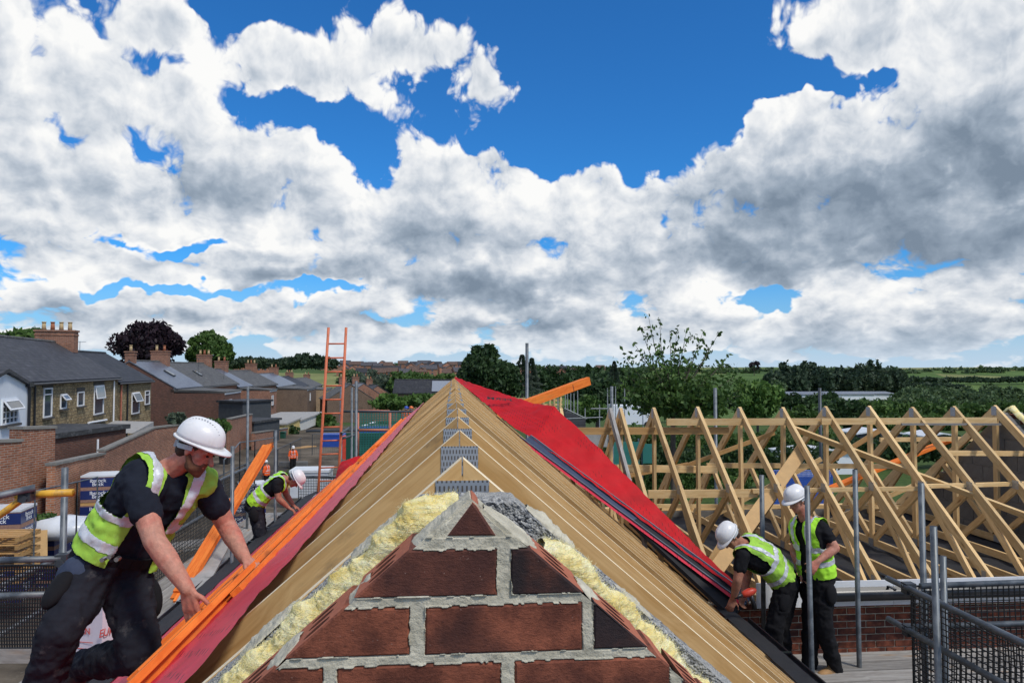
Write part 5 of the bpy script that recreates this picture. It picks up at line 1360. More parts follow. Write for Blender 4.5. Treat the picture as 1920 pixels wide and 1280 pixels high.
# the roofer leaning over the near left slope
def Jp(d): return {k: P(*v) for k, v in d.items()}
J1 = Jp(dict(H=(370, 842, 3.40), N=(318, 876, 3.44), SR=(258, 912, 3.32), SL=(383, 908, 3.54), PV=(208, 1060, 3.46), HR=(170, 1082, 3.38), HL=(236, 1088, 3.50), ER=(290, 1014, 3.16), WR=(352, 1104, 3.08), EL=(424, 984, 3.62), WL=(459, 1046, 3.46),
             KR=(112, 1182, 3.20), AR=(62, 1340, 3.30), TR=(95, 1378, 3.22), KL=(262, 1222, 3.34), AL=(160, 1246, 3.62), TL=(128, 1290, 3.66)))
p1, q1 = person('roofer in white helmet and lime vest leaning over the orange battens', J1, dict(f=(.86, -.20, -.46), u=(.44, -.02, .9), hf=(.90, -.14, -.34), hu=(.36, .0, .93), skin=M_['skin_fair'], skin_voxel=.0058, voxel=.0085, hs=.84, beard=True, vents=True, open=.085, trousers=M_['trouser_dark'], shirt=M_['tee_navy'], hem=.10,
    handR=((.20, -.05, -.95), (.35, .9, .05), (.8, -.2, .2), .16), handL=((.80, -.25, -.50), (-.45, .0, -.85), (.2, -1, .1), .42)), P(120, 1300, 3.4))
# blue knee panel and lighter hip panel of his work trousers
qq = MB(); ellipsoid(qq, J1['KL'].lerp(J1['AL'], .45), ((J1['AL'] - J1['KL']).normalized(), Vector((0, 1, 0)), (J1['AL'] - J1['KL']).normalized().cross(Vector((0, 1, 0)))), (.15, .078, .082)); fuse(qq, 'knee_panel', M_['trouser_blue'], p1, .012, 3, wrinkle(.008, 12))
qq = MB(); ellipsoid(qq, J1['HR'] + Vector((-.045, -.06, -.03)), (Vector((.2, 0, 1)).normalized(), Vector((0, 1, 0)), Vector((1, 0, -.2)).normalized()), (.15, .06, .09)); fuse(qq, 'hip_panel', M_['trouser_blue'], p1, .011, 3, wrinkle(.008, 12))
tb2 = MB(); c = P(197, 1046, 3.28)
for k in range(3): tb2.tube(c + Vector((.03 * k, 0, .012 * (k % 2))), c + Vector((.03 * k, -.03, .012 * (k % 2))), .010, 10)
tb2.build('tool_studs', M_['metal_bright'], p1)
# the roofer bent over the left gutter further back
J2 = Jp(dict(H=(553, 899, 10.98), N=(533, 896, 11.0), SR=(519, 905, 10.84), SL=(527, 894, 11.20), PV=(476, 944, 11.05), HR=(478, 950, 10.95), HL=(482, 948, 11.15), ER=(522, 934, 10.82), WR=(541, 951, 10.86), EL=(536, 926, 11.22), WL=(550, 947, 11.12), KR=(487, 1002, 10.92), AR=(480, 1050, 11.0), TR=(496, 1058, 10.95), KL=(489, 1002, 11.18), AL=(483, 1049, 11.25), TL=(498, 1056, 11.2)))
person('roofer in white helmet and bright vest bent over the left gutter', J2, dict(f=(.50, -.05, -.86), u=(.86, -.05, .50), skin=M_['skin_ruddy'], voxel=.013, vest=M_['hivis_bright'], shirt=M_['cloth_black'], trousers=M_['trouser_dark'], sleeve=.45, handR=((.8, 0, -.5), (0, 0, -1), (0, 1, .2), .5), handL=((.8, 0, -.5), (0, 0, -1), (0, -1, .2), .5)), P(486, 1060, 11.0))
# the roofer bent over the valley on the right
J3 = Jp(dict(H=(1369, 1006, 7.05), N=(1393, 1021, 7.08), SL=(1392, 1041, 6.93), SR=(1408, 1012, 7.24), PV=(1472, 1086, 7.12), HL=(1474, 1094, 7.02), HR=(1480, 1090, 7.22), EL=(1383, 1086, 6.90), WL=(1375, 1122, 6.98), ER=(1402, 1076, 7.30), WR=(1394, 1112, 7.18), KL=(1452, 1176, 6.98), AL=(1455, 1258, 7.05), TL=(1430, 1268, 7.0), KR=(1464, 1176, 7.20), AR=(1476, 1248, 7.28), TR=(1452, 1256, 7.25)))
person('roofer in white helmet and lime vest bending over the valley trough', J3, dict(f=(-.62, -.22, -.75), u=(-.72, -.1, .68), skin=M_['skin_ruddy'], voxel=.0115, vest=M_['hivis_lime'], shirt=M_['cloth_black'], trousers=M_['cloth_black'], bend=-.05, handL=((-.3, .1, -.9), (.3, .9, 0), (.9, 0, -.2), .5), handR=((-.3, -.1, -.9), (.3, -.9, 0), (.9, 0, -.2), .6)), P(1462, 1270, 7.1))
J4 = Jp(dict(H=(1493, 938, 7.03), N=(1511, 972, 7.06), SL=(1541, 989, 6.94), SR=(1499, 984, 7.20), PV=(1532, 1080, 7.06), HL=(1541, 1092, 6.98), HR=(1526, 1092, 7.14), EL=(1566, 1027, 6.88), WL=(1532, 1053, 6.84), ER=(1489, 1034, 7.28), WR=(1502, 1070, 7.12), KL=(1545, 1172, 6.92), AL=(1566, 1254, 7.0), TL=(1540, 1266, 6.95), KR=(1520, 1172, 7.05), AR=(1518, 1256, 7.10), TR=(1494, 1267, 7.05)))
person('roofer in white helmet standing with a hand on his hip', J4, dict(f=(-.80, -.36, -.32), u=(-.28, -.02, .95), skin=M_['skin_fair'], voxel=.0115, vest=M_['hivis_bright'], shirt=M_['cloth_black'], trousers=M_['cloth_black'], boot=M_['boot_tan'], open=.05, handL=((-.6, -.2, -.7), (.3, .9, 0), (-.6, 0, .6), .5), handR=((.4, -.2, -.9), (.5, -.8, 0), (-.6, -.5, 0), .5)), P(1535, 1270, 7.05))
# tool on the valley
tl = thing('power_tool', 'orange and black power tool under the bending worker', 'tool', P(1402, 1110, 7.0)); c = P(1404, 1110, 6.95)
e = MB(); ellipsoid(e, c, (Vector((.9, 0, .3)).normalized(), Vector((0, 1, 0)), Vector((-.3, 0, .9)).normalized()), (.085, .04, .04)); e.build('casing', M_['tool_red'], tl, smooth=True)
MB().tube(c + Vector((.02, 0, -.02)), c + Vector((.06, 0, -.16)), .022, 10).build('handle', M_['bucket_black'], tl, smooth=True); MB().tube(c + Vector((-.07, 0, -.02)), c + Vector((-.15, 0, -.05)), .025, 10, .012).build('nose', M_['bucket_black'], tl, smooth=True)
def standing(label, base, face, hel, vest, tr, h=1.78, arms=.0, group=None):
    s = h / 1.78; B = Vector(base); f = Vector((math.sin(face), math.cos(face), 0)); rr = f.cross(Vector((0, 0, 1))); z = Vector((0, 0, 1))
    q = lambda a, b_, c: B + rr * a * s + f * b_ * s + z * c * s
    J = dict(H=q(0, .05, 1.64), N=q(0, 0, 1.47), SR=q(.19, 0, 1.42), SL=q(-.19, 0, 1.42), PV=q(0, 0, .96), HR=q(.09, 0, .92), HL=q(-.09, 0, .92), ER=q(.26, .02, 1.14), WR=q(.24, .16 + arms, .95 + arms), EL=q(-.26, .02, 1.14), WL=q(-.24, .16, .95), KR=q(.10, .06, .50), AR=q(.10, -.05, .10), TR=q(.11, .10, .05), KL=q(-.10, .02, .50), AL=q(-.11, .12, .10), TL=q(-.12, .27, .05))
    return person(label, J, dict(f=f + Vector((0, 0, -.2)), u=(0, 0, 1), skin=M_['skin_fair'], voxel=.022, s=s, vest=vest, shirt=vest, trousers=tr, helmet=hel, sleeve=.95, pouches=False), B, group)
b3 = PZ(549, 888, .06); standing('distant site worker in orange jacket and white helmet walking on the lane', b3, R(160), M_['helmet_white'], M_['hivis_orange'], M_['cloth_black'])
b4 = P(500, 872, 40); b4.z = gz(b4.x, b4.y); standing('distant worker in orange reaching beside the propped orange timbers', b4, R(-70), M_['helmet_white'], M_['hivis_orange'], M_['cloth_black'], arms=.25)
for px, m_, lab in ((761, 'helmet_blue', 'far worker in a blue helmet beyond the left slope'), (770, 'helmet_orange', 'far worker in an orange helmet beyond the left slope')):
    p = P(px, 764, 36); p.z -= 1.72; standing(lab, p, R(30), M_[m_], M_['hivis_orange'], M_['cloth_black'])
pf = P(766, 764, 36); pf.z -= 1.76
dk = thing('far_platform', 'far scaffold platform under the blue and orange helmeted workers', 'scaffold deck', pf)
for i in range(4): beam('board', pf + Vector((-1.6, -.4 + i * .25, -.02)), pf + Vector((1.6, -.4 + i * .25, -.02)), .23, .04, M_['board_grey'], dk)
for x in (-1.6, 1.6):
    for y in (-.5, .5): pipe('leg', (pf.x + x, pf.y + y, gz(pf.x + x, pf.y)), (pf.x + x, pf.y + y, pf.z + 1.1), TR, GV, dk)

# ---------------------------------------------------------------- houses
def local_hit(M, px, py, xl=0.):
    """local point of the wall plane x = xl of a building seen at a photo position"""
    I = M.inverted(); o = I @ Vector((0, 0, CZ)); d = I.to_3x3() @ ray(px, py); t = (xl - o.x) / d.x; return o + d * t
def window(parent, M, y0, y1, z0, z1, xl=0., tilt=0., bars=(0, 0), sill=True, trans=.0, lintel=False, frm='upvc_white'):
    """casement in the plane x = xl facing +x"""
    w, h = y1 - y0, z1 - z0; f = .07; cy, cz = (y0 + y1) / 2, (z0 + z1) / 2
    b = MB()
    for (c, d) in (((.02, 0, h / 2 - f / 2), (.08, w, f)), ((.02, 0, -h / 2 + f / 2), (.08, w, f)), ((.02, -w / 2 + f / 2, 0), (.08, f, h - 2 * f)), ((.02, w / 2 - f / 2, 0), (.08, f, h - 2 * f))): b.box(c, d)
    for i in range(bars[0]): b.box((.025, -w / 2 + w * (i + 1) / (bars[0] + 1), 0), (.05, .03, h - 2 * f))
    for i in range(bars[1]): b.box((.026, 0, -h / 2 + h * (i + 1) / (bars[1] + 1)), (.05, w - 2 * f, .03))
    if trans: b.box((.026, 0, h * trans), (.07, w - 2 * f, .06))
    Mw = M @ T((xl, cy, cz)); o = obj('window', b.me('window'), M_[frm], parent, Mw)
    obj('pane', MB().box((.012, 0, 0), (.01, w - .05, h - .05)).me('pane'), M_['glass'], o, Mw)
    if sill: obj('sill', MB().box((.07, 0, -h / 2 - .05), (.2, w + .16, .09)).me('sill'), M_['stone_dark'], o, Mw)
    if lintel: obj('lintel', MB().box((.012, 0, h / 2 + .13), (.03, w + .3, .25)).me('lintel'), M_['stone_dark'], o, Mw)
    if tilt:
        s = MB(); hh = h * .42
        for (c, d) in (((0, 0, -.03), (.05, w * .92, .06)), ((0, 0, -hh), (.05, w * .92, .06)), ((0, -w * .44, -hh / 2), (.05, .06, hh)), ((0, w * .44, -hh / 2), (.05, .06, hh)), ): s.box(c, d, None, 0)
        Ms_ = Mw @ T((.07, 0, h / 2 - .05)) @ Matrix.Rotation(-tilt, 4, 'Y'); s.box((0, 0, -hh / 2), (.012, w * .85, hh - .06), None, 1); me_ = s.me('sash'); me_.materials.append(M_['upvc_white']); me_.materials.append(M_['glass']); obj('open_sash', me_, None, o, Ms_)
    return o
def chimney(parent, M, x, y, z, w=.75, l=1.7, h=1.5, pots=3, m='brick_red', pm='pot_buff'):
    w, l = l, w; b = MB(); b.box((x, y, z + h / 2), (w, l, h)); b.box((x, y, z + h + .06), (w + .14, l + .14, .12)); b.box((x, y, z + h - .22), (w + .08, l + .08, .1))
    c = obj('chimney', b.me('chimney'), M_[m], parent, M)
    for i in range(pots):
        xx_ = x + (i - (pots - 1) / 2) * w / max(1, pots) * .9; q = MB(); q.tube((xx_, y, z + h + .1), (xx_, y, z + h + .62), .15, 10, .12); q.tube((xx_, y, z + h + .62), (xx_, y, z + h + .70), .15, 10)
        obj('chimney_pot', q.me('pot', True), M_[pm if i % 3 != 1 else 'pot_red'], c, M)
def house(label, M, L, W, ze, zr, wall='brick_red', roof='slate_dark', base=-4., over=.25, name='terraced_house', gut=True, cat='house', group=None, verge='coping', roofcut=None):
    """x = facade normal (front at 0, back at -W), y along the row 0..L, z measured from the frame"""
    t = thing(name, label, cat, group=group, M=M)
    b = MB().prism([(0, 0, base), (0, 0, ze), (-W / 2, 0, zr), (-W, 0, ze), (-W, 0, base)], (0, L, 0)); obj('wall', b.me('wall'), M_[wall], t, M)
    sl = (zr - ze) / (W / 2); n = Vector((sl, 0, 1)).normalized() * .09; lift = Vector((0, 0, .03)); rf = None
    for s in (1, -1):
        e = Vector((over, 0, ze - sl * over)) if s > 0 else Vector((-W - over, 0, ze - sl * over)); r_ = Vector((-W / 2, 0, zr)); nn = Vector((n.x * s, 0, n.z))
        pts = [e + lift, r_ + lift, r_ + lift + Vector((0, 0, .1)), e + lift + nn]
        if s < 0: pts.reverse()
        q = MB().prism([p + Vector((0, -.06, 0)) for p in pts], (0, L + .12 - (.0), 0)); o = obj('roof', q.me('roof'), M_[roof], t, M); rf = rf or o
    q = MB()
    for k in range(int(L / .45)): q.tube((-W / 2, k * .45, zr + .12), (-W / 2, k * .45 + .43, zr + .12), .11, 8)
    obj('ridge_tiles', q.me('ridge'), M_['tile_dark' if 'tile' in roof else 'slate_grey'], t, M)
    if gut:
        q = MB(); q.tube((over + .05, 0, ze - sl * over - .02), (over + .05, L, ze - sl * over - .02), .07, 8); obj('house_gutter', q.me('g'), M_['plastic_black'], t, M)
        q = MB(); q.box((.02, L / 2, ze - .1), (.05, L, .2)); obj('fascia', q.me('f'), M_['upvc_white' if gut == 2 else 'stone_dark'], t, M)
    return t
def row_frame(p, q):
    d = Vector((q.x - p.x, q.y - p.y, 0)); M = Matrix.Rotation(math.atan2(-d.x, d.y), 4, 'Z'); M.translation = p; return M, d.length
# stone terrace at far left
p, q = P(0, 717, 34), P(221, 710, 54); M, L = row_frame(p, q); M0 = M.copy(); M0.translation = p + M0.to_3x3() @ Vector((0, 0, 0))
sh = house('honey stone terraced house with dark slate roof and tall chimney', M, L, 7.4, 0., 2.35, 'stone_wall', 'slate_dark', -5.2, .2)
for (x0, y0, x1, y1, tl, tr, li) in ((80, 727, 97, 782, 0, .28, 1), (112, 738, 124, 766, R(38), 0, 0), (144, 734, 157, 761, 0, 0, 1), (175, 722, 194, 776, R(8), .3, 1)):
    a, b = local_hit(M, x0, y1), local_hit(M, x1, y0); yc = (a.y + b.y) / 2; zc = (local_hit(M, (x0 + x1) / 2, y0).z, local_hit(M, (x0 + x1) / 2, y1).z)
    window(sh, M, a.y, b.y, zc[1], zc[0], 0., tl, (0, 0), True, tr, bool(li))
for px, m in ((211, 'upvc_white'), (62, 'plastic_black')):
    a = local_hit(M, px, 740); obj('downpipe', MB().tube((.09, a.y, -.1), (.09, a.y, -4.5), .055, 8).me('dp'), M_[m], sh, M)
a = local_hit(M, 185, 787); b = local_hit(M, 163, 787); obj('waste_pipe', MB().tube((.1, b.y, a.z), (.1, a.y + 1.5, a.z - .1), .07, 8).me('wp'), M_['upvc_white'], sh, M)
cz_ = P(115, 660, 58); I = M.inverted(); lc = I @ cz_
chimney(sh, M, -3.7, L - .9, 1.75, 1.0, 2.4, 1.45, 4, 'brick_red')
p2, q2 = P(221, 716, 54), P(287, 716, 63); M2, L2 = row_frame(p2, q2); M2.translation = p2 + Vector((-.15, 0, 0))
h2 = house('stone terraced house with ribbed dark tile roof', M2, L2, 7.2, 0., 2.15, 'stone_wall', 'tile_dark', -5.2, .2)
for (x0, y0, x1, y1, tl, tr) in ((246, 735, 261, 775, R(24), .1), (271, 732, 280, 758, 0, .2)):
    a, b = local_hit(M2, x0, y1), local_hit(M2, x1, y0); window(h2, M2, a.y, b.y, local_hit(M2, (x0 + x1) / 2, y1).z, local_hit(M2, (x0 + x1) / 2, y0).z, 0., tl, (0, 0), True, tr)
a = local_hit(M2, 237, 740); obj('downpipe', MB().tube((.09, a.y, -.1), (.09, a.y, -4.5), .06, 8).me('dp'), M_['plastic_black'], h2, M2); 
a = local_hit(M2, 225, 740); obj('downpipe', MB().tube((.09, a.y, -.1), (.09, a.y, -4.5), .06, 8).me('dp'), M_['rust_tube'], h2, M2)
# white rendered wing at the picture's left edge: gable towards the lane
Mw = M.copy(); Mw.translation = P(54, 722, 32.5) - Mw.to_3x3() @ Vector((0, 1.75, 0)); Mw.translation.z = M.translation.z; zt_ = P(20, 699, 31).z - Mw.translation.z; ze_ = P(54, 722, 32.5).z - Mw.translation.z
wt = thing('white_house', 'white rendered house wing with small paned window at far left', 'house', M=Mw)
obj('wall', MB().prism([(0, -3.4, -5), (0, 1.75, -5), (0, 1.75, ze_), (0, -.8, zt_), (0, -3.4, ze_)], (-4.5, 0, 0)).me('wall'), M_['render_white'], wt, Mw)
for a, b in (((1.95, ze_ - .1), (-.8, zt_ + .04)), ((-3.6, ze_ - .1), (-.8, zt_ + .04))):
    pts = [(.15, a[0], a[1]), (.15, b[0], b[1]), (.15, b[0], b[1] + .14), (.15, a[0], a[1] + .14)]
    if a[0] < 0: pts.reverse()
    obj('roof', MB().prism(pts, (-4.8, 0, 0)).me('roof'), M_['slate_dark'], wt, Mw)
obj('downpipe', MB().tube((.08, 1.62, ze_), (.08, 1.62, -4.5), .06, 8).me('dp'), M_['plastic_black'], wt, Mw)
obj('gutter_box', MB().box((.06, 1.62, ze_ + .02), (.22, .5, .16)).me('gb'), M_['plastic_black'], wt, Mw)
a, b = local_hit(Mw, 1, 797), local_hit(Mw, 31, 797); window(wt, Mw, a.y, b.y, local_hit(Mw, 15, 795).z, local_hit(Mw, 15, 748).z, 0., R(35), (3, 3), True, .22)
# brick terrace stepping down behind
ex = [(326, 727, 70), (376, 724, 79), (444, 725, 96), (471, 724, 104), (518, 725, 121), (553, 726, 144), (577, 727, 165), (604, 727, 196)]
rm = ['slate_shiny', 'slate_grey', 'slate_shiny', 'slate_grey', 'slate_shiny', 'tile_dark', 'slate_grey']
rl = ['brick end house with shiny slate roof and a skylight', 'second brick terrace house with dull grey slates and a dark skylight', 'third brick terrace house with shiny slates below a broad chimney', 'fourth brick terrace house with brown-grey slates', 'fifth brick terrace house with bright slates', 'sixth brick terrace house with ribbed dark tiles', 'farthest brick terrace house left of the ladder']
ow = [('brick_dark', 4.6, .75), None, ('brick_red', 4.2, .55), None, ('brick_brown', 5.0, .6), None, ('brick_tan', 4., .5)]
for i in range(7):
    p, q = P(*ex[i]), P(*ex[i + 1]); z = p.z; q.z = z; M, L = row_frame(p, q); zr = 2.45 if i < 2 else 2.4 - .1 * i
    h = house(rl[i], M, L, 8.0, 0., max(1.9, zr), 'brick_dark' if i in (0, 2) else 'brick_red', rm[i], -5.6, .25, gut=2 if i < 2 else 1, group='brick terrace houses')
    chimney(h, M, -4.0, L - .3, max(1.9, zr) - .4, .8, 1.7, 1.55 if i < 5 else 1.2, 3 if i % 2 else 2, 'brick_red')
    if i == 0: chimney(h, M, -4.0, .35, zr - .4, .7, .8, 1.3, 1, 'brick_red')
    if i < 2:
        s = MB(); s.box((0, 0, 0), (1.1, .8, .1)); Ms = M @ T((-1.9, L * (.55 if i == 0 else .35), 2.45 - 2.1 * .6125 + .22)) @ Matrix.Rotation(math.atan(2.45 / 4), 4, 'Y'); k = obj('skylight', s.me('sky'), M_['steel_dark'], h, Ms); obj('pane', MB().box((0, 0, .055), (.95, .65, .01)).me('p'), M_['glass'], k, Ms)
    if ow[i]:
        m, dx, fr = ow[i]; w = L * fr
        obj('rear_wing', MB().box((dx / 2, w / 2 + .05, -3.05), (dx, w, 5.1)).me('rw'), M_[m], h, M); obj('wing_roof', MB().prism([(-.3, 0, -.42), (dx + .15, 0, -.5), (dx + .15, 0, -.38), (-.3, 0, -.1)], (0, w + .15, 0)).me('wr'), M_['slate_grey'], h, M)
        obj('fascia', MB().box((dx + .02, w / 2 + .05, -.58), (.05, w, .2)).me('f'), M_['upvc_white'], h, M)
        window(h, M, w * .25, w * .25 + 1.1, -2.5, -1.2, dx, 0, (1, 0))
    for yy in (.72,): window(h, M, L * yy, L * yy + .9, -1.9, -.7, 0., 0, (0, 0), True, .2)
# flat roofed brick extension and yard walls
def slab_house(name, label, p0, p1, depth, zt, zb, m, rm_, cat='outbuilding', rh=.18):
    p0, p1 = Vector(p0), Vector(p1); d = Vector((p1.x - p0.x, p1.y - p0.y, 0)); n = Vector((-d.y, d.x, 0)).normalized(); t = thing(name, label, cat, p0)
    M = T((p0.x, p0.y, 0)) @ Matrix.Rotation(math.atan2(d.y, d.x), 4, 'Z'); L = d.length; WM[t.name] = M; t.matrix_basis = M
    obj('wall', MB().box((L / 2, depth / 2, (zt + zb) / 2), (L, depth, zt - zb)).me('wall'), M_[m], t, M); obj('roof', MB().box((L / 2, depth / 2, zt + rh / 2), (L + .3, depth + .3, rh)).me('roof'), M_[rm_], t, M); return t, M, L
e, Me, Le = slab_house('flat_roof_extension', 'low brick extension with black flat roof below the stone house', P(104, 822, 33), P(236, 812, 38), 3.4, P(150, 817, 34).z, .5, 'brick_dark', 'asphalt_felt', rh=.22)
obj('downpipe', MB().tube((Le * .55, -.06, 3.4), (Le * .55, -.06, .6), .05, 8).me('dp'), M_['upvc_white'], e, Me)
wn = MB(); wn.box((Le * .82, -.04, 2.45), (1.3, .08, .9)); k = obj('window', wn.me('w'), M_['upvc_white'], e, Me); obj('pane', MB().box((Le * .82, -.085, 2.45), (1.1, .01, .75)).me('p'), M_['glass'], k, Me)
def yard_wall(label, pts, th, m, cope='coping', zb=.0):
    t = thing('yard_wall', label, 'brick wall', pts[0], 'yard walls')
    for a, b in zip(pts, pts[1:]):
        a, b = Vector(a), Vector(b); d = Vector((b.x - a.x, b.y - a.y, 0)); M = T((a.x, a.y, 0)) @ Matrix.Rotation(math.atan2(d.y, d.x), 4, 'Z'); L = d.length
        obj('wall_panel', MB().prism([(0, 0, zb), (L, 0, zb), (L, 0, b.z), (0, 0, a.z)], (0, th, 0)).me('wp'), M_[m], t, M)
        obj('coping_stone', MB().prism([(-.02, -.05, a.z + .003), (L + .02, -.05, b.z + .003), (L + .02, -.05, b.z + .09), (-.02, -.05, a.z + .09)], (0, th + .1, 0)).me('cp'), M_[cope], t, M)
    return t
yard_wall('tall red brick yard wall at the left edge of the picture', [P(-60, 832, 22), P(41, 828, 23.6)], .3, 'brick_red'); yard_wall('highest red brick wall block beside the low extension', [P(41, 805, 23.7), P(104, 803, 25)], .45, 'brick_red')
yard_wall('orange brick yard wall behind the pallets of bricks', [P(104, 872, 24.0), P(196, 852, 29)], .25, 'brick_orange')
yard_wall('brown brick yard wall behind the leaning worker', [P(196, 846, 33), P(290, 803, 40), P(350, 796, 44)], .25, 'brick_red'); yard_wall('long brown brick wall along the lane', [P(432, 786, 52), P(473, 777, 60)], .25, 'brick_red'); yard_wall('low brick wall beside the yellow garage door', [P(478, 812, 56), P(540, 803, 70)], .25, 'brick_red')
g_, Mg, Lg = slab_house('garage', 'white garage with pale yellow door along the lane', P(536, 806, 70), P(562, 796, 78), 5., P(536, 796, 70).z, 0., 'garage_yellow', 'concrete', 'garage', .15); slab_house('garage', 'long white garage wall behind the yellow door', P(563, 790, 78), P(604, 782, 92), 5., P(580, 782, 84).z, 0., 'garage_white', 'concrete', 'garage', .15)
slab_house('shed', 'dark tarred lean-to below the brick terrace', P(455, 778, 66), P(508, 776, 69), 3., P(480, 754, 67).z, 0., 'shed_dark', 'tile_dark', 'shed'); slab_house('shed', 'black shed beside the lane', P(476, 806, 60), P(524, 800, 64), 3., P(500, 790, 62).z, 0., 'shed_dark', 'asphalt_felt', 'shed')
lt = MB(); a = P(248, 812, 44); b = P(288, 790, 50); c = P(288, 808, 50); lt.prism([a, c, b], (-3, 1, 0)); tag(lt.build('lean_to', M_['concrete']), 'pale mossy lean-to roof between the stone and brick houses', 'lean-to')
# mid-distance houses beyond the ladder
for (px, py, Y, W, L, zr, wl, rf, lab, rot) in ((700, 748, 128, 8, 9, 2.6, 'brick_brown', 'slate_grey', 'brown gabled terrace right of the ladder', -18), (722, 745, 136, 8, 9, 2.6, 'brick_red', 'slate_shiny', 'brick house with bright slate slope right of the ladder', -18), (745, 748, 146, 8, 9, 2.7, 'brick_red', 'slate_dark', 'brick house with dark slates below the trees', -18)):
    p = P(px, py, Y); M = T(p) @ Matrix.Rotation(R(-rot), 4, 'Z'); h = house(lab, M, L, W, 0., zr, wl, rf, -4.5, .25, 'distant_house'); chimney(h, M, -4, L - .4, zr - .4, .7, 1.3, 1.5, 2)
for (px, py, Y, L, m, lab, sol) in ((737, 736, 120, 6.2, 'tile_dark', 'bungalow with dark roof and white window beyond the site', 0), (803, 738, 112, 5.2, 'tile_dark', 'bungalow roof with blue solar panels near the ridge', 1), (778, 738, 125, 5, 'slate_dark', 'low dark roofed bungalow between the bushes', 0)):
    p = P(px, py, Y); M = T(p) @ Matrix.Rotation(R(-90), 4, 'Z'); h = house(lab, M, L, 7, 0., 2.0, 'brick_tan', m, -3.2, .3, 'bungalow', gut=2)
    window(h, M, L * .5, L * .5 + 1.6, -1.3, -.2, 0., 0, (1, 0))
    if sol: obj('solar_panel', MB().box((0, 0, 0), (3.2, L * .8, .06)).me('sp'), M_['solar_cell'], h, M @ T((-1.6, L / 2, 1.15)) @ Matrix.Rotation(math.atan(2.0 / 3.5), 4, 'Y'))
# far estate on the hill
rnd = random.Random(11); ne = 0
EH = None
est = []
for row, (Y, x0, x1, py) in enumerate(((470, 668, 858, 703), (520, 652, 866, 696), (580, 640, 880, 689), (640, 600, 860, 684))):
    x = x0
    while x < x1: est.append((x, py + rnd.uniform(-2, 2), Y + rnd.uniform(-12, 12), row)); x += rnd.uniform(19, 27) * 520 / Y
rown = [0] * 6; RN = ['lowest row of the hillside estate', 'second row up the hillside estate', 'third row up the hillside estate', 'top row of the hillside estate', 'group right of the lone pole', 'left skyline row']
for (px, py, Y, row) in est + [(1000, 700, 420, 4), (1030, 702, 400, 4), (1052, 704, 410, 4), (1066, 708, 380, 4), (1090, 707, 390, 4), (1120, 692, 600, 4), (1134, 692, 610, 4), (446, 686, 460, 5), (462, 686, 460, 5), (478, 687, 465, 5)]:
    p = P(px, py + 9, Y); k = ne % 3; ang = R(rnd.choice((-90, -90, -75, -100, 0, 12)) + rnd.uniform(-8, 8))
    M = T(p) @ Matrix.Rotation(ang, 4, 'Z'); L = rnd.choice((7, 9, 12))
    t = thing('estate_house', f'far brick house, {ORD[rown[row]]} from the left in the {RN[row]}', 'house', group='far estate houses', M=M)
    W, ze, zr = 8., 4.8, 7.4
    obj('wall', MB().prism([(0, 0, -6), (0, 0, ze), (-W / 2, 0, zr), (-W, 0, ze), (-W, 0, -6)], (0, L, 0)).me('wall'), M_['brick_estate' if k < 2 else 'brick_red'], t, M)
    rm_ = M_[['tile_estate', 'tile_brown', 'tile_dark'][rnd.randrange(3)]]
    for s in (1, -1):
        sl = (zr - ze) / (W / 2); e = Vector((.4 if s > 0 else -W - .4, -.3, ze - sl * .4 + .05)); r_ = Vector((-W / 2, -.3, zr + .05)); pts = [e, r_, r_ + Vector((0, 0, .25)), e + Vector((0, 0, .25))]
        if s < 0: pts.reverse()
        obj('roof', MB().prism(pts, (0, L + .6, 0)).me('roof'), rm_, t, M)
    for yy in (.22, .68):
        for zz in (.8, 3.2): obj('window', boxmesh(.12, 1.3, 1.2), M_['glass'], t, M @ T((.03, L * yy + .5, zz + .6)))
    ne += 1; rown[row] += 1
# ---------------------------------------------------------------- trees
def crown(b, c, rad, n, leaf, rnd, low=-.9, shell=.45):
    """leaf-sized faces spread through an uneven crown volume"""
    lobes = [(Vector((0, 0, 0)), 1.)]
    for _ in range(20):
        d = Vector((rnd.gauss(0, 1), rnd.gauss(0, 1), rnd.gauss(.15, .8))).normalized(); k_ = rnd.uniform(.18, .42); lobes.append((d * rnd.uniform(.55, 1.2 - k_), k_))
    R3 = Vector(rad)
    for i in range(n):
        o, k = rnd.choice(lobes[1:]) if rnd.random() < .72 else lobes[0]
        d = Vector((rnd.gauss(0, 1), rnd.gauss(0, 1), rnd.gauss(0, 1))).normalized() * (shell + (1 - shell) * rnd.random() ** .6) * k; p = o + d
        if k == 1.: p *= .85
        if p.z < low: continue
        q = Vector(c) + Vector((p.x * R3.x, p.y * R3.y, p.z * R3.z)); s = leaf * rnd.uniform(.6, 1.4)
        u = Vector((rnd.gauss(0, 1), rnd.gauss(0, 1), rnd.gauss(0, .6))).normalized(); v = u.orthogonal(); v.rotate(Matrix.Rotation(rnd.random() * 6.3, 3, u)); w = u.cross(v)
        b.add([q - v * s, q + w * s * .55, q + v * s, q - w * s * .55], [(0, 1, 2, 3)])
def limbs(b, base, top, r, rad, rnd, n=9):
    base, top = Vector(base), Vector(top); b.tube(base, base.lerp(top, .55), r, 8, r * .6, caps=False); b.tube(base.lerp(top, .55), top, r * .6, 7, r * .15, caps=False)
    for i in range(n):
        s = base.lerp(top, rnd.uniform(.35, .85)); e = s + Vector((rnd.gauss(0, .5) * rad[0], rnd.gauss(0, .5) * rad[1], rnd.uniform(.2, .75) * rad[2])); b.tube(s, e, r * .32, 5, r * .06, caps=False)
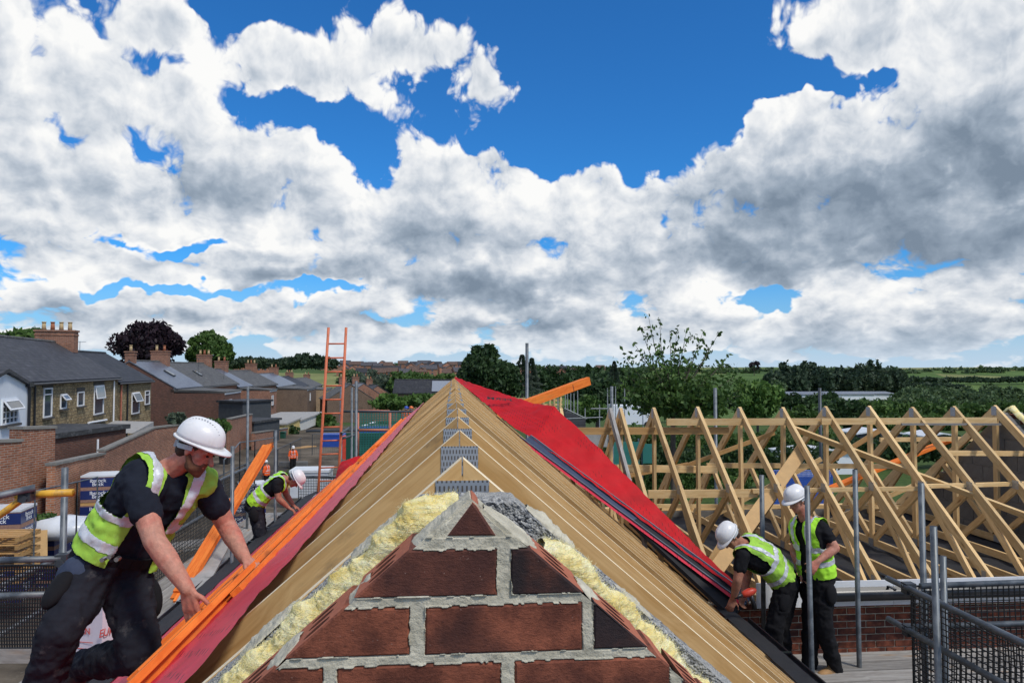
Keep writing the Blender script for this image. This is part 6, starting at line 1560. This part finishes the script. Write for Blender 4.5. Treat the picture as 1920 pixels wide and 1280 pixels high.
def tree(label, px, py_top, py_c, rx, ry, Y, leaf, n, m, base=None, name='tree', group=None, seed=1, trunk=True, low=-.9):
    """crown centred at (px, py_c) with pixel radii rx, ry"""
    rnd = random.Random(seed); c = P(px, py_c, Y); k = Y / FPX; rad = (rx * k, rx * k * .9, ry * k); zb = gz(c.x, c.y) if base is None else base
    t = thing(name, label, 'tree', (c.x, c.y, zb), group)
    if trunk:
        b = MB(); limbs(b, (c.x, c.y, zb - .3), (c.x, c.y, c.z + rad[2] * .5), max(.12, rad[0] * .07), rad, rnd); b.build('trunk', M_['bark'], t, smooth=True)
    b = MB(); crown(b, c, rad, n, leaf, rnd, low); b.build('crown', M_[m], t); return t
tree('copper beech with dark purple crown behind the terrace', 280, 595, 648, 62, 52, 112, .27, 6200, 'leaf_copper', seed=3)
tree('round green tree right of the copper beech', 392, 620, 662, 46, 42, 118, .27, 5000, 'leaf_green', seed=4)
tree('small green tree showing above the stone house roof', 52, 620, 642, 42, 22, 70, .28, 1500, 'leaf_green', seed=5)
tree('green shoot of a tree beside the tall chimney', 78, 620, 636, 18, 18, 72, .22, 500, 'leaf_fresh', seed=55)
tree('large dark tree behind the ridge', 902, 650, 700, 46, 50, 118, .32, 7000, 'leaf_dark', seed=6)
tree('dark spreading tree right of the ridge', 945, 660, 712, 36, 40, 124, .32, 4600, 'leaf_dark', seed=7)
def conifer(label, px, top, base_py, w, Y, seed):
    rnd = random.Random(seed); a, b_ = P(px, base_py, Y), P(px, top, Y); k = Y / FPX; t = thing('conifer', label, 'tree', (a.x, a.y, gz(a.x, a.y))); b = MB(); b.tube((a.x, a.y, gz(a.x, a.y) - .3), b_, .3, 8, .03); b.build('trunk', M_['bark'], t)
    b = MB(); H = b_.z - a.z
    for i in range(2600):
        h = rnd.random() ** .8; rr = w * k * (1 - h) * (.35 + .65 * rnd.random()) * (1 + .25 * math.sin(h * 40)); an = rnd.random() * 6.283; q = Vector((a.x + math.cos(an) * rr, a.y + math.sin(an) * rr, a.z + h * H)); s = .3 * rnd.uniform(.5, 1.2)
        u = Vector((math.cos(an), math.sin(an), -.5)).normalized(); v = u.orthogonal().normalized() * s * .4; b.add([q, q + u * s + v, q + u * s * 1.6, q + u * s - v], [(0, 1, 2, 3)])
    b.build('crown', M_['leaf_conifer'], t)
conifer('dark conifer beside the lone pole behind the ridge', 979, 664, 745, 34, 128, 1); conifer('small dark conifer right of the lone pole', 997, 670, 745, 22, 132, 2); conifer('dark cypress beside the far red roof', 1152, 676, 720, 16, 200, 3)
tree('rounded green bush tree left of the ridge under the estate', 770, 698, 722, 52, 27, 190, .45, 2600, 'leaf_green', seed=8, group='trees below the estate'); tree('sage green tree below the estate behind the poles', 690, 698, 720, 44, 24, 200, .45, 1900, 'leaf_sage', seed=9, group='trees below the estate'); tree('green tree just left of the ridge peak', 835, 697, 722, 30, 26, 180, .42, 1700, 'leaf_green', seed=10, group='trees below the estate'); tree('grey-green tree right of the ladder rungs', 728, 702, 724, 30, 20, 195, .42, 1300, 'leaf_sage', seed=12, group='trees below the estate'); tree('dark green tree behind the ladder', 655, 692, 712, 26, 22, 210, .42, 1300, 'leaf_far', seed=13, group='trees below the estate')
tree('low green bushes left of the ridge beyond the site', 795, 742, 752, 46, 16, 90, .24, 1600, 'leaf_green', seed=14, trunk=False); tree('fresh green bush behind the green netting', 730, 745, 755, 34, 16, 84, .22, 1100, 'leaf_fresh', seed=15, trunk=False)
# young tree behind the wing: upright shoots stand clear of the crown
def young_tree():
    rnd = random.Random(21); Y = 27.; base = P(1262, 880, Y); base.z = gz(base.x, Y); t = thing('young_tree', 'leafy young tree with open upper shoots behind the wing trusses', 'tree', base); wd = MB(); lf = MB()
    fork = P(1262, 775, Y); wd.tube(base, fork, .13, 9, .09, caps=False)
    def leaf(q, s):
        u = Vector((rnd.gauss(0, 1), rnd.gauss(0, 1), rnd.gauss(0, .7))).normalized(); v = u.orthogonal(); v.rotate(Matrix.Rotation(rnd.random() * 6.3, 3, u)); w = u.cross(v); lf.add([q - v * s, q - v * s * .2 + w * s * .5, q + v * s, q - v * s * .2 - w * s * .5], [(0, 1, 2, 3)])
    tips = [(1216, 594, 0), (1238, 612, .3), (1202, 618, -.4), (1256, 622, .5), (1268, 632, -.3), (1190, 645, .3), (1287, 622, -.5), (1318, 622, .2), (1347, 626, .3), (1275, 660, -.8), (1330, 662, .4), (1368, 664, .2), (1175, 672, .6), (1208, 662, -.5), (1240, 655, 0), (1310, 650, .6), (1172, 700, .2), (1385, 700, .4), (1370, 720, -.7), (1166, 728, -.4), (1392, 740, .2), (1180, 755, .6), (1350, 690, .9), (1225, 690, -1.), (1290, 690, .9), (1250, 680, -.9), (1320, 715, -1.1), (1200, 720, 1.1), (1270, 700, 1.2), (1240, 740, -1.3), (1300, 745, 1.2), (1340, 750, .5), (1205, 765, -.6), (1375, 765, .5)]
    for (px, py, dy) in tips:
        e = P(px, py, Y + dy); s = fork + Vector((rnd.uniform(-.1, .1), rnd.uniform(-.1, .1), rnd.uniform(-.2, .5))); mid = s.lerp(e, .5) + Vector((rnd.gauss(0, .12), rnd.gauss(0, .2), -.10)); prev = s; N_ = 10
        for i in range(1, N_ + 1):
            f = i / N_; q = s.lerp(mid, f).lerp(mid.lerp(e, f), f); wd.tube(prev, q, .035 * (1 - f) + .009, 5, .035 * (1 - f - .1) + .009, caps=False)
            if f > .35:
                nl = int(13 if py > 668 else 4)
                for _ in range(nl):
                    o = Vector((rnd.gauss(0, 1), rnd.gauss(0, 1), rnd.gauss(0, .8))) * (.24 if py > 668 else .07); leaf(q + o, rnd.uniform(.05, .10))
                if rnd.random() < (.6 if py > 668 else .35) and f > .45:
                    tw = q + Vector((rnd.gauss(0, .35), rnd.gauss(0, .3), rnd.gauss(.1, .2))); wd.tube(q, tw, .009, 4, .004, caps=False)
                    for k in range(9): leaf(q.lerp(tw, rnd.random()) + Vector((rnd.gauss(0, .05), rnd.gauss(0, .05), rnd.gauss(0, .05))), rnd.uniform(.05, .09))
            prev = q
    c = P(1275, 735, Y)
    crown(lf, c + Vector((0, 0, -.25)), (2.1, 1.7, .95), 2600, .10, rnd, -1., .25)
    wd.build('trunk', M_['bark'], t, smooth=True); lf.build('crown', M_['leaf_green'], t)
young_tree()
tree('dense bright green tree right of the young tree', 1420, 700, 750, 48, 44, 62, .20, 4600, 'leaf_fresh', seed=31); tree('rounded bush left of the yellow container', 1500, 765, 785, 46, 22, 70, .20, 2000, 'leaf_green', seed=32, trunk=False); tree('dark rounded hedge tree right of the third pole', 1580, 745, 772, 52, 30, 85, .24, 2600, 'leaf_dark', seed=33, trunk=False)
tree('dark green tree behind the orange beam', 1120, 700, 745, 60, 46, 95, .30, 3800, 'leaf_dark', seed=34); tree('green hawthorn behind the thin scaffold poles', 1100, 745, 770, 48, 26, 60, .18, 2300, 'leaf_green', seed=35, trunk=False); tree('lone bare-looking tree on the right skyline', 1414, 672, 686, 12, 11, 640, .9, 160, 'leaf_copper', seed=36)
tree('small tree on the far right horizon', 1874, 686, 696, 11, 9, 700, 1.2, 260, 'leaf_far', seed=37); tree('round field tree on the green slope', 1455, 712, 728, 20, 15, 300, .6, 700, 'leaf_far', seed=38)
def mass(name, label, spec, m, per, leaf, seed):
    """far wood or scrub that reads as one mass: spec = (px, top, base, half width px, Y)"""
    rnd = random.Random(seed); b = MB()
    for (px, top, base, hw_, Y) in spec:
        c = P(px, (top + base) / 2, Y); k = Y / FPX; crown(b, c, (hw_ * k, hw_ * k * .9, (base - top) / 2 * k), per, leaf * k, rnd, -1.1, .55)
    return tag(b.build(name, M_[m]), label, kind='stuff')
rnd = random.Random(5)
wd = []
for px in range(1440, 1700, 11):
    env = 682 + 7 * math.sin(px * .045) + rnd.uniform(-4, 5) + max(0, (px - 1650) * .22) + max(0, (1470 - px) * .35); wd.append((px, env, 742, 16, 420 + rnd.uniform(-25, 25)))
for px in range(1445, 1690, 12): wd.append((px, 700 + rnd.uniform(-6, 6), 742, 15, 392 + rnd.uniform(-10, 10)))
mass('woodland', 'dark wood on the rise right of centre', wd, 'leaf_wood', 330, 3.4, 1)
wd = [(px, 690 + rnd.uniform(-5, 4), 706, 14, 760 + rnd.uniform(-60, 60)) for px in range(1090, 1960, 13)]; mass('hedgerow', 'line of far trees along the right skyline', wd, 'leaf_far', 120, 3.0, 2)
wd = [(px, 708 + rnd.uniform(-3, 2), 716, 12, 520) for px in range(1680, 1960, 11)] + [(px, 717 + rnd.uniform(-3, 3) + (px - 1650) * .01, 728, 13, 430) for px in range(1690, 1800, 12)]; mass('hedgerow', 'field hedges on the right hillside', wd, 'leaf_wood', 110, 3.0, 3)
wd = [(rnd.uniform(1690, 1960), 0, 0, rnd.uniform(14, 24), rnd.uniform(240, 360)) for _ in range(55)]; wd = [(x, 726 + (330 - Y) * .16 + rnd.uniform(-5, 5), 752 + (330 - Y) * .16, h, Y) for (x, _, _, h, Y) in wd]
wd += [(x, 748 + rnd.uniform(-4, 4), 772, 20, 230) for x in range(1620, 1960, 15)]; mass('scrub', 'rolling green scrub on the right valley side', wd, 'leaf_far', 260, 3.2, 4)
wd = [(x, 752 + rnd.uniform(-7, 7), 790, 24, 130 + rnd.uniform(-12, 12)) for x in range(1540, 1960, 17)] + [(x, 778 + rnd.uniform(-5, 5), 815, 26, 85) for x in range(1600, 1960, 22)]; mass('scrub', 'dark hedge and bushes beyond the wing', wd, 'leaf_green', 330, 3.4, 5)
wd = [(x, 742 + rnd.uniform(-8, 6), 772, 22, 170) for x in range(1180, 1560, 18)] + [(x, 700 + rnd.uniform(-6, 6), 735, 22, 330) for x in range(1000, 1200, 15)] + [(x, 690 + rnd.uniform(-8, 5), 720, 20, 380) for x in range(1020, 1180, 14)]; mass('woodland', 'tree belt behind the orange beam and young tree', wd, 'leaf_dark', 300, 3.4, 6)
wd = [(x, 665 + rnd.uniform(-4, 6) + abs(x - 560) * .10, 692, 16, 330) for x in range(520, 620, 9)] + [(x, 672 + rnd.uniform(-4, 5), 690, 15, 420) for x in range(430, 530, 11)]; mass('woodland', 'dark clump of trees on the skyline left of the ladder', wd, 'leaf_wood', 300, 3.2, 7)
wd = [(x, 684 + rnd.uniform(-3, 3), 698, 12, 700) for x in range(600, 1100, 12)]; mass('hedgerow', 'thin tree line behind the far estate', wd, 'leaf_far', 90, 2.8, 8)
wd = [(x, 828 + rnd.uniform(-12, 10), 905, 34, 38 + rnd.uniform(-4, 4)) for x in range(1100, 1560, 26)] + [(x, 815 + rnd.uniform(-6, 6), 870, 30, 46) for x in range(1560, 1800, 26)]; mass('hedge', 'dark garden hedge seen through the wing trusses', wd, 'leaf_dark', 420, 3.6, 9)
wd = [(x, 885 + rnd.uniform(-4, 4), 905, 20, 34) for x in range(545, 600, 16)] + [(x, 962, 985, 16, 22) for x in range(55, 110, 14)] + [(480 + i * 3, 838, 850, 8, 60) for i in range(4)]; mass('weeds', 'green weeds at the foot of the yard walls', wd, 'leaf_green', 160, 3.0, 10)
# ---------------------------------------------------------------- site clutter and far sheds
def pack_stack(label, px, base_z, Y, n, ang, w=1.05, d=1.0, h=.86, txt=True):
    p = P(px, 900, Y); M = T((p.x, p.y, base_z)) @ Matrix.Rotation(ang, 4, 'Z'); t = thing('brick_pack', label, 'brick pack', group='brick packs on the site', M=M)
    for k in range(n):
        z = .12 + k * (h + .10); obj('bricks', MB().box((0, 0, z + h / 2), (w, d, h)).me('b'), M_['pallet_brick'], t, M); obj('pallet', MB().box((0, 0, z - .06), (w, d, .09)).me('p'), M_['plank_tan'], t, M)
        for j in range(2):
            zb = z + .12 + j * .42; wr = obj('printed_wrap', MB().box((0, 0, zb + .13), (w + .012, d + .012, .30)).me('w'), M_['wrap_navy'], t, M)
            if txt:
                for Mx in (M @ T((.0, -d / 2 - .009, zb + .13)) @ Matrix.Rotation(R(90), 4, 'X'), M @ T((w / 2 + .009, 0, zb + .13)) @ Matrix.Rotation(R(90), 4, 'Z') @ Matrix.Rotation(R(90), 4, 'X')): print_text('printed_lettering', 'Ibstock\nBrick', Mx, .17, M_['print_white'], wr, spacing=.72)
    obj('top_wrap', MB().box((0, 0, .12 + n * (h + .10) - .08), (w + .02, d + .02, .06)).me('t'), M_['wrap_white'], t, M)
    return t
pack_stack('tall stack of navy wrapped brick packs at the left edge', 16, 0., 21, 3, R(8)); pack_stack('shorter stack of navy wrapped brick packs beside the tall stack', 84, 0., 22.5, 2, R(4)); pack_stack('wrapped brick packs behind the leaning worker', 140, 0., 24, 2, R(-6)); pack_stack('wrapped brick packs against the orange yard wall', 192, .2, 26, 3, R(10)); pack_stack('blue wrapped pack beside the pole under the orange timbers', 446, 0., 27, 2, R(14)); pack_stack('shrink-wrapped pack left of the orange timbers', 472, 0., 31, 2, R(20)); pack_stack('low blue and white pack behind the far left mesh', 596, 0., 30, 1, R(5))
pb = thing('plywood_sheet', 'tan plywood sheet leaning on the brick packs', 'board', P(70, 1040, 20.6)); a, b, c, d = P(51, 1052, 20.6), P(88, 1050, 20.6), P(88, 993, 21.2), P(51, 995, 21.2); MB().prism([a, b, c, d], (0, .03, 0)).build('sheet', M_['ply'], pb)
pp = thing('timber_pallet', 'empty timber pallets stacked at the left edge', 'pallet', P(12, 1060, 19)); c = P(12, 1060, 19)
for k in range(5):
    for j in range(5): MB().box(c + Vector((0, -.4 + j * .2, k * .2)), (1.1, .1, .02)).build('slat', M_['plank_tan'], pp)
    for j in (-.5, 0, .5): MB().box(c + Vector((j, 0, k * .2 - .06)), (.09, .95, .09)).build('bearer', M_['plank_tan'], pp)
wb_ = MB(); ellipsoid(wb_, P(118, 990, 22.), (Vector((1, 0, 0)), Vector((0, 1, 0)), Vector((0, 0, 1))), (1.0, .6, .35)); 
for i, v in enumerate(wb_.v): wb_.v[i] = tuple(Vector(v) + Vector((0, 0, 1)) * fbm(Vector(v) * 3, 3) * .2)
tag(wb_.build('plastic_wrap', M_['wrap_white'], smooth=True), 'crumpled white plastic wrap on the brick packs', 'plastic wrap')
# temporary fence rails behind the left scaffold
def fence(label, pts, h, m='galvanised'):
    t = thing('site_fence', label, 'fence', pts[0])
    for a, b in zip(pts, pts[1:]):
        a, b = Vector(a), Vector(b); MB().tube(a, b, .022, 6).build('top_rail', M_[m], t); MB().tube(a, a - Vector((0, 0, h)), .022, 6).build('post', M_[m], t); MB().tube(b - Vector((0, 0, h)), b, .022, 6).build('post', M_[m], t)
    return t
fence('pale wire fence rail in front of the orange yard wall', [P(66, 920, 19), P(145, 903, 20.5), P(183, 894, 21.5)], 1.9); fence('pale fence rail zigzagging behind the orange timbers', [P(420, 862, 22), P(450, 829, 26), P(478, 826, 28), P(515, 820, 31)], 1.9)
# behind the wing: hoarding, sheds, caravan, blue net, container
for (x0, x1, y0, y1, Y, m, lab) in ((1142, 1198, 828, 872, 22, 'net_green', 'teal site hoarding panel behind the left wing trusses'), (1205, 1225, 832, 868, 22.5, 'net_green', 'narrow teal hoarding panel behind the left wing trusses'), (1076, 1140, 812, 838, 24, 'concrete', 'grey site cabin wall behind the red sheet')):
    a, b = P(x0, y1, Y), P(x1, y0, Y); t = thing('hoarding_panel', lab, 'panel', a); MB().box(((a.x + b.x) / 2, Y, (a.z + b.z) / 2), (b.x - a.x, .06, b.z - a.z)).build('sheet', M_[m], t)
    for x in (a.x, b.x): MB().tube((x, Y + .06, 0), (x, Y + .06, b.z + .1), .03, 6).build('post', GV, t)
for (x0, x1, yt, yb, Y, wm_, rm2, lab) in ((1608, 1692, 806, 848, 50, 'shed_dark', 'wrap_white', 'dark allotment shed with white roof behind the trusses'), (1735, 1800, 812, 850, 54, 'shed_dark', 'wrap_white', 'second pale roofed shed near the block gable'), (1480, 1600, 842, 880, 44, 'van_white', 'wrap_white', 'long white caravan roof behind the trusses'), (1560, 1606, 815, 850, 58, 'mesh_blue', 'shed_dark', 'blue painted shed between the king posts')):
    a, b = P(x0, yb, Y), P(x1, yt, Y); w = b.x - a.x; t = thing('shed', lab, 'shed', (a.x, Y, gz(a.x, Y))); zz = gz(a.x, Y)
    MB().prism([(a.x, Y, zz), (b.x, Y, zz), (b.x, Y, b.z - .3), (a.x + w / 2, Y, b.z - .12), (a.x, Y, b.z - .3)], (0, 2.6, 0)).build('wall', M_[wm_], t)
    MB().prism([(a.x - .15, Y - .15, b.z - .3), (a.x + w / 2, Y - .15, b.z - .05), (b.x + .15, Y - .15, b.z - .3), (b.x + .15, Y - .15, b.z - .2), (a.x + w / 2, Y - .15, b.z + .06), (a.x - .15, Y - .15, b.z - .2)], (0, 2.9, 0)).build('roof', M_[rm2], t)
    MB().box((a.x + w * .35, Y - .02, b.z - .95), (w * .2, .05, .5)).build('window', M_['glass'], t)
mesh_panel('blue mesh fence behind the standing worker', P(1450, 882, 17), P(1560, 882, 17) - P(1450, 882, 17), (0, 0, -1.1), 46, 22, .008, 'mesh_blue', name='mesh_fence')
bx = thing('blue_stack', 'blue plastic wrapped stack behind the wing trusses', 'stack', P(1500, 910, 19)); MB().box(P(1505, 912, 19), (1.0, .8, .6)).build('wrap', M_['plastic_blue'], bx); MB().box(P(1505, 888, 19), (1.1, .9, .05)).build('cover', M_['wrap_white'], bx)
for (px, py, Y, w, h, m, lab) in ((1519, 756, 210, 4.6, 1.9, 'render_cream', 'pale yellow container far beyond the trusses'), (1491, 760, 200, 3.0, 1.8, 'van_white', 'white cabin beside the yellow container')):
    c = P(px, py, Y); t = thing('container', lab, 'container', c); MB().box(c + Vector((0, 1.2, 0)), (w, 2.4, h + 1.2)).build('body', M_[m], t); MB().box(c + Vector((-w * .25, -.03, .2)), (.7, .05, .5)).build('window', M_['glass'], t)
wh = thing('warehouse', 'long low grey-white warehouse roof below the dark wood', 'building', P(1560, 745, 330))
for (x0, x1, y0, y1, Y) in ((1478, 1640, 736, 740, 335), (1540, 1575, 741, 745, 325), (1620, 1680, 736, 739, 340)):
    a, b = P(x0, y1, Y), P(x1, y0, Y); w = b.x - a.x; MB().prism([(a.x, Y, a.z - 4), (b.x, Y, a.z - 4), (b.x, Y, a.z), (a.x, Y, a.z)], (0, 14, 0)).build('wall', M_['render_white'], wh); MB().prism([(a.x, Y - .5, a.z), (b.x, Y - .5, a.z), (b.x, Y + 9, b.z + .1), (a.x, Y + 9, b.z + .1)], (0, 0, .3)).build('roof', M_['lead_grey'], wh)
# part-built house frame and thin scaffold poles behind the orange beam
hf = thing('house_frame', 'pale timber roof frame of another house under the orange beam', 'house frame', P(1025, 768, 38))
for i in range(6):
    x = 1000 + i * 10; beam('stud', P(x, 775, 38), P(x + (2 if i % 2 else -1), 744, 38), .09, .09, M_['pine_pale'], hf)
for y in (750, 758, 764): beam('rail', P(962, y + 1, 38.1), P(1054, y, 38.1), .06, .09, M_['pine_pale'], hf)
beam('rail', P(962, 748, 38), P(1042, 744, 38), .06, .09, M_['pine_pale'], hf)
for i, (px, y0) in enumerate(((1046, 742), (1060, 736), (1064, 732), (1070, 734), (1076, 736), (1083, 732), (1097, 765), (1139, 727), (1154, 724), (1171, 728), (1124, 758), (1070, 768), (1076, 770), (1205, 730))):
    a = P(px, y0, 36); tag(pipe('scaffold_pole', (a.x, a.y, gz(a.x, a.y)), a, .026, GV, n=8), f'thin far scaffold pole behind the wing ridge, {ORD[i]} of the far cluster', 'scaffold pole', 'far scaffold poles')
pole((1147, 1148), 724, 860, 20., 'grey scaffold pole between the first two wing peaks', foot=0, r=.045); pole((1341, 1342), 727, 860, 16., 'grey pole standing beside the young tree', foot=0, r=.04); pole((1537, 1538), 727, 775, 26., 'dark post against the white warehouse roof', foot=0, r=.06, m=M_['steel_dark'])
bl_ = thing('far_scaffold_frame', 'grey roofed scaffold frame beside the thin poles', 'scaffold', P(1080, 800, 34))
for p, q in ((P(1058, 765, 34), P(1100, 785, 34)), (P(1060, 785, 34), P(1130, 782, 34)), (P(1108, 766, 34), P(1140, 766, 34))): MB().tube(p, q, .035, 6).build('tube', GV, bl_)
MB().prism([P(1060, 800, 35), P(1098, 812, 35), P(1098, 786, 35), P(1060, 768, 35)], (0, 2, 0)).build('sheeting', M_['slate_dark'], bl_)
vn_ = thing('parked_van', 'white van partly hidden behind the wing peaks', 'van', P(1182, 775, 60)); c = P(1184, 778, 60)
MB().prism([c + Vector((-1.6, 0, -.8)), c + Vector((2.2, 0, -.8)), c + Vector((2.2, 0, .0)), c + Vector((1.3, 0, .15)), c + Vector((.7, 0, .8)), c + Vector((-1.6, 0, .85))], (0, 1.9, 0)).build('body', M_['van_white'], vn_); MB().prism([c + Vector((.75, -.02, .15)), c + Vector((1.2, -.02, .15)), c + Vector((.72, -.02, .65))], (0, .02, 0)).build('side_window', M_['glass'], vn_)
for x in (-.9, 1.4): MB().tube(c + Vector((x, -.05, -.85)), c + Vector((x, .2, -.85)), .32, 12).build('wheel', M_['bucket_black'], vn_)
# clutter on the far side of the left scaffold
for (px, py, Y, d, m, lab, nm) in ((704, 818, 22, (.9, .6, .5), 'plastic_blue', 'blue crate behind the red gate frame', 'crate'), (626, 826, 24, (.7, .5, .35), 'plastic_blue', 'blue tub right of the ladder foot', 'tub'), (585, 905, 18, (.9, .7, .6), 'wrap_white', 'white wrapped bundle seen through the mesh', 'bundle'), (655, 840, 21, (.35, .35, .6), 'tool_red', 'red canister beside the grey poles', 'canister')):
    c = P(px, py, Y); t = thing(nm, lab, nm, c); MB().box(c, d).build('body', M_[m], t); MB().box(c + Vector((0, 0, d[2] / 2 + .03)), (d[0] * 1.06, d[1] * 1.06, .06)).build('lid', M_[m], t)
rail(P(648, 838, 19), P(660, 822, 19), 'yellow tube propped by the grey poles', M_['yellow_paint'])
rail(P(690, 796, 19), P(704, 790, 19), 'pale pipe end lying behind the gate', M_['upvc_white']); rail(P(676, 800, 19.2), P(694, 794, 19.2), 'second pale pipe lying behind the gate', M_['upvc_white'])

rn2 = random.Random(77)
CL = [('timber_stack', 'pale sawn timber stacked beside the lane', 'timber stack'), ('block_stack', 'grey concrete blocks stacked on the site', 'block stack')]
def timber_pile(label, px, py, Y, n, m, l, ang):
    p = P(px, py, Y); p.z = gz(p.x, Y); t = thing('timber_stack', label, 'timber stack', p)
    for i in range(n):
        for j in range(4):
            a = Vector((math.cos(ang), math.sin(ang), 0)); c = p + Vector((-math.sin(ang), math.cos(ang), 0)) * (j * .2) + Vector((0, 0, .08 + i * .11)); beam('length', c - a * l / 2 * rn2.uniform(.9, 1.), c + a * l / 2 * rn2.uniform(.9, 1.), .17, .09, M_[m], t)
def block_pile(label, px, py, Y, nx, nz, m='block_grey'):
    p = P(px, py, Y); p.z = gz(p.x, Y); t = thing('block_stack', label, 'block stack', p); me = boxmesh(.44, .215, .215, .006)
    for k in range(nz):
        for i in range(nx):
            for j in range(2): obj('block', me, M_[m], t, T(p + Vector((i * .45, j * .23 + rn2.uniform(-.01, .01), .11 + k * .22))) @ Matrix.Rotation(R(rn2.uniform(-2, 2)), 4, 'Z'))
timber_pile('pale timber stacked beyond the propped orange battens', 600, 870, 40, 5, 'pine_pale', 3.6, R(10)); timber_pile('tan planks lying beside the lane wall', 560, 850, 58, 4, 'plank_tan', 4., R(60)); timber_pile('grey boards heaped behind the left scaffold', 330, 900, 26, 5, 'board_grey', 3.5, R(35))
block_pile('grey blocks stacked behind the left scaffold rail', 400, 910, 25, 5, 4); block_pile('grey blocks stacked right of the ladder foot', 650, 850, 38, 4, 4); block_pile('small pile of grey blocks near the walking worker', 530, 865, 48, 4, 3); block_pile('pale blocks stacked below the yard wall', 380, 880, 33, 5, 3, 'concrete')
for i, (px, Y, m, lab) in enumerate(((496, 62, 'plastic_blue', 'blue wheelie bin beside the lane wall'), (505, 64, 'bucket_black', 'black wheelie bin beside the blue one'), (528, 66, 'panel_green', 'green wheelie bin by the yellow garage'), (420, 48, 'bucket_black', 'black wheelie bin against the brown yard wall'))):
    p = P(px, 800, Y); p.z = gz(p.x, Y); t = thing('wheelie_bin', lab, 'bin', p)
    MB().prism([p + Vector((-.24, 0, .1)), p + Vector((.24, 0, .1)), p + Vector((.29, 0, 1.0)), p + Vector((-.29, 0, 1.0))], (0, .6, 0)).build('body', M_[m], t); MB().prism([p + Vector((-.31, -.05, 1.0)), p + Vector((.31, -.05, 1.0)), p + Vector((.27, -.05, 1.08)), p + Vector((-.27, -.05, 1.08))], (0, .7, 0)).build('lid', M_[m], t)
    for x in (-.22, .22): MB().tube(p + Vector((x - .03, .55, .1)), p + Vector((x + .03, .55, .1)), .1, 10).build('wheel', M_['bucket_black'], t)
def mesh_fence_run(label, pts, h=1.9, m='steel_dark'):
    t = thing('site_fence', label, 'fence', pts[0])
    for a, b in zip(pts, pts[1:]):
        a, b = Vector(a), Vector(b); a.z = gz(a.x, a.y); b.z = gz(b.x, b.y); u = Vector((0, 0, h))
        MB().tube(a + u, b + u, .025, 6).build('top_rail', M_[m], t); MB().tube(a + u * .1, b + u * .1, .025, 6).build('bottom_rail', M_[m], t); MB().tube(a, a + u, .03, 6).build('post', M_[m], t)
        w = MB(); n = int((b - a).length / .16)
        for i in range(n): q = a.lerp(b, i / n); w.tube(q + u * .1, q + u, .006, 3, caps=False)
        w.build('wire_infill', M_[m], t)['kind'] = 'stuff'
mesh_fence_run('wire site fence along the edge of the lane', [(-10.6, 24 + 3.4 * i, 0) for i in range(9)]); mesh_fence_run('wire site fence across the far end of the site', [(-10.4 + 3.2 * i, 54 + .6 * i, 0) for i in range(6)]); mesh_fence_run('dark site fence behind the wing', [(2.5 + 3.2 * i, 24 + .2 * i, 0) for i in range(9)])
tree('ivy and weeds on the lane wall', 400, 780, 800, 34, 16, 46, .14, 1100, 'leaf_green', seed=61, trunk=False, name='shrub'); tree('white flowering shrub above the yard wall', 330, 770, 786, 16, 12, 43, .12, 500, 'leaf_sage', seed=62, trunk=False, name='shrub'); tree('dark shrub beside the black shed', 545, 795, 812, 16, 16, 72, .16, 600, 'leaf_dark', seed=63, trunk=False, name='shrub'); tree('leafy bush behind the ladder', 610, 765, 790, 22, 18, 88, .2, 700, 'leaf_green', seed=64, trunk=False, name='shrub')
wd = [(x, 800 + rn2.uniform(-8, 8), 850, 28, 52 + rn2.uniform(-3, 3)) for x in range(1080, 1600, 24)] + [(x, 862 + rn2.uniform(-8, 8), 930, 30, 28) for x in range(1180, 1420, 30)]; mass('hedge', 'tangled garden bushes behind the site fence', wd, 'leaf_green', 380, 3.2, 15)
# television aerials and wires on the terrace
for (px, py, Y, lab) in ((150, 640, 57, 'television aerial on the stone house chimney'), (420, 690, 92, 'television aerial on the third brick house'), (372, 672, 80, 'television aerial on the second brick house')):
    p = P(px, py, Y); t = thing('aerial', lab, 'aerial', p); MB().tube(p + Vector((0, 0, -2)), p, .02, 6).build('mast', M_['steel_dark'], t); MB().tube(p + Vector((-.5, .2, -.05)), p + Vector((.5, -.2, -.05)), .012, 5).build('boom', M_['steel_dark'], t)
    for k in range(6): MB().tube(p + Vector((-.45 + k * .18, .18 - k * .07 - .2, -.05)), p + Vector((-.45 + k * .18, .18 - k * .07 + .2, -.05)), .008, 4).build('element', M_['steel_dark'], t)

finish_jobs()
# printed lettering becomes plain mesh
dg = bpy.context.evaluated_depsgraph_get()
for o in TXT:
    me = bpy.data.meshes.new_from_object(o.evaluated_get(dg)); n = o.name; par = o.parent; mb = o.matrix_basis.copy(); mt_ = o.data.materials[0]
    o.name = 'old'; bpy.data.objects.remove(o)
    q = bpy.data.objects.new(n.split('.')[0], me); me.materials.clear(); me.materials.append(mt_); COL.objects.link(q); q.parent = par; q.matrix_basis = mb
